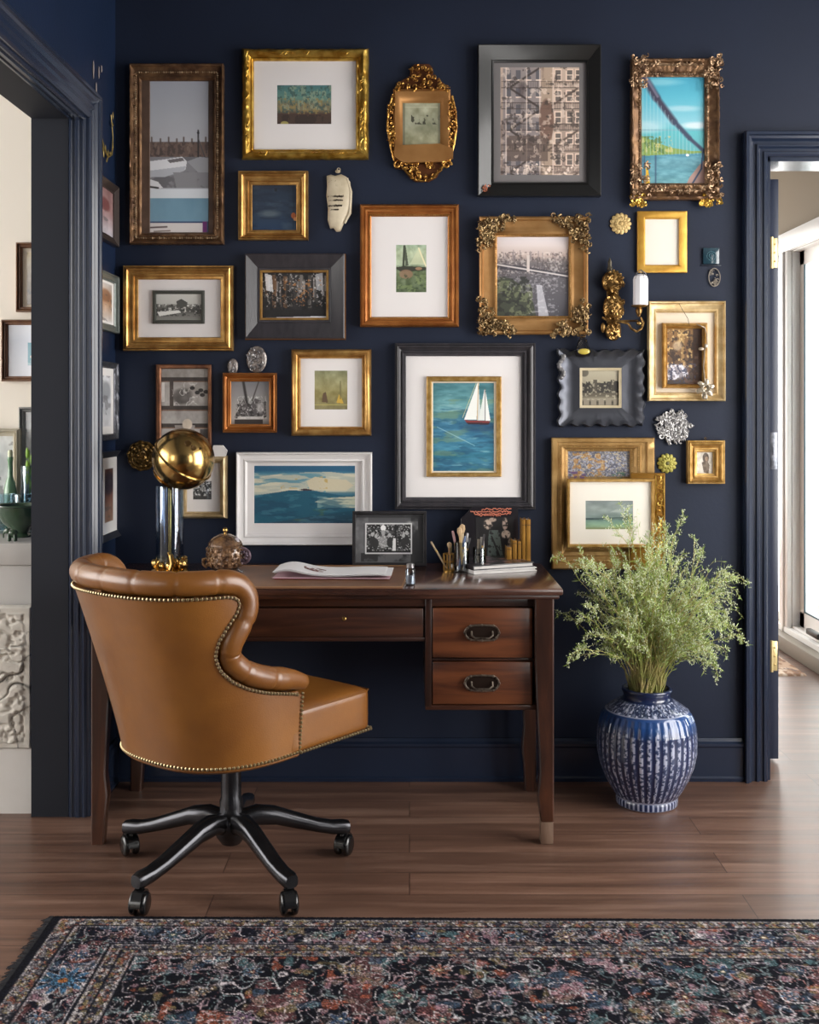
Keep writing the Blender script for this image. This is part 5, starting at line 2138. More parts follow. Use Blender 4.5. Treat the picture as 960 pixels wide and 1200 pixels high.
def pens(px, Y, r, specs, seed):
    rs = random.Random(seed)
    s_ = F / Y
    X = (px - 480) / s_
    out = []
    for i, (lab, cat_, col, L_, th, lean) in enumerate(specs):
        a_ = i * 2.4 + seed
        bx, by = X + r * 0.45 * cos(a_), Y + r * 0.45 * sin(a_)
        tx, ty = X + r * 0.65 * cos(a_) + lean * L_, Y + r * 0.7 * sin(a_)
        v = Vector((tx - bx, ty - by, L_))
        Mx = v.to_track_quat('Z', 'Y').to_matrix().to_4x4()
        kind = 'paintbrush' if cat_ == 'brush' else ('rolled_paper' if cat_ == 'paper' else 'pen')
        t = thing(kind, lab, cat_, (bx, by, DT + 0.008), 0, 'pens and brushes in the cups')
        t.matrix_basis = Matrix.Translation((bx, by, DT + 0.008)) @ Mx
        w = MB()
        L2_ = v.length
        if cat_ == 'brush':
            w.lathe([(0.0015, 0), (th, L2_ * 0.35), (th * 0.8, L2_ * 0.7), (th * 0.9, L2_ * 0.78)], 8)
            w.build('handle', mat('stick_' + col[1:], col, rough=0.5), t)
            MB().lathe([(th * 0.9, L2_ * 0.78), (th * 1.8, L2_ * 0.88), (th * 1.5, L2_ * 0.96), (0.0008, L2_)], 8).build(
                'bristles', mat('bristle_tan', '#b59a78', rough=0.9), t)
        elif cat_ == 'paper':
            w.lathe([(th, 0), (th, L2_), (th * 0.85, L2_), (th * 0.85, 0)], 14)
            w.build('roll', mat('stick_' + col[1:], col, rough=0.7), t)
            MB().lathe([(th * 1.03, L2_ * 0.45), (th * 1.03, L2_ * 0.5)], 14).build('band', mat('dark_thread', '#3b3128', rough=0.8), t)
        else:
            w.lathe([(0.0008, 0), (th * 0.9, 0.012), (th, 0.02), (th, L2_ - 0.004), (th * 0.7, L2_)], 8)
            w.build('barrel', mat('stick_' + col[1:], col, rough=0.4), t)
            MB().lathe([(th * 1.1, L2_ * 0.62), (th * 1.15, L2_ * 0.64), (th * 1.1, L2_ * 0.68)], 8).build('ring', BRASS, t)


cup('small gold wire basket cup with pens at the back of the desk', 526, 3.49, 0.0165, 0.055, mat('gold_wire', '#b08a4a', rough=0.3, metal=0.9), True)
pens(526, 3.49, 0.014, [
    ('pale wooden pen leaning left in the gold wire cup', 'pen', '#a89274', 0.085, 0.003, -0.55),
    ('thick cork topped brush in the gold wire cup', 'brush', '#8a6a48', 0.085, 0.0045, -0.05),
    ('short olive pen in the gold wire cup', 'pen', '#7c7350', 0.07, 0.004, 0.1)], 3)
cup('clear glass tumbler crowded with brushes, in the middle of the pen cups', 541, 3.47, 0.024, 0.095, GLS)
pens(541, 3.47, 0.020, [
    ('tan handled brush with a bushy tip in the middle tumbler', 'brush', '#b99a68', 0.135, 0.005, -0.08),
    ('cream brush with a wide tip in the middle tumbler', 'brush', '#cbb692', 0.142, 0.0055, -0.02),
    ('blue pen in the middle tumbler', 'pen', '#5f77a5', 0.105, 0.004, 0.22),
    ('silver pen in the middle tumbler', 'pen', '#a9a6a8', 0.115, 0.004, 0.05),
    ('dusky pink pen in the middle tumbler', 'pen', '#8f6a6a', 0.12, 0.004, -0.18),
    ('black pen in the middle tumbler', 'pen', '#26262a', 0.10, 0.0035, 0.3)], 5)
cup('clear glass tumbler holding rolled papers, right one of the pen cups', 562, 3.485, 0.021, 0.075, GLS)
pens(562, 3.485, 0.017, [
    ('grey rolled paper, taller one in the right tumbler', 'paper', '#9a9793', 0.10, 0.0065, -0.02),
    ('beige rolled paper in the right tumbler', 'paper', '#b5a896', 0.092, 0.006, 0.06),
    ('dark pen in the right tumbler', 'pen', '#343034', 0.11, 0.003, 0.15)], 6)

# ---- brass globe lamp with a clear glass column
YLP = 3.47
s_ = F / YLP
lx0 = (199 - 480) / s_
lamp = thing('table_lamp', 'brass lamp with a large globe head on a clear glass column, on the desk', 'lamp', (lx0, YLP, DT))
BR = mat('polished_brass', '#ccab6c', rough=0.2, metal=1.0, col2='#b8955a', nscale=5, bump=0.05, bscale=12)
w = MB()
w.lathe([(0, 0), (0.060, 0.0), (0.062, 0.006), (0.056, 0.012), (0.040, 0.018), (0.034, 0.024), (0.0, 0.024)], 36)
w.build('base', BR, lamp)
w = MB()
rs = random.Random(9)
for i in range(13):        # sculpted leaves around the foot
    a_ = 2 * pi * i / 13
    rr = 0.044
    w.ball((rr * cos(a_), rr * sin(a_), 0.022 + 0.006 * (i % 3)), (0.014, 0.010, 0.012 + 0.004 * (i % 2)), 8, 6,
           M=Matrix.Rotation(a_, 3, 'Z') @ Matrix.Rotation(0.5, 3, 'Y'))
w.tube([(0.012, -0.048, 0.015), (0.02, -0.052, 0.035), (0.014, -0.05, 0.060), (0.006, -0.046, 0.068), (0.012, -0.05, 0.05)], [0.008, 0.009, 0.007, 0.004, 0.003], 8)
w.ball((0.045, -0.03, 0.03), (0.017, 0.017, 0.02), 10, 8)
w.ball((0.052, -0.032, 0.05), (0.011, 0.011, 0.006), 10, 6)
w.build('sculpted_foot', BR, lamp)
w = MB().lathe([(0.043, 0.022), (0.043, 0.27), (0.0405, 0.27), (0.0405, 0.022)], 40)
w.build('glass_column', glass_mat('lamp_glass', '#dfe8f2', 0.03, 0.45), lamp)
w = MB().lathe([(0.006, 0.02), (0.006, 0.28), (0.012, 0.285), (0.012, 0.30)], 14)
w.build('stem', BR, lamp)
gx, gz = (215 - 199) / s_, CAMZ - (538 - 480) / s_ - DT
rg = 0.0975
Mg = Matrix.Translation((gx, 0, gz)) @ Matrix.Rotation(R(38), 4, 'Y') @ Matrix.Rotation(R(16), 4, 'X')
prof = []
for i in range(24):
    t = pi * (0.005 + i / 23 * 0.80)
    prof.append((rg * sin(t), rg * cos(t) * 0.98))
prof.append((prof[-1][0] + 0.004, prof[-1][1] - 0.001))
prof.append((prof[-1][0] - 0.004, prof[-1][1] - 0.006))
for i in range(12):
    t = pi * (0.80 - i / 12 * 0.45)
    prof.append((rg * 0.93 * sin(t), rg * 0.93 * cos(t) * 0.9 + 0.002))
w = MB().lathe(prof, 48, M=Mg)
# soft waist crease around the globe
w.build('globe_shade', BR, lamp, smooth=60)
w = MB()
w.tube([Mg @ Vector((rg * 1.005 * cos(a_), rg * 1.005 * sin(a_), 0.0)) for a_ in [2 * pi * i / 48 for i in range(48)]], 0.0035, 6, closed=True)
w.build('rim_band', BR, lamp)
w = MB()
for (x, z, r_) in ((0.030, 0.052, 0.011), (0.047, 0.038, 0.009), (0.066, 0.036, 0.004)):
    yy = -math.sqrt(max(0, rg ** 2 - x * x - z * z)) - 0.0005
    nrm = Vector((x, yy, z)).normalized()
    Mq = Matrix.Translation((gx + x, yy, gz + z)) @ nrm.to_track_quat('Z', 'Y').to_matrix().to_4x4()
    w.lathe([(r_, -0.001), (r_ * 0.8, 0.0015), (r_ * 0.5, -0.002 + 0.003), (0, 0.001)], 14, M=Mq)
w.build('vent_hole', mat('dark_brass_hole', '#4a3516', rough=0.5, metal=0.7), lamp)
w = MB().lathe([(0, -0.006), (0.018, -0.006), (0.022, 0.0), (0.018, 0.012), (0.010, 0.02), (0, 0.02)], 20,
               M=Matrix.Translation((0, 0, 0.285)))
w.build('neck_joint', BR, lamp)

# ---- amber crystal jar
YJR = 3.45
s_ = F / YJR
jar = thing('crystal_jar', 'amber cut crystal lidded jar with ring handle, between the lamp and the seascape', 'jar', ((264 - 480) / s_, YJR, DT))
AM = mat('amber_crystal', '#8c6a4b', rough=0.12, metal=0.45, col2='#4d382a', nscale=60, bump=0.8, bscale=110, coat=0.8)
w = MB()
w.lathe([(0, 0), (0.055, 0.0), (0.058, 0.004), (0.046, 0.009), (0.042, 0.014), (0, 0.014)], 28)
w.build('saucer', mat('smoked_crystal', '#5e4f49', rough=0.1, metal=0.4, coat=0.6), jar)
w = MB().lathe([(0.03, 0.012), (0.046, 0.020), (0.054, 0.034), (0.056, 0.055), (0.054, 0.078), (0.050, 0.084), (0.048, 0.088)], 24, flute=12, fa=0.02)
rs = random.Random(3)
for zz_ in (0.030, 0.045, 0.060, 0.075):
    for i in range(16):
        a_ = 2 * pi * (i + (0.5 if int(zz_ * 1000) % 2 else 0)) / 16
        w.ball((0.055 * cos(a_), 0.055 * sin(a_), zz_), (0.006, 0.006, 0.007), 6, 4)
w.build('body', AM, jar, smooth=20)
w = MB().lathe([(0.052, 0.086), (0.053, 0.091), (0.048, 0.100), (0.036, 0.112), (0.018, 0.121), (0.006, 0.124), (0, 0.124)], 24, flute=8, fa=0.03)
w.build('lid', AM, jar, smooth=20)
w = MB().ball((0, 0, 0.134), 0.0085, 12, 8)
w.lathe([(0.004, 0.122), (0.004, 0.13)], 8)
w.build('knob', BR, jar)
w = MB()
w.tube([(0.055 + 0.022 * cos(a_), -0.010, 0.055 + 0.022 * sin(a_)) for a_ in [2 * pi * i / 20 for i in range(20)]], 0.006, 7, closed=True)
for i in range(10):
    a_ = 2 * pi * i / 10
    w.ball((0.055 + 0.013 * cos(a_), -0.014, 0.055 + 0.013 * sin(a_)), 0.006, 6, 4)
w.build('ring_handle', mat('mauve_crystal', '#8b7885', rough=0.12, metal=0.5, coat=0.8, col2='#4b3f4a', nscale=80, bump=0.7), jar)
w = MB().lathe([(0, 0.012), (0.012, 0.0), (0.014, -0.006), (0.0, -0.014)], 6, M=Matrix.Translation((0.036, -0.012, 0.103)) @ Matrix.Rotation(R(25), 4, 'Y'))
w.build('clear_crystal', mat('clear_crystal', '#cfcad2', rough=0.08, metal=0.4, coat=0.8), jar, smooth=10)
w = MB()
w.tube([(-0.055, -0.01, 0.02), (-0.066, -0.01, 0.03), (-0.066, -0.01, 0.045), (-0.058, -0.01, 0.045)], 0.006, 7)
w.build('spout', AM, jar)
# --------------------------------------------------------------------- chair
def leather_mat():
    m = bpy.data.materials.new('tan_saddle_leather')
    m.use_nodes = True
    nt = m.node_tree
    b = nt.nodes['Principled BSDF']
    tc = nt.nodes.new('ShaderNodeTexCoord')
    n = nt.nodes.new('ShaderNodeTexNoise')
    n.inputs['Scale'].default_value = 5
    n.inputs['Detail'].default_value = 4
    nt.links.new(tc.outputs['Object'], n.inputs['Vector'])
    r = nt.nodes.new('ShaderNodeValToRGB')
    r.color_ramp.elements[0].position = 0.3
    r.color_ramp.elements[1].position = 0.7
    r.color_ramp.elements[0].color = (*hexc('#6b3f15'), 1)
    r.color_ramp.elements[1].color = (*hexc('#86551f'), 1)
    nt.links.new(n.outputs['Fac'], r.inputs['Fac'])
    nt.links.new(r.outputs['Color'], b.inputs['Base Color'])
    b.inputs['Roughness'].default_value = 0.38
    b.inputs['Coat Weight'].default_value = 0.4
    b.inputs['Coat Roughness'].default_value = 0.25
    v = nt.nodes.new('ShaderNodeTexVoronoi')
    v.inputs['Scale'].default_value = 260
    nt.links.new(tc.outputs['Object'], v.inputs['Vector'])
    n2 = nt.nodes.new('ShaderNodeTexNoise')
    n2.inputs['Scale'].default_value = 9
    n2.inputs['Detail'].default_value = 3
    nt.links.new(tc.outputs['Object'], n2.inputs['Vector'])
    ad = nt.nodes.new('ShaderNodeMath')
    ad.operation = 'MULTIPLY_ADD'
    ad.inputs[1].default_value = 0.08
    nt.links.new(v.outputs['Distance'], ad.inputs[0])
    nt.links.new(n2.outputs['Fac'], ad.inputs[2])
    bp = nt.nodes.new('ShaderNodeBump')
    bp.inputs['Strength'].default_value = 0.3
    bp.inputs['Distance'].default_value = 0.006
    nt.links.new(ad.outputs[0], bp.inputs['Height'])
    nt.links.new(bp.outputs['Normal'], b.inputs['Normal'])
    return m


LEA = leather_mat()
NAIL = mat('brass_nailhead', '#ab9974', rough=0.3, metal=0.9)
BLM = mat('black_polished_metal', '#4a4a4d', rough=0.25, metal=0.9, col2='#38383b', nscale=10)
BLP = mat('black_caster_plastic', '#0e0e0f', rough=0.25, coat=0.4)
chair = thing('office_chair', 'tan leather wingback swivel chair with nailhead trim on a black five star base', 'chair', (-0.48, 2.985, 0), R(51))

# plan outline and height data (x' forward, y' to the chair's left)
ZB, ZT = 0.355, 0.800
XF = [(0.355, 0.015), (0.512, 0.015), (0.522, -0.012), (0.532, -0.06), (0.545, -0.115), (0.562, -0.165), (0.584, -0.205),
      (0.615, -0.238), (0.65, -0.254), (0.685, -0.252), (0.72, -0.236), (0.75, -0.216), (0.772, -0.208), (0.788, -0.214), (0.796, -0.228), (0.800, -0.25)]


def xf(z):
    return float(np.interp(z, [p[0] for p in XF], [p[1] for p in XF]))


def Bx(z):
    t = (z - ZB) / (ZT - ZB)
    return -0.275 - 0.135 * t ** 1.15


def Wy(z):
    t = (z - ZB) / (ZT - ZB)
    return 0.242 + 0.030 * t


def plan(z, off=0.0):
    """dense half outline from the back centre to the near front, as (x,y)"""
    B, W_ = Bx(z) + off, Wy(z) - off
    D_ = 0.25
    e = 2 / 2.5
    pts = []
    for i in range(61):
        a_ = pi / 2 * i / 60
        x = B + D_ - D_ * max(0, cos(a_)) ** e
        y = W_ * sin(a_) ** e
        pts.append((x, y))
    pts += [(B + D_ + 0.02 * k_, W_) for k_ in range(1, 16)]
    lim = xf(z)
    out = [pts[0]]
    for p, q_ in zip(pts, pts[1:]):
        if q_[0] <= lim:
            out.append(q_)
        else:
            t = (lim - p[0]) / (q_[0] - p[0] + 1e-9)
            out.append((lim, p[1] + (q_[1] - p[1]) * t))
            break
    L_ = [0]
    for p, q_ in zip(out, out[1:]):
        L_.append(L_[-1] + math.hypot(q_[0] - p[0], q_[1] - p[1]))
    return out, L_


def shell_pt(z, u, off=0.0):
    """u in [-1,1]; negative = near (right-hand) side"""
    out, L_ = plan(z, off)
    s_ = abs(u) * L_[-1]
    x = float(np.interp(s_, L_, [p[0] for p in out]))
    y = float(np.interp(s_, L_, [p[1] for p in out]))
    return Vector((x, -y if u < 0 else y, z))


zs = sorted(set([ZB + (ZT - ZB) * i / 44 for i in range(45)] + [p[0] for p in XF] + [0.517, 0.527, 0.538, 0.553, 0.792, 0.798]))
us = [sin(pi / 2 * (-1 + 2 * i / 90)) * 0.35 + 0.65 * (-1 + 2 * i / 90) for i in range(91)]
rows = [[shell_pt(z, u) for u in us] for z in zs]
w = MB().grid(rows)
# lower edge turned under
w.grid([[shell_pt(ZB, u, 0.03) + Vector((0, 0, -0.006)) for u in us], [shell_pt(ZB, u, 0.006) + Vector((0, 0, -0.006)) for u in us], rows[0]])
w.build('outer_back', LEA, chair, smooth=70)
# inner upholstery, thicker and softly channelled
irows = []
for z in [0.45 + (ZT - 0.0 - 0.45) * i / 30 for i in range(31)]:
    r_ = []
    for i, u in enumerate(us):
        p = shell_pt(z, u * 0.985, 0.05)
        bul = 0.012 * abs(sin(9 * pi * (u + 1) / 2)) * min(1, (z - 0.45) / 0.1)
        c0 = Vector((-0.05, 0, z))
        d = (c0 - p)
        d.z = 0
        d.normalize()
        r_.append(p + d * bul)
    irows.append(r_)
MB().grid(irows).build('inner_back', LEA, chair, smooth=70)

# rolled edge following the wing and the top
path = []
for z in [0.512 + (0.800 - 0.512) * i / 60 for i in range(61)]:
    path.append((z, -1))
npath = len(path)
for i in range(1, 90):
    path.append((ZT, -1 + 2 * i / 90))
for z in [0.800 - (0.800 - 0.512) * i / 60 for i in range(61)]:
    path.append((z, 1))
raw = [shell_pt(z, u) for z, u in path]
# even spacing
d_ = [0]
for p, q_ in zip(raw, raw[1:]):
    d_.append(d_[-1] + (q_ - p).length)
N = 260


def at_s(s_):
    return Vector((np.interp(s_, d_, [p.x for p in raw]), np.interp(s_, d_, [p.y for p in raw]), np.interp(s_, d_, [p.z for p in raw])))


edge = [at_s(d_[-1] * i / (N - 1)) for i in range(N)]
for _ in range(2):
    edge = [edge[0]] + [(edge[i - 1] + edge[i] * 2 + edge[i + 1]) / 4 for i in range(1, N - 1)] + [edge[-1]]


ESIGN = 1.0


def frame_at(i):
    a_ = edge[max(i - 2, 0)]
    b_ = edge[min(i + 2, N - 1)]
    T = (b_ - a_).normalized()
    p = edge[i]
    c0 = Vector((Bx(p.z) + 0.25 if p.x < Bx(p.z) + 0.25 else p.x, 0, p.z))
    n = (p - c0)
    n.z = 0
    n.normalize()
    n = (n - T * n.dot(T)).normalized()
    E = n.cross(T)
    E = E * ESIGN
    return p, T, n, E


rings = []
pts_c, rad_c = [], []
Es = []
if frame_at(N // 2)[3].z < 0:
    ESIGN = -1.0
for i in range(N):
    Es.append(frame_at(i))
for i, (p, T, n, E) in enumerate(Es):
    s_ = i / (N - 1)
    endf = min(1, min(i, N - 1 - i) / 10)
    r0 = 0.030 * (0.75 + 0.25 * endf)
    # thin pleats across the roll
    r0 *= 1 - 0.10 * max(0, cos(2 * pi * s_ * 16)) ** 24 * endf
    pts_c.append(p + E * 0.030 - n * 0.020)
    rad_c.append(r0)
for _ in range(3):
    pts_c = [pts_c[0]] + [(pts_c[i - 1] + pts_c[i] * 2 + pts_c[i + 1]) / 4 for i in range(1, N - 1)] + [pts_c[-1]]
# rounded ends
p_, T_ = pts_c[0], (pts_c[0] - pts_c[3]).normalized()
pts_c = [p_ + T_ * 0.026, p_ + T_ * 0.022, p_ + T_ * 0.013] + pts_c
rad_c = [0.004, 0.014, 0.021] + rad_c
p_, T_ = pts_c[-1], (pts_c[-1] - pts_c[-4]).normalized()
pts_c += [p_ + T_ * 0.013, p_ + T_ * 0.022, p_ + T_ * 0.026]
rad_c += [0.021, 0.014, 0.004]
w = MB().tube(pts_c, rad_c, 20)
w.build('rolled_edge', LEA, chair, smooth=80)

# nailhead trim


def nails(w, pts, normals, step=0.0105, r=0.0046):
    d2 = [0]
    for p, q_ in zip(pts, pts[1:]):
        d2.append(d2[-1] + (q_ - p).length)
    k_ = int(d2[-1] / step)
    for i in range(k_ + 1):
        s_ = d2[-1] * i / k_
        p = Vector([np.interp(s_, d2, [q_[j] for q_ in pts]) for j in range(3)])
        nn = Vector([np.interp(s_, d2, [q_[j] for q_ in normals]) for j in range(3)]).normalized()
        w.ball(p + nn * 0.0015, r, 7, 5)
    return w


w = MB()
pp, nn = [], []
for i in range(3, N - 3):
    p, T, n, E = Es[i]
    pp.append(p - E * 0.004)
    nn.append(n)
nails(w, pp, nn)
w.build('edge_nailheads', NAIL, chair)
# dark welt under the nails
w = MB().tube([p - q_ * 0.001 for p, q_ in zip(pp, nn)], 0.004, 6)
w.build('edge_welt', mat('dark_leather_welt', '#4c2d14', rough=0.5), chair)
w = MB()
pb, nb = [], []
for u in us:
    p = shell_pt(ZB, u)
    p2 = shell_pt(ZB, min(1, u + 0.01))
    p1 = shell_pt(ZB, max(-1, u - 0.01))
    T = (p2 - p1).normalized()
    n = Vector((-T.y, T.x, 0))
    if n.dot(p - Vector((0.0, 0, ZB))) < 0:
        n = -n
    pb.append(p + Vector((0, 0, 0.008)))
    nb.append(n)
nails(w, pb, nb)
# seat part of the lower line
fr = [Vector((0.015, -0.248, 0.363)), Vector((0.285, -0.248, 0.363))]
nails(w, fr, [Vector((0, -1, 0))] * 2)
nails(w, [Vector((0.293, -0.24, 0.363)), Vector((0.293, 0.24, 0.363))], [Vector((1, 0, 0))] * 2)
nails(w, [Vector((0.285, 0.248, 0.363)), Vector((0.015, 0.248, 0.363))], [Vector((0, 1, 0))] * 2)
w.build('lower_nailheads', NAIL, chair)
for sy in (-1, 1):
    w = MB()
    nails(w, [Vector((0.013, sy * (Wy(z) + 0.001), z)) for z in (0.365, 0.44, 0.515)], [Vector((0, sy, 0))] * 3)
    w.build('arm_nailheads', NAIL, chair)
# arm fronts: padded return of the side in front of the roll
for sy in (-1, 1):
    w = MB()
    w.box(-0.015, 0.018, min(sy * 0.185, sy * 0.240), max(sy * 0.185, sy * 0.240), 0.358, 0.520, 0.006, 3)
    w.build('arm_front', LEA, chair, smooth=60)
# seat cushion: box with rounded edges and a gentle crown
w = MB()
bm = bmesh.new()
bmesh.ops.create_cube(bm, size=1)
bmesh.ops.subdivide_edges(bm, edges=bm.edges[:], cuts=14, use_grid_fill=True)
for v in bm.verts:
    x, y, z = v.co.x * 2, v.co.y * 2, v.co.z * 2

    def rnd(a_, b_, c_):
        return a_
    e_ = 0.06
    # rounded box by pulling in the corners
    sx_, sy_, sz_ = 0.160, 0.246, 0.060
    px_, py_, pz_ = x * sx_, y * sy_, z * sz_
    rr = 0.020
    ix = max(-sx_ + rr, min(sx_ - rr, px_))
    iy = max(-sy_ + rr, min(sy_ - rr, py_))
    iz = max(-sz_ + rr, min(sz_ - rr, pz_))
    dv = Vector((px_ - ix, py_ - iy, pz_ - iz))
    if dv.length > 1e-6:
        nz_ = sum(1 for q_ in (abs(dv.x) > 1e-6, abs(dv.y) > 1e-6, abs(dv.z) > 1e-6) if q_)
        if nz_ > 1:
            dv = dv.normalized() * rr
    X_, Y_, Z_ = ix + dv.x, iy + dv.y, iz + dv.z
    if Z_ > 0:
        Z_ += 0.012 * (1 - x * x) * (1 - y * y)
    v.co = (X_ + 0.130, Y_, Z_ + 0.417)
w.bm(bm)
w.box(-0.22, 0.0, -0.17, 0.17, 0.36, 0.478, 0.012)
w.build('seat', LEA, chair, smooth=60)
w = MB()
w.tube([(0.015, -0.2475, 0.468), (0.27, -0.2475, 0.468), (0.2915, -0.235, 0.468), (0.2915, 0.235, 0.468), (0.27, 0.2475, 0.468), (0.015, 0.2475, 0.468)],
       0.0022, 6)
w.build('seat_piping', LEA, chair)
# mechanism and column
w = MB().box(-0.10, 0.10, -0.09, 0.09, 0.325, 0.350, 0.01)
w.build('seat_plate', BLP, chair)
w = MB().lathe([(0.030, 0.13), (0.031, 0.19), (0.027, 0.20), (0.027, 0.30), (0.034, 0.33)], 24)
w.build('column', BLM, chair)
# five star base (built in world orientation: undo the chair's turn)
st = MB().lathe([(0.0, 0.075), (0.026, 0.075), (0.040, 0.095), (0.048, 0.115), (0.046, 0.145), (0.036, 0.158), (0.030, 0.160)], 28)
hub = st.build('base_hub', BLM, chair)
for k_ in range(5):
    ang = R(-126 + 72 * k_) - R(51)
    Mz = Matrix.Rotation(ang, 3, 'Z')
    w = MB()
    sec = [(0.03, 0.133, 0.024, 0.028), (0.07, 0.143, 0.025, 0.026), (0.12, 0.136, 0.024, 0.024), (0.18, 0.115, 0.023, 0.021), (0.24, 0.095, 0.022, 0.018),
           (0.28, 0.085, 0.021, 0.018), (0.312, 0.082, 0.021, 0.019), (0.327, 0.081, 0.017, 0.016)]
    rws = []
    for (r_, zc, hw, hh) in sec:
        ring = []
        for j in range(12):
            a_ = 2 * pi * j / 12
            cx_ = abs(cos(a_)) ** 0.6 * (1 if cos(a_) > 0 else -1)
            sz_ = abs(sin(a_)) ** 0.8 * (1 if sin(a_) > 0 else -1)
            ring.append(Mz @ Vector((r_, cx_ * hw, zc + sz_ * hh)))
        rws.append(ring)
    w.grid(rws, closed=True)
    w.add(rws[0], [tuple(range(12))])
    w.add(rws[-1], [tuple(range(12))])
    leg = w.build('base_leg', BLM, chair, smooth=50)
    # caster: two wheels under a hood with a stem
    w = MB()
    c0 = Mz @ Vector((0.308, 0, 0))
    w.lathe([(0.006, 0.045), (0.006, 0.08)], 10, cx=c0.x, cy=c0.y)
    ca = ang + (0.5, -0.4, 0.9, 0.2, -0.7)[k_]
    Mc = Matrix.Rotation(ca, 4, 'Z')
    off = Mc.to_3x3() @ Vector((0.012, 0, 0))
    for sgn in (-1, 1):
        Mw = Matrix.Translation(c0 + off + (Mc.to_3x3() @ Vector((0, sgn * 0.014, 0.0285)))) @ Mc @ Matrix.Rotation(R(90), 4, 'X')
        w.lathe([(0, -0.009), (0.018, -0.009), (0.026, -0.006), (0.0285, -0.002), (0.0285, 0.002), (0.026, 0.006), (0.018, 0.009), (0, 0.009)], 24, M=Mw)
    hood = []
    for yy in (-0.0055, 0.0055):
        hood.append(yy)
    hd = []
    for i in range(11):
        a_ = pi * i / 10
        hd.append((0.034 * cos(a_), 0.034 * sin(a_)))
    for yy0, yy1 in ((-0.013, 0.013),):
        base_ = [Mc.to_3x3() @ Vector((x, yy0, z + 0.0285)) + c0 + off for x, z in hd]
        top_ = [Mc.to_3x3() @ Vector((x, yy1, z + 0.0285)) + c0 + off for x, z in hd]
        k2 = len(hd)
        w.add(base_ + top_, [tuple(range(k2)), tuple(range(2 * k2 - 1, k2 - 1, -1))] +
              [(i, i + k2, (i + 1) % k2 + k2, (i + 1) % k2) for i in range(k2)])
    w.build('caster', BLP, leg, smooth=40)
# ---------------------------------------------------------------- vase
VX, VY = (758 - 480) * 3.50 / F, 3.50
vase = thing('ceramic_vase', 'large round blue and white striped ceramic vase on the floor beside the doorway', 'vase', (VX, VY, 0))
vp = [(0.0, 0.0), (0.090, 0.0), (0.096, 0.003), (0.097, 0.020), (0.094, 0.026), (0.099, 0.032), (0.113, 0.053), (0.131, 0.087), (0.146, 0.125), (0.154, 0.165),
      (0.155, 0.205), (0.153, 0.240), (0.145, 0.272), (0.134, 0.292), (0.130, 0.297), (0.127, 0.299), (0.118, 0.306), (0.100, 0.318), (0.082, 0.328), (0.074, 0.332),
      (0.072, 0.340), (0.074, 0.349), (0.079, 0.357), (0.078, 0.363), (0.070, 0.364), (0.066, 0.358), (0.064, 0.340), (0.062, 0.31), (0.0, 0.30)]
d_ = [0]
for p, q_ in zip(vp, vp[1:]):
    d_.append(d_[-1] + math.hypot(q_[0] - p[0], q_[1] - p[1]))
NV, NU = 330, 420
t = np.linspace(0, d_[-1], NV)
r_ = np.interp(t, d_, [p[0] for p in vp])
z_ = np.interp(t, d_, [p[1] for p in vp])
ker = np.array([1, 2, 3, 2, 1]) / 9
r_ = np.concatenate([r_[:2], np.convolve(r_, ker, 'same')[2:-2], r_[-2:]])
th = np.arange(NU) / NU * 2 * pi
TH, ZZ = np.meshgrid(th, z_)
RR = r_[:, None] * np.ones((1, NU))
body = (ZZ > 0.03) & (ZZ < 0.296)
RR2 = RR + np.where((ZZ > 0.03) & (ZZ < 0.29) & (RR > 0.09), 0.0008 * np.cos(TH * 40), 0)
V = np.stack([RR2 * np.cos(TH), RR2 * np.sin(TH), ZZ], -1).reshape(-1, 3)
outer_side = (np.arange(NV)[:, None] < NV * 0.80)
blue = np.ones((NV, NU, 3)) * hx('#14254c')
n1 = fbm(NV, NU, 10, 8, 3, 3)
deep = np.clip((n1 - 0.4) * 2, 0, 1)[..., None]
blue = blue * (1 - deep * 0.5) + hx('#121c3c') * deep * 0.5
topb = np.clip((ZZ - 0.235) / 0.03, 0, 1) * (ZZ < 0.297)
blue = blue * (1 - topb[..., None] * 0.7) + hx('#23508f') * topb[..., None] * 0.7
stripe = np.clip((np.cos(TH * 40) + 0.25) * 1.8, 0, 1)
sp = fbm(NV, NU, 105, 190, 8, 2)
spk = np.clip((sp - 0.44) * 9, 0, 1)
lenmod = fbm(NV, NU, 3, 46, 21, 1)
fade = np.clip((0.262 + 0.02 * (lenmod - 0.5) * 2 - ZZ) / 0.02, 0, 1)
m = stripe * (0.15 + 0.85 * spk) * fade * ((ZZ > 0.03) & (ZZ < 0.29))
m = m * (0.7 + 0.3 * fbm(NV, NU, 6, 10, 5, 2))
sh = ((ZZ > 0.298) & (ZZ < 0.328))
m = np.where(sh, np.clip((sp - 0.45) * 7, 0, 1) * (0.5 + 0.5 * np.clip(np.cos(TH * 40) + 0.4, 0, 1)), m)
ft = (ZZ < 0.028)
m = np.where(ft, np.clip(np.cos(TH * 40) * 2, 0, 1) * 0.8, m)
ring = (np.abs(ZZ - 0.0275) < 0.003) | (np.abs(ZZ - 0.298) < 0.0015) | (ZZ < 0.003)
m = np.where(ring & outer_side, 0.75, m)
m = np.where(outer_side, m, 0)[..., None]
col = blue * (1 - m) + hx('#c3c6d8') * m
me = grid_mesh('body', V, NU, NV, closed_w=True)
paint_attr(me, col.reshape(-1, 3))
GLAZE = paint_mat('blue_white_glaze', rough=0.28, coat=0.9)
me.materials.append(GLAZE)
o = bpy.data.objects.new('body', me)
C.objects.link(o)
o.parent = vase
MB().lathe([(0, 0.285), (0.060, 0.285), (0.0635, 0.312), (0.05, 0.322), (0, 0.325)], 24).build('soil', mat('dark_soil', '#2a2019', rough=0.95, bump=0.8), vase)

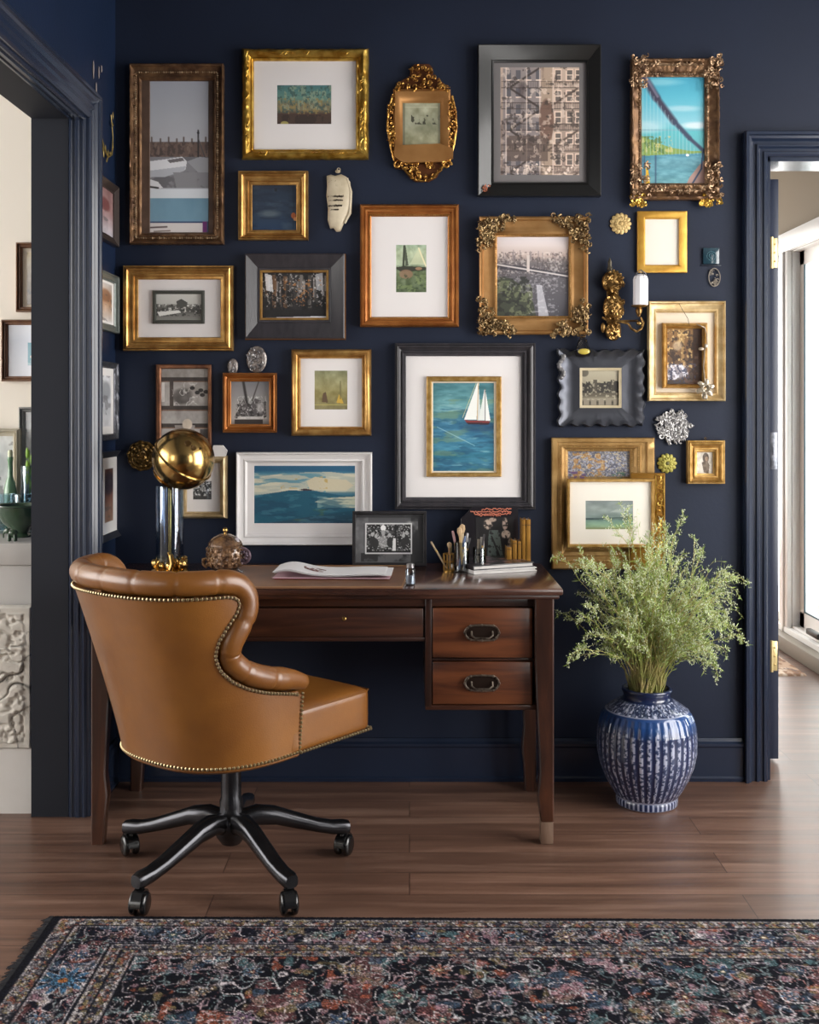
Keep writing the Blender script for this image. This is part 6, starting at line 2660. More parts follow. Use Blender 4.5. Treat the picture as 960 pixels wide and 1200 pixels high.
# ---------------------------------------------------------------- plant
plant = thing('feathery_plant', 'feathery green plant with tiny pale buds growing out of the striped vase', 'plant', (VX, VY, 0.30))
rs = random.Random(77)
stems = MB()
fol = [MB(), MB(), MB()]


def leaf(mb, p, d, L_, wd_):
    d = d.normalized()
    s_ = d.cross(Vector((rs.uniform(-1, 1), rs.uniform(-1, 1), rs.uniform(-1, 1)))).normalized() * wd_
    mb.add([p, p + d * L_ * 0.45 + s_, p + d * L_, p + d * L_ * 0.45 - s_], [(0, 1, 2, 3)])


def bud(mb, p, r):
    v = [p + Vector(q_) * r for q_ in ((1, 0, 0), (0, 1, 0), (-1, 0, 0), (0, -1, 0), (0, 0, 1.3), (0, 0, -1.3))]
    mb.add(v, [(0, 1, 4), (1, 2, 4), (2, 3, 4), (3, 0, 4), (1, 0, 5), (2, 1, 5), (3, 2, 5), (0, 3, 5)])


def twig(p, d, L_, depth, droop):
    """a thin wavy twig with leaves and side twigs"""
    n = 7
    pts = [p]
    d = d.normalized()
    q = p.copy()
    for i in range(n):
        d = (d + Vector((rs.uniform(-.16, .16), rs.uniform(-.16, .16), rs.uniform(-.10, .10) - droop * i / n))).normalized()
        q = q + d * (L_ / n)
        if VY + q.y > YW - 0.10:
            q.y = YW - 0.10 - VY
        pts.append(q.copy())
    stems.tube(pts, [0.0013 * (0.5 + depth * 0.5) * (1 - 0.6 * i / n) for i in range(n + 1)], 4 if depth else 3, cap=False)
    for i in range(1, n + 1):
        dd = (pts[i] - pts[i - 1])
        k_ = 2 if depth == 0 else 1
        for j in range(k_):
            side = Vector((rs.gauss(0, 1), rs.gauss(0, 1), rs.gauss(0.3, 1))).normalized()
            v = (dd.normalized() * 0.7 + side * 0.8)
            pos = pts[i - 1].lerp(pts[i], rs.random())
            if rs.random() < 0.58:
                leaf(fol[0 if rs.random() < 0.6 else 1], pos, v, rs.uniform(0.009, 0.021), rs.uniform(0.0007, 0.0015))
            else:
                e_ = pos + v.normalized() * rs.uniform(0.004, 0.010)
                bud(fol[2], e_, rs.uniform(0.0014, 0.0024))
    if depth > 0:
        for i in range(2, n + 1):
            for _ in range(1):
                side = Vector((rs.gauss(0, 1), rs.gauss(0, 1), rs.gauss(0.25, 0.7))).normalized()
                twig(pts[i], (pts[i] - pts[i - 1]).normalized() * 0.8 + side * 0.7, L_ * rs.uniform(0.18, 0.34), depth - 1, droop * 1.2)
    return pts


for i in range(135):
    # end targets roughly fill the crown; right side fuller and drooping
    a_ = rs.uniform(-1, 1)
    tx = a_ * 0.215 + 0.015
    ty = rs.uniform(-0.17, 0.12)
    if a_ < -0.45:
        top = rs.uniform(0.17, 0.44)
    elif a_ > 0.4:
        top = rs.uniform(0.17, 0.43)
    else:
        top = rs.uniform(0.22, 0.53)
    b = Vector((rs.uniform(-0.045, 0.045), rs.uniform(-0.045, 0.045), 0.02))
    c1 = b + Vector((tx * 0.15, ty * 0.15, 0.16))
    e_ = Vector((tx, ty, top))
    n = 9
    pts = []
    for k_ in range(n + 1):
        t_ = k_ / n
        p = b * (1 - t_) ** 2 + c1 * 2 * t_ * (1 - t_) + e_ * t_ * t_
        p = p + Vector((rs.uniform(-1, 1), rs.uniform(-1, 1), rs.uniform(-1, 1))) * 0.004
        if VY + p.y > YW - 0.10:
            p.y = YW - 0.10 - VY
        pts.append(p)
    stems.tube(pts, [0.0021 * (1 - 0.65 * k_ / n) for k_ in range(n + 1)], 5, cap=False)
    dr = 0.55 if a_ > 0.45 else (0.25 if a_ < -0.4 else 0.05)
    for k_ in range(4, n + 1):
        d = (pts[k_] - pts[k_ - 1]).normalized()
        side = Vector((rs.gauss(0, 0.8) + a_ * 0.6, rs.gauss(0, 0.8), rs.gauss(0.5, 0.5))).normalized()
        if rs.random() < 0.5:
            twig(pts[k_], d * 0.9 + side * 0.55, rs.uniform(0.06, 0.12), 1 if rs.random() < 0.6 else 0, dr)
        for _ in range(4):
            v = d * 0.8 + Vector((rs.gauss(0, 1), rs.gauss(0, 1), rs.gauss(0, 1))).normalized() * 0.7
            leaf(fol[_ % 2], pts[k_], v, rs.uniform(0.012, 0.028), 0.0016)
    if rs.random() < 0.6:
        twig(pts[-1], pts[-1] - pts[-2], rs.uniform(0.06, 0.11), 0 if rs.random() < 0.5 else 1, dr)


def leafmat(name, c, c2):
    m = mat(name, c, rough=0.55, col2=c2, nscale=25)
    b = m.node_tree.nodes['Principled BSDF']
    b.inputs['Subsurface Weight'].default_value = 0.0
    return m


stems.build('stems', leafmat('stem_green', '#a3ab5c', '#bfae78'), plant, smooth=60)
fol[0].build('foliage', leafmat('leaf_green', '#86a03e', '#9db353'), plant, smooth=0)
fol[1].build('pale_foliage', leafmat('leaf_pale_green', '#b3c47a', '#c6d396'), plant, smooth=0)
fol[2].build('buds', leafmat('bud_cream', '#d8dcc6', '#c2cda6'), plant, smooth=0)

# ---------------------------------------------------------------- rug
rug = thing('persian_rug', 'dark navy patterned rug with floral borders in the foreground of the plank floor', 'rug', (0, 0, 0))
RX0, RX1, RY0, RY1 = -0.868, 1.75, 1.15, 2.702
W_, H_ = RX1 - RX0, RY1 - RY0
nw, nh = 960, 460
a = Art(nw, nh, '#0e0f18')
Xm = a.X * W_
Ym = a.Y * H_                       # distance from the far edge
dL = Xm
dT = Ym
dd_ = np.minimum(dL * 0.80, dT)      # border distance (wider side borders)
fieldm = (dd_ > 0.20).astype(float)
mainb = ((dd_ > 0.055) & (dd_ < 0.145)).astype(float)
g1 = ((dd_ > 0.018) & (dd_ <= 0.055)).astype(float)
g2 = ((dd_ >= 0.145) & (dd_ <= 0.20)).astype(float)
fh, fw = 1.0 / 1, 1.0


def nz(cell, seed, o=2):
    return fbm(nh, nw, H_ / cell, W_ / cell, seed, o)


def contour(n, lv, wd_):
    return np.clip(1.4 - np.abs(n - lv) / wd_, 0, 1)


sx1 = nz(0.07, 1)
sx2 = nz(0.05, 2)
sx3 = nz(0.035, 3)
sx4 = nz(0.09, 4)
a.mix(mainb, '#12131f')
# floral blobs in field and main border
for (n, thr, c, al) in ((sx1, 0.68, '#5e3a3a', .8), (sx2, 0.71, '#3f5266', .7), (sx3, 0.72, '#7d6a60', .75), (nz(0.041, 5), 0.74, '#8e4c38', .8),
                        (nz(0.043, 6), 0.74, '#4e6c70', .75), (nz(0.038, 7), 0.75, '#7a6a48', .75), (nz(0.041, 8), 0.74, '#94717a', .8)):
    a.mix(np.clip((n - thr) * 25, 0, 1) * (fieldm + mainb), c, al)
# outlines: vines and petals
for (n, lv, wd_, c, al) in ((sx1, 0.60, 0.012, '#c2b9bb', .9), (sx1, 0.38, 0.010, '#93898e', .85), (nz(0.06, 14), 0.55, 0.006, '#b5a9a8', .9), (sx2, 0.63, 0.012, '#b09499', .85), (sx2, 0.36, 0.010, '#7f8f90', .8), (sx4, 0.5, 0.006, '#8a7f88', .8),
                            (sx3, 0.66, 0.014, '#aca4a5', .7), (nz(0.045, 9), 0.42, 0.010, '#9c6a66', .8), (nz(0.05, 10), 0.60, 0.01, '#8ea09f', .7)):
    a.mix(contour(n, lv, wd_) * (fieldm + mainb), c, al)
# rows of rosettes in the main border and palmettes in the field
rs = random.Random(31)


def flower(cx, cy, r_, c1, c2, c3, petals=8):
    j0, j1 = max(0, int((cx - r_ * 1.3) / W_ * nw)), min(nw, int((cx + r_ * 1.3) / W_ * nw) + 2)
    i0, i1 = max(0, int((cy - r_ * 1.3) / H_ * nh)), min(nh, int((cy + r_ * 1.3) / H_ * nh) + 2)
    if j1 <= j0 or i1 <= i0:
        return
    dx_, dy_ = (Xm - cx)[i0:i1, j0:j1], (Ym - cy)[i0:i1, j0:j1]
    rr = np.hypot(dx_, dy_)
    an = np.arctan2(dy_, dx_)
    edge_ = r_ * (0.72 + 0.28 * np.cos(an * petals))
    sub = a.a[i0:i1, j0:j1]
    for (m_, c_, al) in (((edge_ * 1.18 - rr), '#b3abab', .85), ((edge_ - rr), c1, .85), ((edge_ * 0.62 - rr), '#171823', .8), ((edge_ * 0.45 - rr), c2, .95),
                         ((r_ * 0.2 - rr), c3, 1)):
        mm = np.clip(m_ * 400, 0, 1)[..., None] * al
        sub[:] = sub * (1 - mm) + hx(c_) * mm


P1 = ['#623532', '#3f566c', '#7d6648', '#854f40', '#4c645e', '#735c70', '#2d4260']
x = 0.20
i = 0
while x < 2.5:
    flower(x, 0.10, 0.030 if i % 2 else 0.022, P1[i % 7], P1[(i + 3) % 7], '#d0c4b0')
    for s_ in (-1, 1):
        flower(x + 0.045 * s_, 0.10 + 0.018 * s_ * (-1) ** i, 0.010, P1[(i + 5) % 7], '#b59a86', '#2b2b38', 5)
    x += 0.115
    i += 1
y = 0.20
while y < 1.5:
    flower(0.125, y, 0.034 if i % 2 else 0.024, P1[i % 7], P1[(i + 2) % 7], '#d0c4b0')
    y += 0.13
    i += 1
for row in range(9):
    for k_ in range(12):
        cx = 0.33 + k_ * 0.205 + (0.10 if row % 2 else 0)
        cy = 0.262 + row * 0.095
        flower(cx + rs.uniform(-.01, .01), cy + rs.uniform(-.008, .008), rs.uniform(0.016, 0.032), P1[(k_ + row * 2) % 7], P1[(k_ * 3 + row) % 7], '#c8baa6',
               rs.choice((5, 6, 8)))
# medallion flourish in blue in the corner of the border
flower(0.124, 0.31, 0.06, '#2f587a', '#47708c', '#9c6238', 10)
# guard stripes: pale ground with dotted flowers, dark edging lines
for (gm, s0) in ((g1, 41), (g2, 51)):
    a.mix(gm, '#6f6a6e', .9)
    a.mix(np.clip((nz(0.009, s0) - 0.47) * 14, 0, 1) * gm, '#20212c', .9)
    a.mix(np.clip((nz(0.010, s0 + 1) - 0.62) * 20, 0, 1) * gm, '#7c4a3c', .85)
    a.mix(np.clip((nz(0.010, s0 + 2) - 0.62) * 20, 0, 1) * gm, '#80724e', .8)
    a.mix(np.clip((nz(0.009, s0 + 3) - 0.64) * 20, 0, 1) * gm, '#aaa4a2', .9)
for lv in (0.018, 0.055, 0.145, 0.172, 0.20):
    a.mix(np.clip(1.5 - np.abs(dd_ - lv) / 0.0022, 0, 1), '#15161f', .95)
for lv in (0.023, 0.060, 0.140, 0.150, 0.195):
    a.mix(np.clip(1.3 - np.abs(dd_ - lv) / 0.0016, 0, 1), '#a9a3a6', .8)
a.mix((dd_ < 0.014).astype(float), '#101119', 1)
# woven grain
rnd = np.random.RandomState(4).rand(nh, nw)
a.a = np.clip(a.a * (0.4 + 0.85 * rnd[..., None]), 0, 1)
hgt = 0.009 + 0.0012 * np.random.RandomState(6).rand(nh, nw) - 0.006 * (dd_ < 0.004)
hgt[0, :] = 0.0
hgt[:, 0] = 0.0
V = np.stack([RX0 + Xm, RY1 - Ym, hgt], -1).reshape(-1, 3)
ca_, sa_ = cos(R(-0.55)), sin(R(-0.55))
V2 = V.copy()
V2[:, 0] = RX0 + (V[:, 0] - RX0) * ca_ - (V[:, 1] - RY1) * sa_
V2[:, 1] = RY1 + (V[:, 0] - RX0) * sa_ + (V[:, 1] - RY1) * ca_
me = grid_mesh('pile', V2, nw, nh)
paint_attr(me, a.a.reshape(-1, 3))
me.materials.append(paint_mat('wool_pile', rough=0.95, spec=0.1))
o = bpy.data.objects.new('pile', me)
C.objects.link(o)
o.parent = rug
w = MB()
rs = random.Random(8)
for i in range(230):
    y = RY1 - (i + 0.5) * 1.4 / 230
    L_ = rs.uniform(0.012, 0.026)
    w.tube([(RX0 + 0.002, y, 0.006), (RX0 - L_ * 0.5, y + rs.uniform(-.003, .003), 0.005), (RX0 - L_, y + rs.uniform(-.006, .006), 0.0015)], [0.0022, 0.002, 0.001], 4)
fo = w.build('fringe', mat('dark_fringe', '#1b1b20', rough=0.9), rug)
fo['kind'] = 'stuff'

# small tan rug beyond the right doorway
rr_ = thing('woven_mat', 'pale tan woven mat on the floor under the window of the next room', 'rug', (1.35, 5.70, 0))
a = Art(220, 120, '#b79b86')
a.noise(20, 34, 0.9, 701, col='#8f6f5c', thr=0.5)
a.noise(26, 40, 0.8, 702, col='#d8c6b5', thr=0.58)
a.noise(20, 30, 0.9, 703, col='#7c6a66', thr=0.64)
hg = 0.008 + 0.001 * np.random.RandomState(1).rand(120, 220)
hg[0, :] = hg[-1, :] = 0
hg[:, 0] = hg[:, -1] = 0
V = np.stack([-0.5 + a.X * 1.0, 0.56 - a.Y * 1.1, hg], -1).reshape(-1, 3)
me = grid_mesh('weave', V, 220, 120)
paint_attr(me, a.a.reshape(-1, 3))
me.materials.append(paint_mat('tan_weave', rough=0.95, spec=0.1))
o = bpy.data.objects.new('weave', me)
C.objects.link(o)
o.parent = rr_
MB().box(-0.505, -0.495, -0.54, 0.56, 0, 0.010, 0.002).build('binding', mat('brown_binding', '#6b5040', rough=0.9), rr_)

# ------------------------------------------------------------ candle sconce
SG = mat('sconce_gilt', '#bd975c', rough=0.28, metal=0.9, col2='#5f4526', nscale=60, bump=0.5, bscale=110)
sc_ = thing('candle_sconce', 'gilded wall sconce of stacked carved knobs with one curved arm and candle', 'sconce',
            ((719 - 480) / SB, YW - 0.001, CAMZ - (401 - 480) / SB))


def sp_(x, y, d=0.02):
    return Vector(((x - 719) / SB, -d, (401 - y) / SB))


w = MB()
for (x, y, rx, ry, d) in ((718, 330, 12.5, 13.5, 0.018), (719, 361, 12, 18, 0.018), (719, 387, 9.5, 12.5, 0.016)):
    c = sp_(x, y, d)
    w.ball(c, (rx / SB, 0.018, ry / SB), 16, 12)
w.box(sp_(712, 0).x, sp_(726, 0).x, -0.010, 0.0, 0.02, 0.24, 0.004)
w.build('back_plate', SG, sc_)
w = MB()
for (x0, y0, x1, y1, n_, sd) in ((706, 318, 731, 343, 34, 1), (707, 346, 731, 378, 40, 2), (711, 378, 728, 398, 22, 3)):
    a0, a1 = sp_(x0, y1), sp_(x1, y0)
    cx, cz = (a0.x + a1.x) / 2, (a0.z + a1.z) / 2
    hx_, hz_ = (a1.x - a0.x) / 2, (a1.z - a0.z) / 2
    carving(w, (a0.x, a1.x, a0.z, a1.z), n_, sd, 0.011, 0.0022, -0.035, lambda X_, Z_: ((X_ - cx) / hx_) ** 2 + ((Z_ - cz) / hz_) ** 2 < 1)
w.build('carved_leaves', SG, sc_)
w = MB()
b0 = sp_(715, 318)
w.lathe([(0.012, 0), (0.008, 0.008), (0.010, 0.014), (0.006, 0.024), (0.0075, 0.032), (0.004, 0.042), (0.001, 0.050)], 12, cx=b0.x, cy=-0.018, z0=b0.z - 0.004)
w.build('finial', mat('dark_finial', '#5c564a', rough=0.35, metal=0.7), sc_)
w = MB()
arm = [sp_(711, 378, .03), sp_(722, 377, .045), sp_(734, 380, .055), sp_(737, 386, .06), sp_(743, 389.5, .06), sp_(749, 386, .06), sp_(751, 379, .06), sp_(748, 373, .06)]
w.tube(arm, [0.004] * 7 + [0.003], 9)
w.tube([sp_(705, 372, .032), sp_(712, 377, .035), sp_(728, 377, .05), sp_(745, 377, .06)], 0.0032, 8)
w.ball(sp_(707, 384, .02), (0.008, 0.006, 0.017), 10, 8)
w.build('arm', SG, sc_)
cxx = sp_(746, 0).x
w = MB().lathe([(0.003, -0.03), (0.006, -0.024), (0.010, -0.014), (0.012, -0.006), (0.008, 0.0), (0.022, 0.003), (0.027, 0.007), (0.025, 0.0085), (0.012, 0.007),
                (0, 0.007)], 24, cx=cxx, cy=-0.06, z0=sp_(0, 362).z)
w.ball((cxx, -0.06, sp_(0, 380).z), (0.009, 0.009, 0.007), 10, 8)
w.build('drip_pan', SG, sc_)
cn = thing('candle', 'thick white candle standing in the drip pan of the gilded wall sconce', 'candle', (0, 0, 0))
cn.location = (sc_.location.x + (748 - 719) / SB, sc_.location.y - 0.06, sc_.location.z + 0.1195)
w = MB().lathe([(0.0, 0), (0.0245, 0), (0.0250, 0.004), (0.0250, 0.084), (0.022, 0.094), (0.012, 0.101), (0, 0.102)], 10)
w.build('wax', mat('white_wax', '#e3e2e6', rough=0.4), cn, smooth=20)
w = MB()
for i in range(5):
    a_ = 2 * pi * i / 5
    w.tube([(0.024 * cos(a_), 0.024 * sin(a_), 0.085), (0.016 * cos(a_), 0.016 * sin(a_), 0.106), (0.003 * cos(a_), 0.003 * sin(a_), 0.116)], 0.0014, 5)
w.tube([(0, 0, 0.104), (0.001, 0, 0.118)], 0.0012, 5)
w.build('wire_crown', SILVER, cn)

# ------------------------------------------------------- small wall ornaments


def orn(name, label, px, py, cat='wall ornament', d=0.0):
    return thing(name, label, cat, ((px - 480) / 350.5, YW - d, CAMZ - (py - 480) / 350.5))


def rosette(o, r, m, petals=8, layers=2, seed=0, part='petals'):
    rs = random.Random(seed)
    w = MB()
    for l in range(layers):
        rr = r * (1 - 0.38 * l)
        for i in range(petals):
            a_ = 2 * pi * (i + 0.5 * l) / petals
            w.ball((rr * 0.6 * cos(a_), -0.004 - 0.004 * l, rr * 0.6 * sin(a_)), (rr * 0.42, 0.004, rr * 0.26), 9, 6,
                   M=Matrix.Rotation(-a_, 3, 'Y'))
    w.build(part, m, o)


GF = mat('flat_gold_rosette', '#cdb27a', rough=0.5, metal=0.35, col2='#a88d58', nscale=40, bump=0.3)
o = orn('gold_rosette', 'flat gold flower rosette on the wall, left of the plain cream sheet frame', 727.5, 262)
rosette(o, 0.036, GF, 13, 2)
MB().ball((0, -0.002, 0), (0.028, 0.003, 0.028), 20, 6).build('disc', GF, o)
MB().ball((0, -0.009, 0), (0.009, 0.005, 0.009), 10, 6).build('centre', GF, o)
o = orn('gold_rosette', 'small olive gold flower rosette on the wall beside the tiny portrait frame', 782, 543)
rosette(o, 0.033, mat('olive_gold', '#8f8a3c', rough=0.5, metal=0.3, col2='#a39a4a', nscale=40), 12, 2)
MB().ball((0, -0.002, 0), (0.026, 0.003, 0.026), 20, 6).build('disc', mat('olive_gold', '#8f8a3c'), o)
MB().ball((0, -0.009, 0), (0.007, 0.004, 0.007), 10, 6).build('centre', mat('olive_dark', '#4d4a20', rough=0.5), o)
o = orn('silver_rosette', 'large lacy silver rosette on the wall below the cream box frame', 789.5, 500.5)
w = MB()
carving(w, (-0.058, 0.058, -0.058, 0.058), 120, 5, 0.016, 0.0026, -0.008, lambda x, z: math.hypot(x, z) < 0.058 * (0.93 + 0.09 * cos(7 * math.atan2(z, x))), blobs=1.5)
w.build('lacework', mat('bright_lace_silver', '#c9c7c5', rough=0.35, metal=0.5, col2='#7d7b7c', nscale=90, bump=0.4), o)
MB().ball((0, -0.003, 0), (0.05, 0.004, 0.05), 20, 6).build('backing', mat('dull_silver', '#6e6c6e', rough=0.4, metal=0.6), o)
o = orn('bronze_rosette', 'round bronze rose of twisted rope on the wall, left of the lamp globe', 167, 534)
w = MB()
for l in range(4):
    rr = 0.045 - 0.011 * l
    n_ = 40
    w.tube([((rr + 0.002 * sin(9 * a_)) * cos(a_), -0.008 - 0.003 * l - 0.002 * sin(13 * a_), (rr + 0.002 * cos(11 * a_)) * sin(a_)) for a_ in
            [2 * pi * i / n_ for i in range(n_)]], 0.0058, 7, closed=True)
w.ball((0, -0.018, 0), (0.011, 0.006, 0.011), 10, 6)
w.build('twisted_rings', mat('dark_bronze_rope', '#7d6134', rough=0.35, metal=0.8, col2='#3b2c16', nscale=60, bump=0.6, bscale=120), o)
MB().ball((0, -0.003, 0), (0.044, 0.0045, 0.044), 24, 6).build('backing', mat('deep_bronze', '#2d2216', rough=0.5, metal=0.5), o)  # darker bronze disc behind the rings

# ivory shell shaped scroll with handwriting
o = orn('ivory_plaque', 'ivory curled parchment shaped plaque with dark handwriting, right of the dark blue square picture', 397, 272, 'plaque')


def lo(px, py, x0=397, y0=272):
    return ((px - x0) / 352, (y0 - py) / 352)


outl = [(383, 206), (388, 204.5), (393, 206), (400, 204), (406, 207), (410.5, 213), (411.5, 225), (411, 240), (408, 252), (403, 262), (399, 271), (394, 271.5),
        (391, 267), (387, 268), (384, 258), (384.5, 245), (382.5, 230), (383.5, 218)]
rows = []
cen = Vector((-0.0, 0, (272 - 238) / 352))
for k_, (s_, d) in enumerate(((1.0, 0.0), (1.0, 0.008), (0.92, 0.013), (0.75, 0.018), (0.5, 0.021), (0.2, 0.022))):
    rows.append([Vector((cen.x + (lo(x, y)[0] - cen.x) * s_, -d, cen.z + (lo(x, y)[1] - cen.z) * s_)) for x, y in outl])
w = MB().grid(rows, closed=True)
w.add(rows[-1], [tuple(range(len(outl)))])
w.build('body', mat('old_ivory', '#cbbfa6', rough=0.5, col2='#b5a78c', nscale=18, bump=0.1), o, smooth=60)
w = MB()
w.tube([(*(lo(404, 262)[0],), -0.012, lo(404, 262)[1]), (lo(410, 250)[0], -0.010, lo(410, 250)[1]), (lo(411, 225)[0], -0.010, lo(411, 225)[1]), (lo(407, 209)[0], -0.012, lo(407, 209)[1])],
       [0.004, 0.006, 0.006, 0.004], 8)
w.build('curled_edge', mat('old_ivory', '#cbbfa6'), o)
w = MB()
w.ball((lo(396, 201)[0], -0.010, lo(396, 201)[1]), (0.009, 0.006, 0.006), 10, 6)
w.tube([(lo(397, 198)[0] + 0.005 * cos(a_), -0.009, lo(397, 198.5)[1] + 0.005 * sin(a_)) for a_ in [2 * pi * i / 10 for i in range(10)]], 0.0014, 5, closed=True)
w.build('hanging_knot', mat('ivory_cord', '#a89a80', rough=0.7), o)
w = MB()
rs = random.Random(15)
for (xa, xb, yy, amp_) in ((386, 394, 214, 2.6), (391, 402, 218, 2.2), (384.5, 404, 231, 1.8), (386, 403, 235.5, 1.2), (385, 402, 242, 1.8), (388, 398, 246.5, 1.2)):
    pts = []
    n_ = int((xb - xa) * 2.2)
    for i in range(n_):
        x = xa + (xb - xa) * i / n_
        yv = yy + amp_ * sin(i * 1.9) * rs.uniform(0.3, 1)
        X_, Z_ = lo(x, yv)
        dpt = 0.0228 - 0.0 if abs(X_) < 0.012 else 0.0205
        rad_ = min(1, max(abs(X_ - cen.x) / 0.042, abs(Z_ - cen.z) / 0.095))
        pts.append((X_, -(0.0232 - 0.011 * rad_ ** 1.5), Z_))
    w.tube(pts, 0.0016, 4)
w.build('handwriting', mat('brown_ink', '#3f352c', rough=0.8), o)

# smoky glass leaf ornaments above the small copper frame
SMK = mat('smoky_glass', '#6b635e', rough=0.2, metal=0.3, col2='#8e8580', nscale=80, bump=0.7, bscale=120, coat=0.5)
o = orn('glass_leaf', 'large smoky glass leaf ornament standing over the small copper gold frame', 301, 436)
w = MB().ball((0, -0.008, 0.042), (0.034, 0.008, 0.045), 18, 12)
w.build('leaf', SMK, o)
w = MB()
carving(w, (-0.03, 0.03, 0.005, 0.082), 34, 3, 0.012, 0.0012, -0.0165, lambda x, z: (x / 0.03) ** 2 + ((z - 0.042) / 0.04) ** 2 < 1)
w.build('relief', SILVER, o)
o = orn('glass_leaf', 'small smoky glass leaf ornament left of the larger one, over the copper gold frame', 273, 438)
MB().ball((0, -0.008, 0.024), (0.018, 0.007, 0.027), 14, 10).build('leaf', SMK, o)
w = MB()
carving(w, (-0.016, 0.016, 0.004, 0.045), 12, 4, 0.009, 0.001, -0.0145, lambda x, z: (x / 0.015) ** 2 + ((z - 0.024) / 0.022) ** 2 < 1)
w.build('relief', SILVER, o)
# glass pendant below the carved-corner frame
o = orn('glass_pendant', 'glass pendant with a yellow gem hanging between the copper gold frame and pewter frame', 682, 418)
MB().lathe([(0.004, 0.07), (0.014, 0.055), (0.022, 0.03), (0.028, 0.012), (0.022, 0.0), (0, -0.004)], 8, cy=-0.026).build('drop', glass_mat('pendant_glass', '#c9c6c2', 0.05, 0.8), o, smooth=10)
MB().ball((0, -0.05, 0.015), (0.020, 0.005, 0.010), 14, 8).build('gem', mat('yellow_gem', '#b8a648', rough=0.2, coat=0.8), o)
# small plates near the doorway
o = orn('glass_tile', 'small square dark teal glass tile on the wall near the doorway', 833.5, 300)
MB().box(-0.027, 0.027, -0.008, 0, -0.027, 0.027, 0.002).build('tile', mat('dark_teal_glass', '#223a45', rough=0.15, coat=0.8), o)
w = MB()
for r_ in (0.008, 0.015):
    w.tube([(r_ * cos(a_), -0.0088, r_ * sin(a_)) for a_ in [2 * pi * i / 16 for i in range(16)]], 0.0009, 4, closed=True)
w.build('etched_mark', mat('teal_line', '#4f7680', rough=0.4), o)
MB().box(-0.034, 0.034, -0.006, 0, -0.033, -0.030, 0.001).build('ledge', mat('dark_slate', '#1c222e', rough=0.4), o)
o = orn('filigree_oval', 'tiny oval silver filigree medallion on the wall under the teal glass tile', 837.5, 325)
w = MB()
w.tube([(0.019 * cos(a_), -0.005, 0.030 * sin(a_)) for a_ in [2 * pi * i / 24 for i in range(24)]], 0.0018, 5, closed=True)
w.build('rim', mat('dull_copper_wire', '#8b8378', rough=0.4, metal=0.7), o)
w = MB()
carving(w, (-0.016, 0.016, -0.027, 0.027), 16, 4, 0.011, 0.0011, -0.005, lambda x, z: (x / 0.016) ** 2 + (z / 0.027) ** 2 < 1)
w.build('filigree', mat('dull_copper_wire', '#8b8378'), o)
# glass flower over the lower right corner of the cream box frame
o = orn('glass_flower', 'glass flower with a long bent silver stem hanging over the cream box frame', 824, 462)
PG = mat('pearl_glass', '#bdb19c', rough=0.15, metal=0.35, coat=0.8, col2='#8e8370', nscale=50)
w = MB()
for i in range(6):
    a_ = 2 * pi * i / 6 + 0.3
    w.ball((0.018 * cos(a_), -0.036, 0.018 + 0.020 * sin(a_)), (0.015, 0.004, 0.009), 10, 6, M=Matrix.Rotation(-a_, 3, 'Y'))
w.tube([(0.012 * cos(a_), -0.046, 0.018 + 0.012 * sin(a_)) for a_ in [2 * pi * i / 16 for i in range(16)]], 0.003, 6, closed=True)
w.build('petals', PG, o)
w = MB()
w.tube([(0.0, -0.036, 0.03), (-0.006, -0.036, 0.09), (-0.002, -0.036, 0.15), (0.006, -0.036, 0.165), (0.004, -0.036, 0.2), (-0.002, -0.036, 0.22), (-0.03, -0.038, 0.232)], 0.0018, 6)
w.ball((-0.014, -0.036, 0.15), (0.010, 0.005, 0.006), 8, 6)
w.ball((0.002, -0.036, 0.16), (0.006, 0.005, 0.008), 8, 6)
w.build('stem', PG, o)
MB().lathe([(0, -0.02), (0.006, -0.016), (0.007, -0.008), (0.002, 0.002), (0, 0.002)], 10, cy=-0.042).build('drop_bead', PG, o)
# chipped gold branch on the left side wall
yo = -XL * F / (480 - 118)
o = thing('gilded_branch', 'broken thin gilded branch ornament high on the left side wall beside the opening', 'wall ornament', (XL + 0.001, yo, zz(180, 118)), R(90))
GB = mat('dull_gilt_wire', '#8f7b45', rough=0.4, metal=0.6)
w = MB()
w.tube([(-0.06, -0.005, 0.10), (-0.03, -0.008, 0.05), (0.0, -0.009, 0.02), (0.05, -0.009, 0.0), (0.10, -0.008, 0.02), (0.12, -0.006, 0.08), (0.10, -0.005, 0.15)],
       [0.0022, 0.003, 0.003, 0.003, 0.003, 0.0022, 0.0015], 6)
w.tube([(0.0, -0.008, 0.02), (-0.02, -0.008, -0.005), (-0.05, -0.006, -0.01)], 0.002, 5)
w.build('branch', GB, o)
w = MB()
rs = random.Random(6)
for (x, z) in ((0.02, 0.02), (0.05, 0.012), (0.08, 0.02), (0.11, 0.05), (0.105, 0.12), (-0.04, 0.07), (-0.06, 0.12), (0.0, 0.0), (0.04, -0.01), (0.11, 0.15)):
    w.ball((x, -0.009, z), (0.014, 0.002, 0.005), 8, 5, M=Matrix.Rotation(rs.uniform(0, 6), 3, 'Y'))
w.build('leaves', GB, o)
w = MB()
for (x, z, h) in ((-0.09, 0.24, 0.03), (-0.03, 0.25, 0.02), (0.0, 0.27, 0.012), (-0.06, 0.19, 0.02)):
    w.ball((x, -0.002, z), (0.006, 0.002, h), 7, 5)
w.build('chipped_flakes', mat('grey_plaster', '#7f7674', rough=0.8), o)

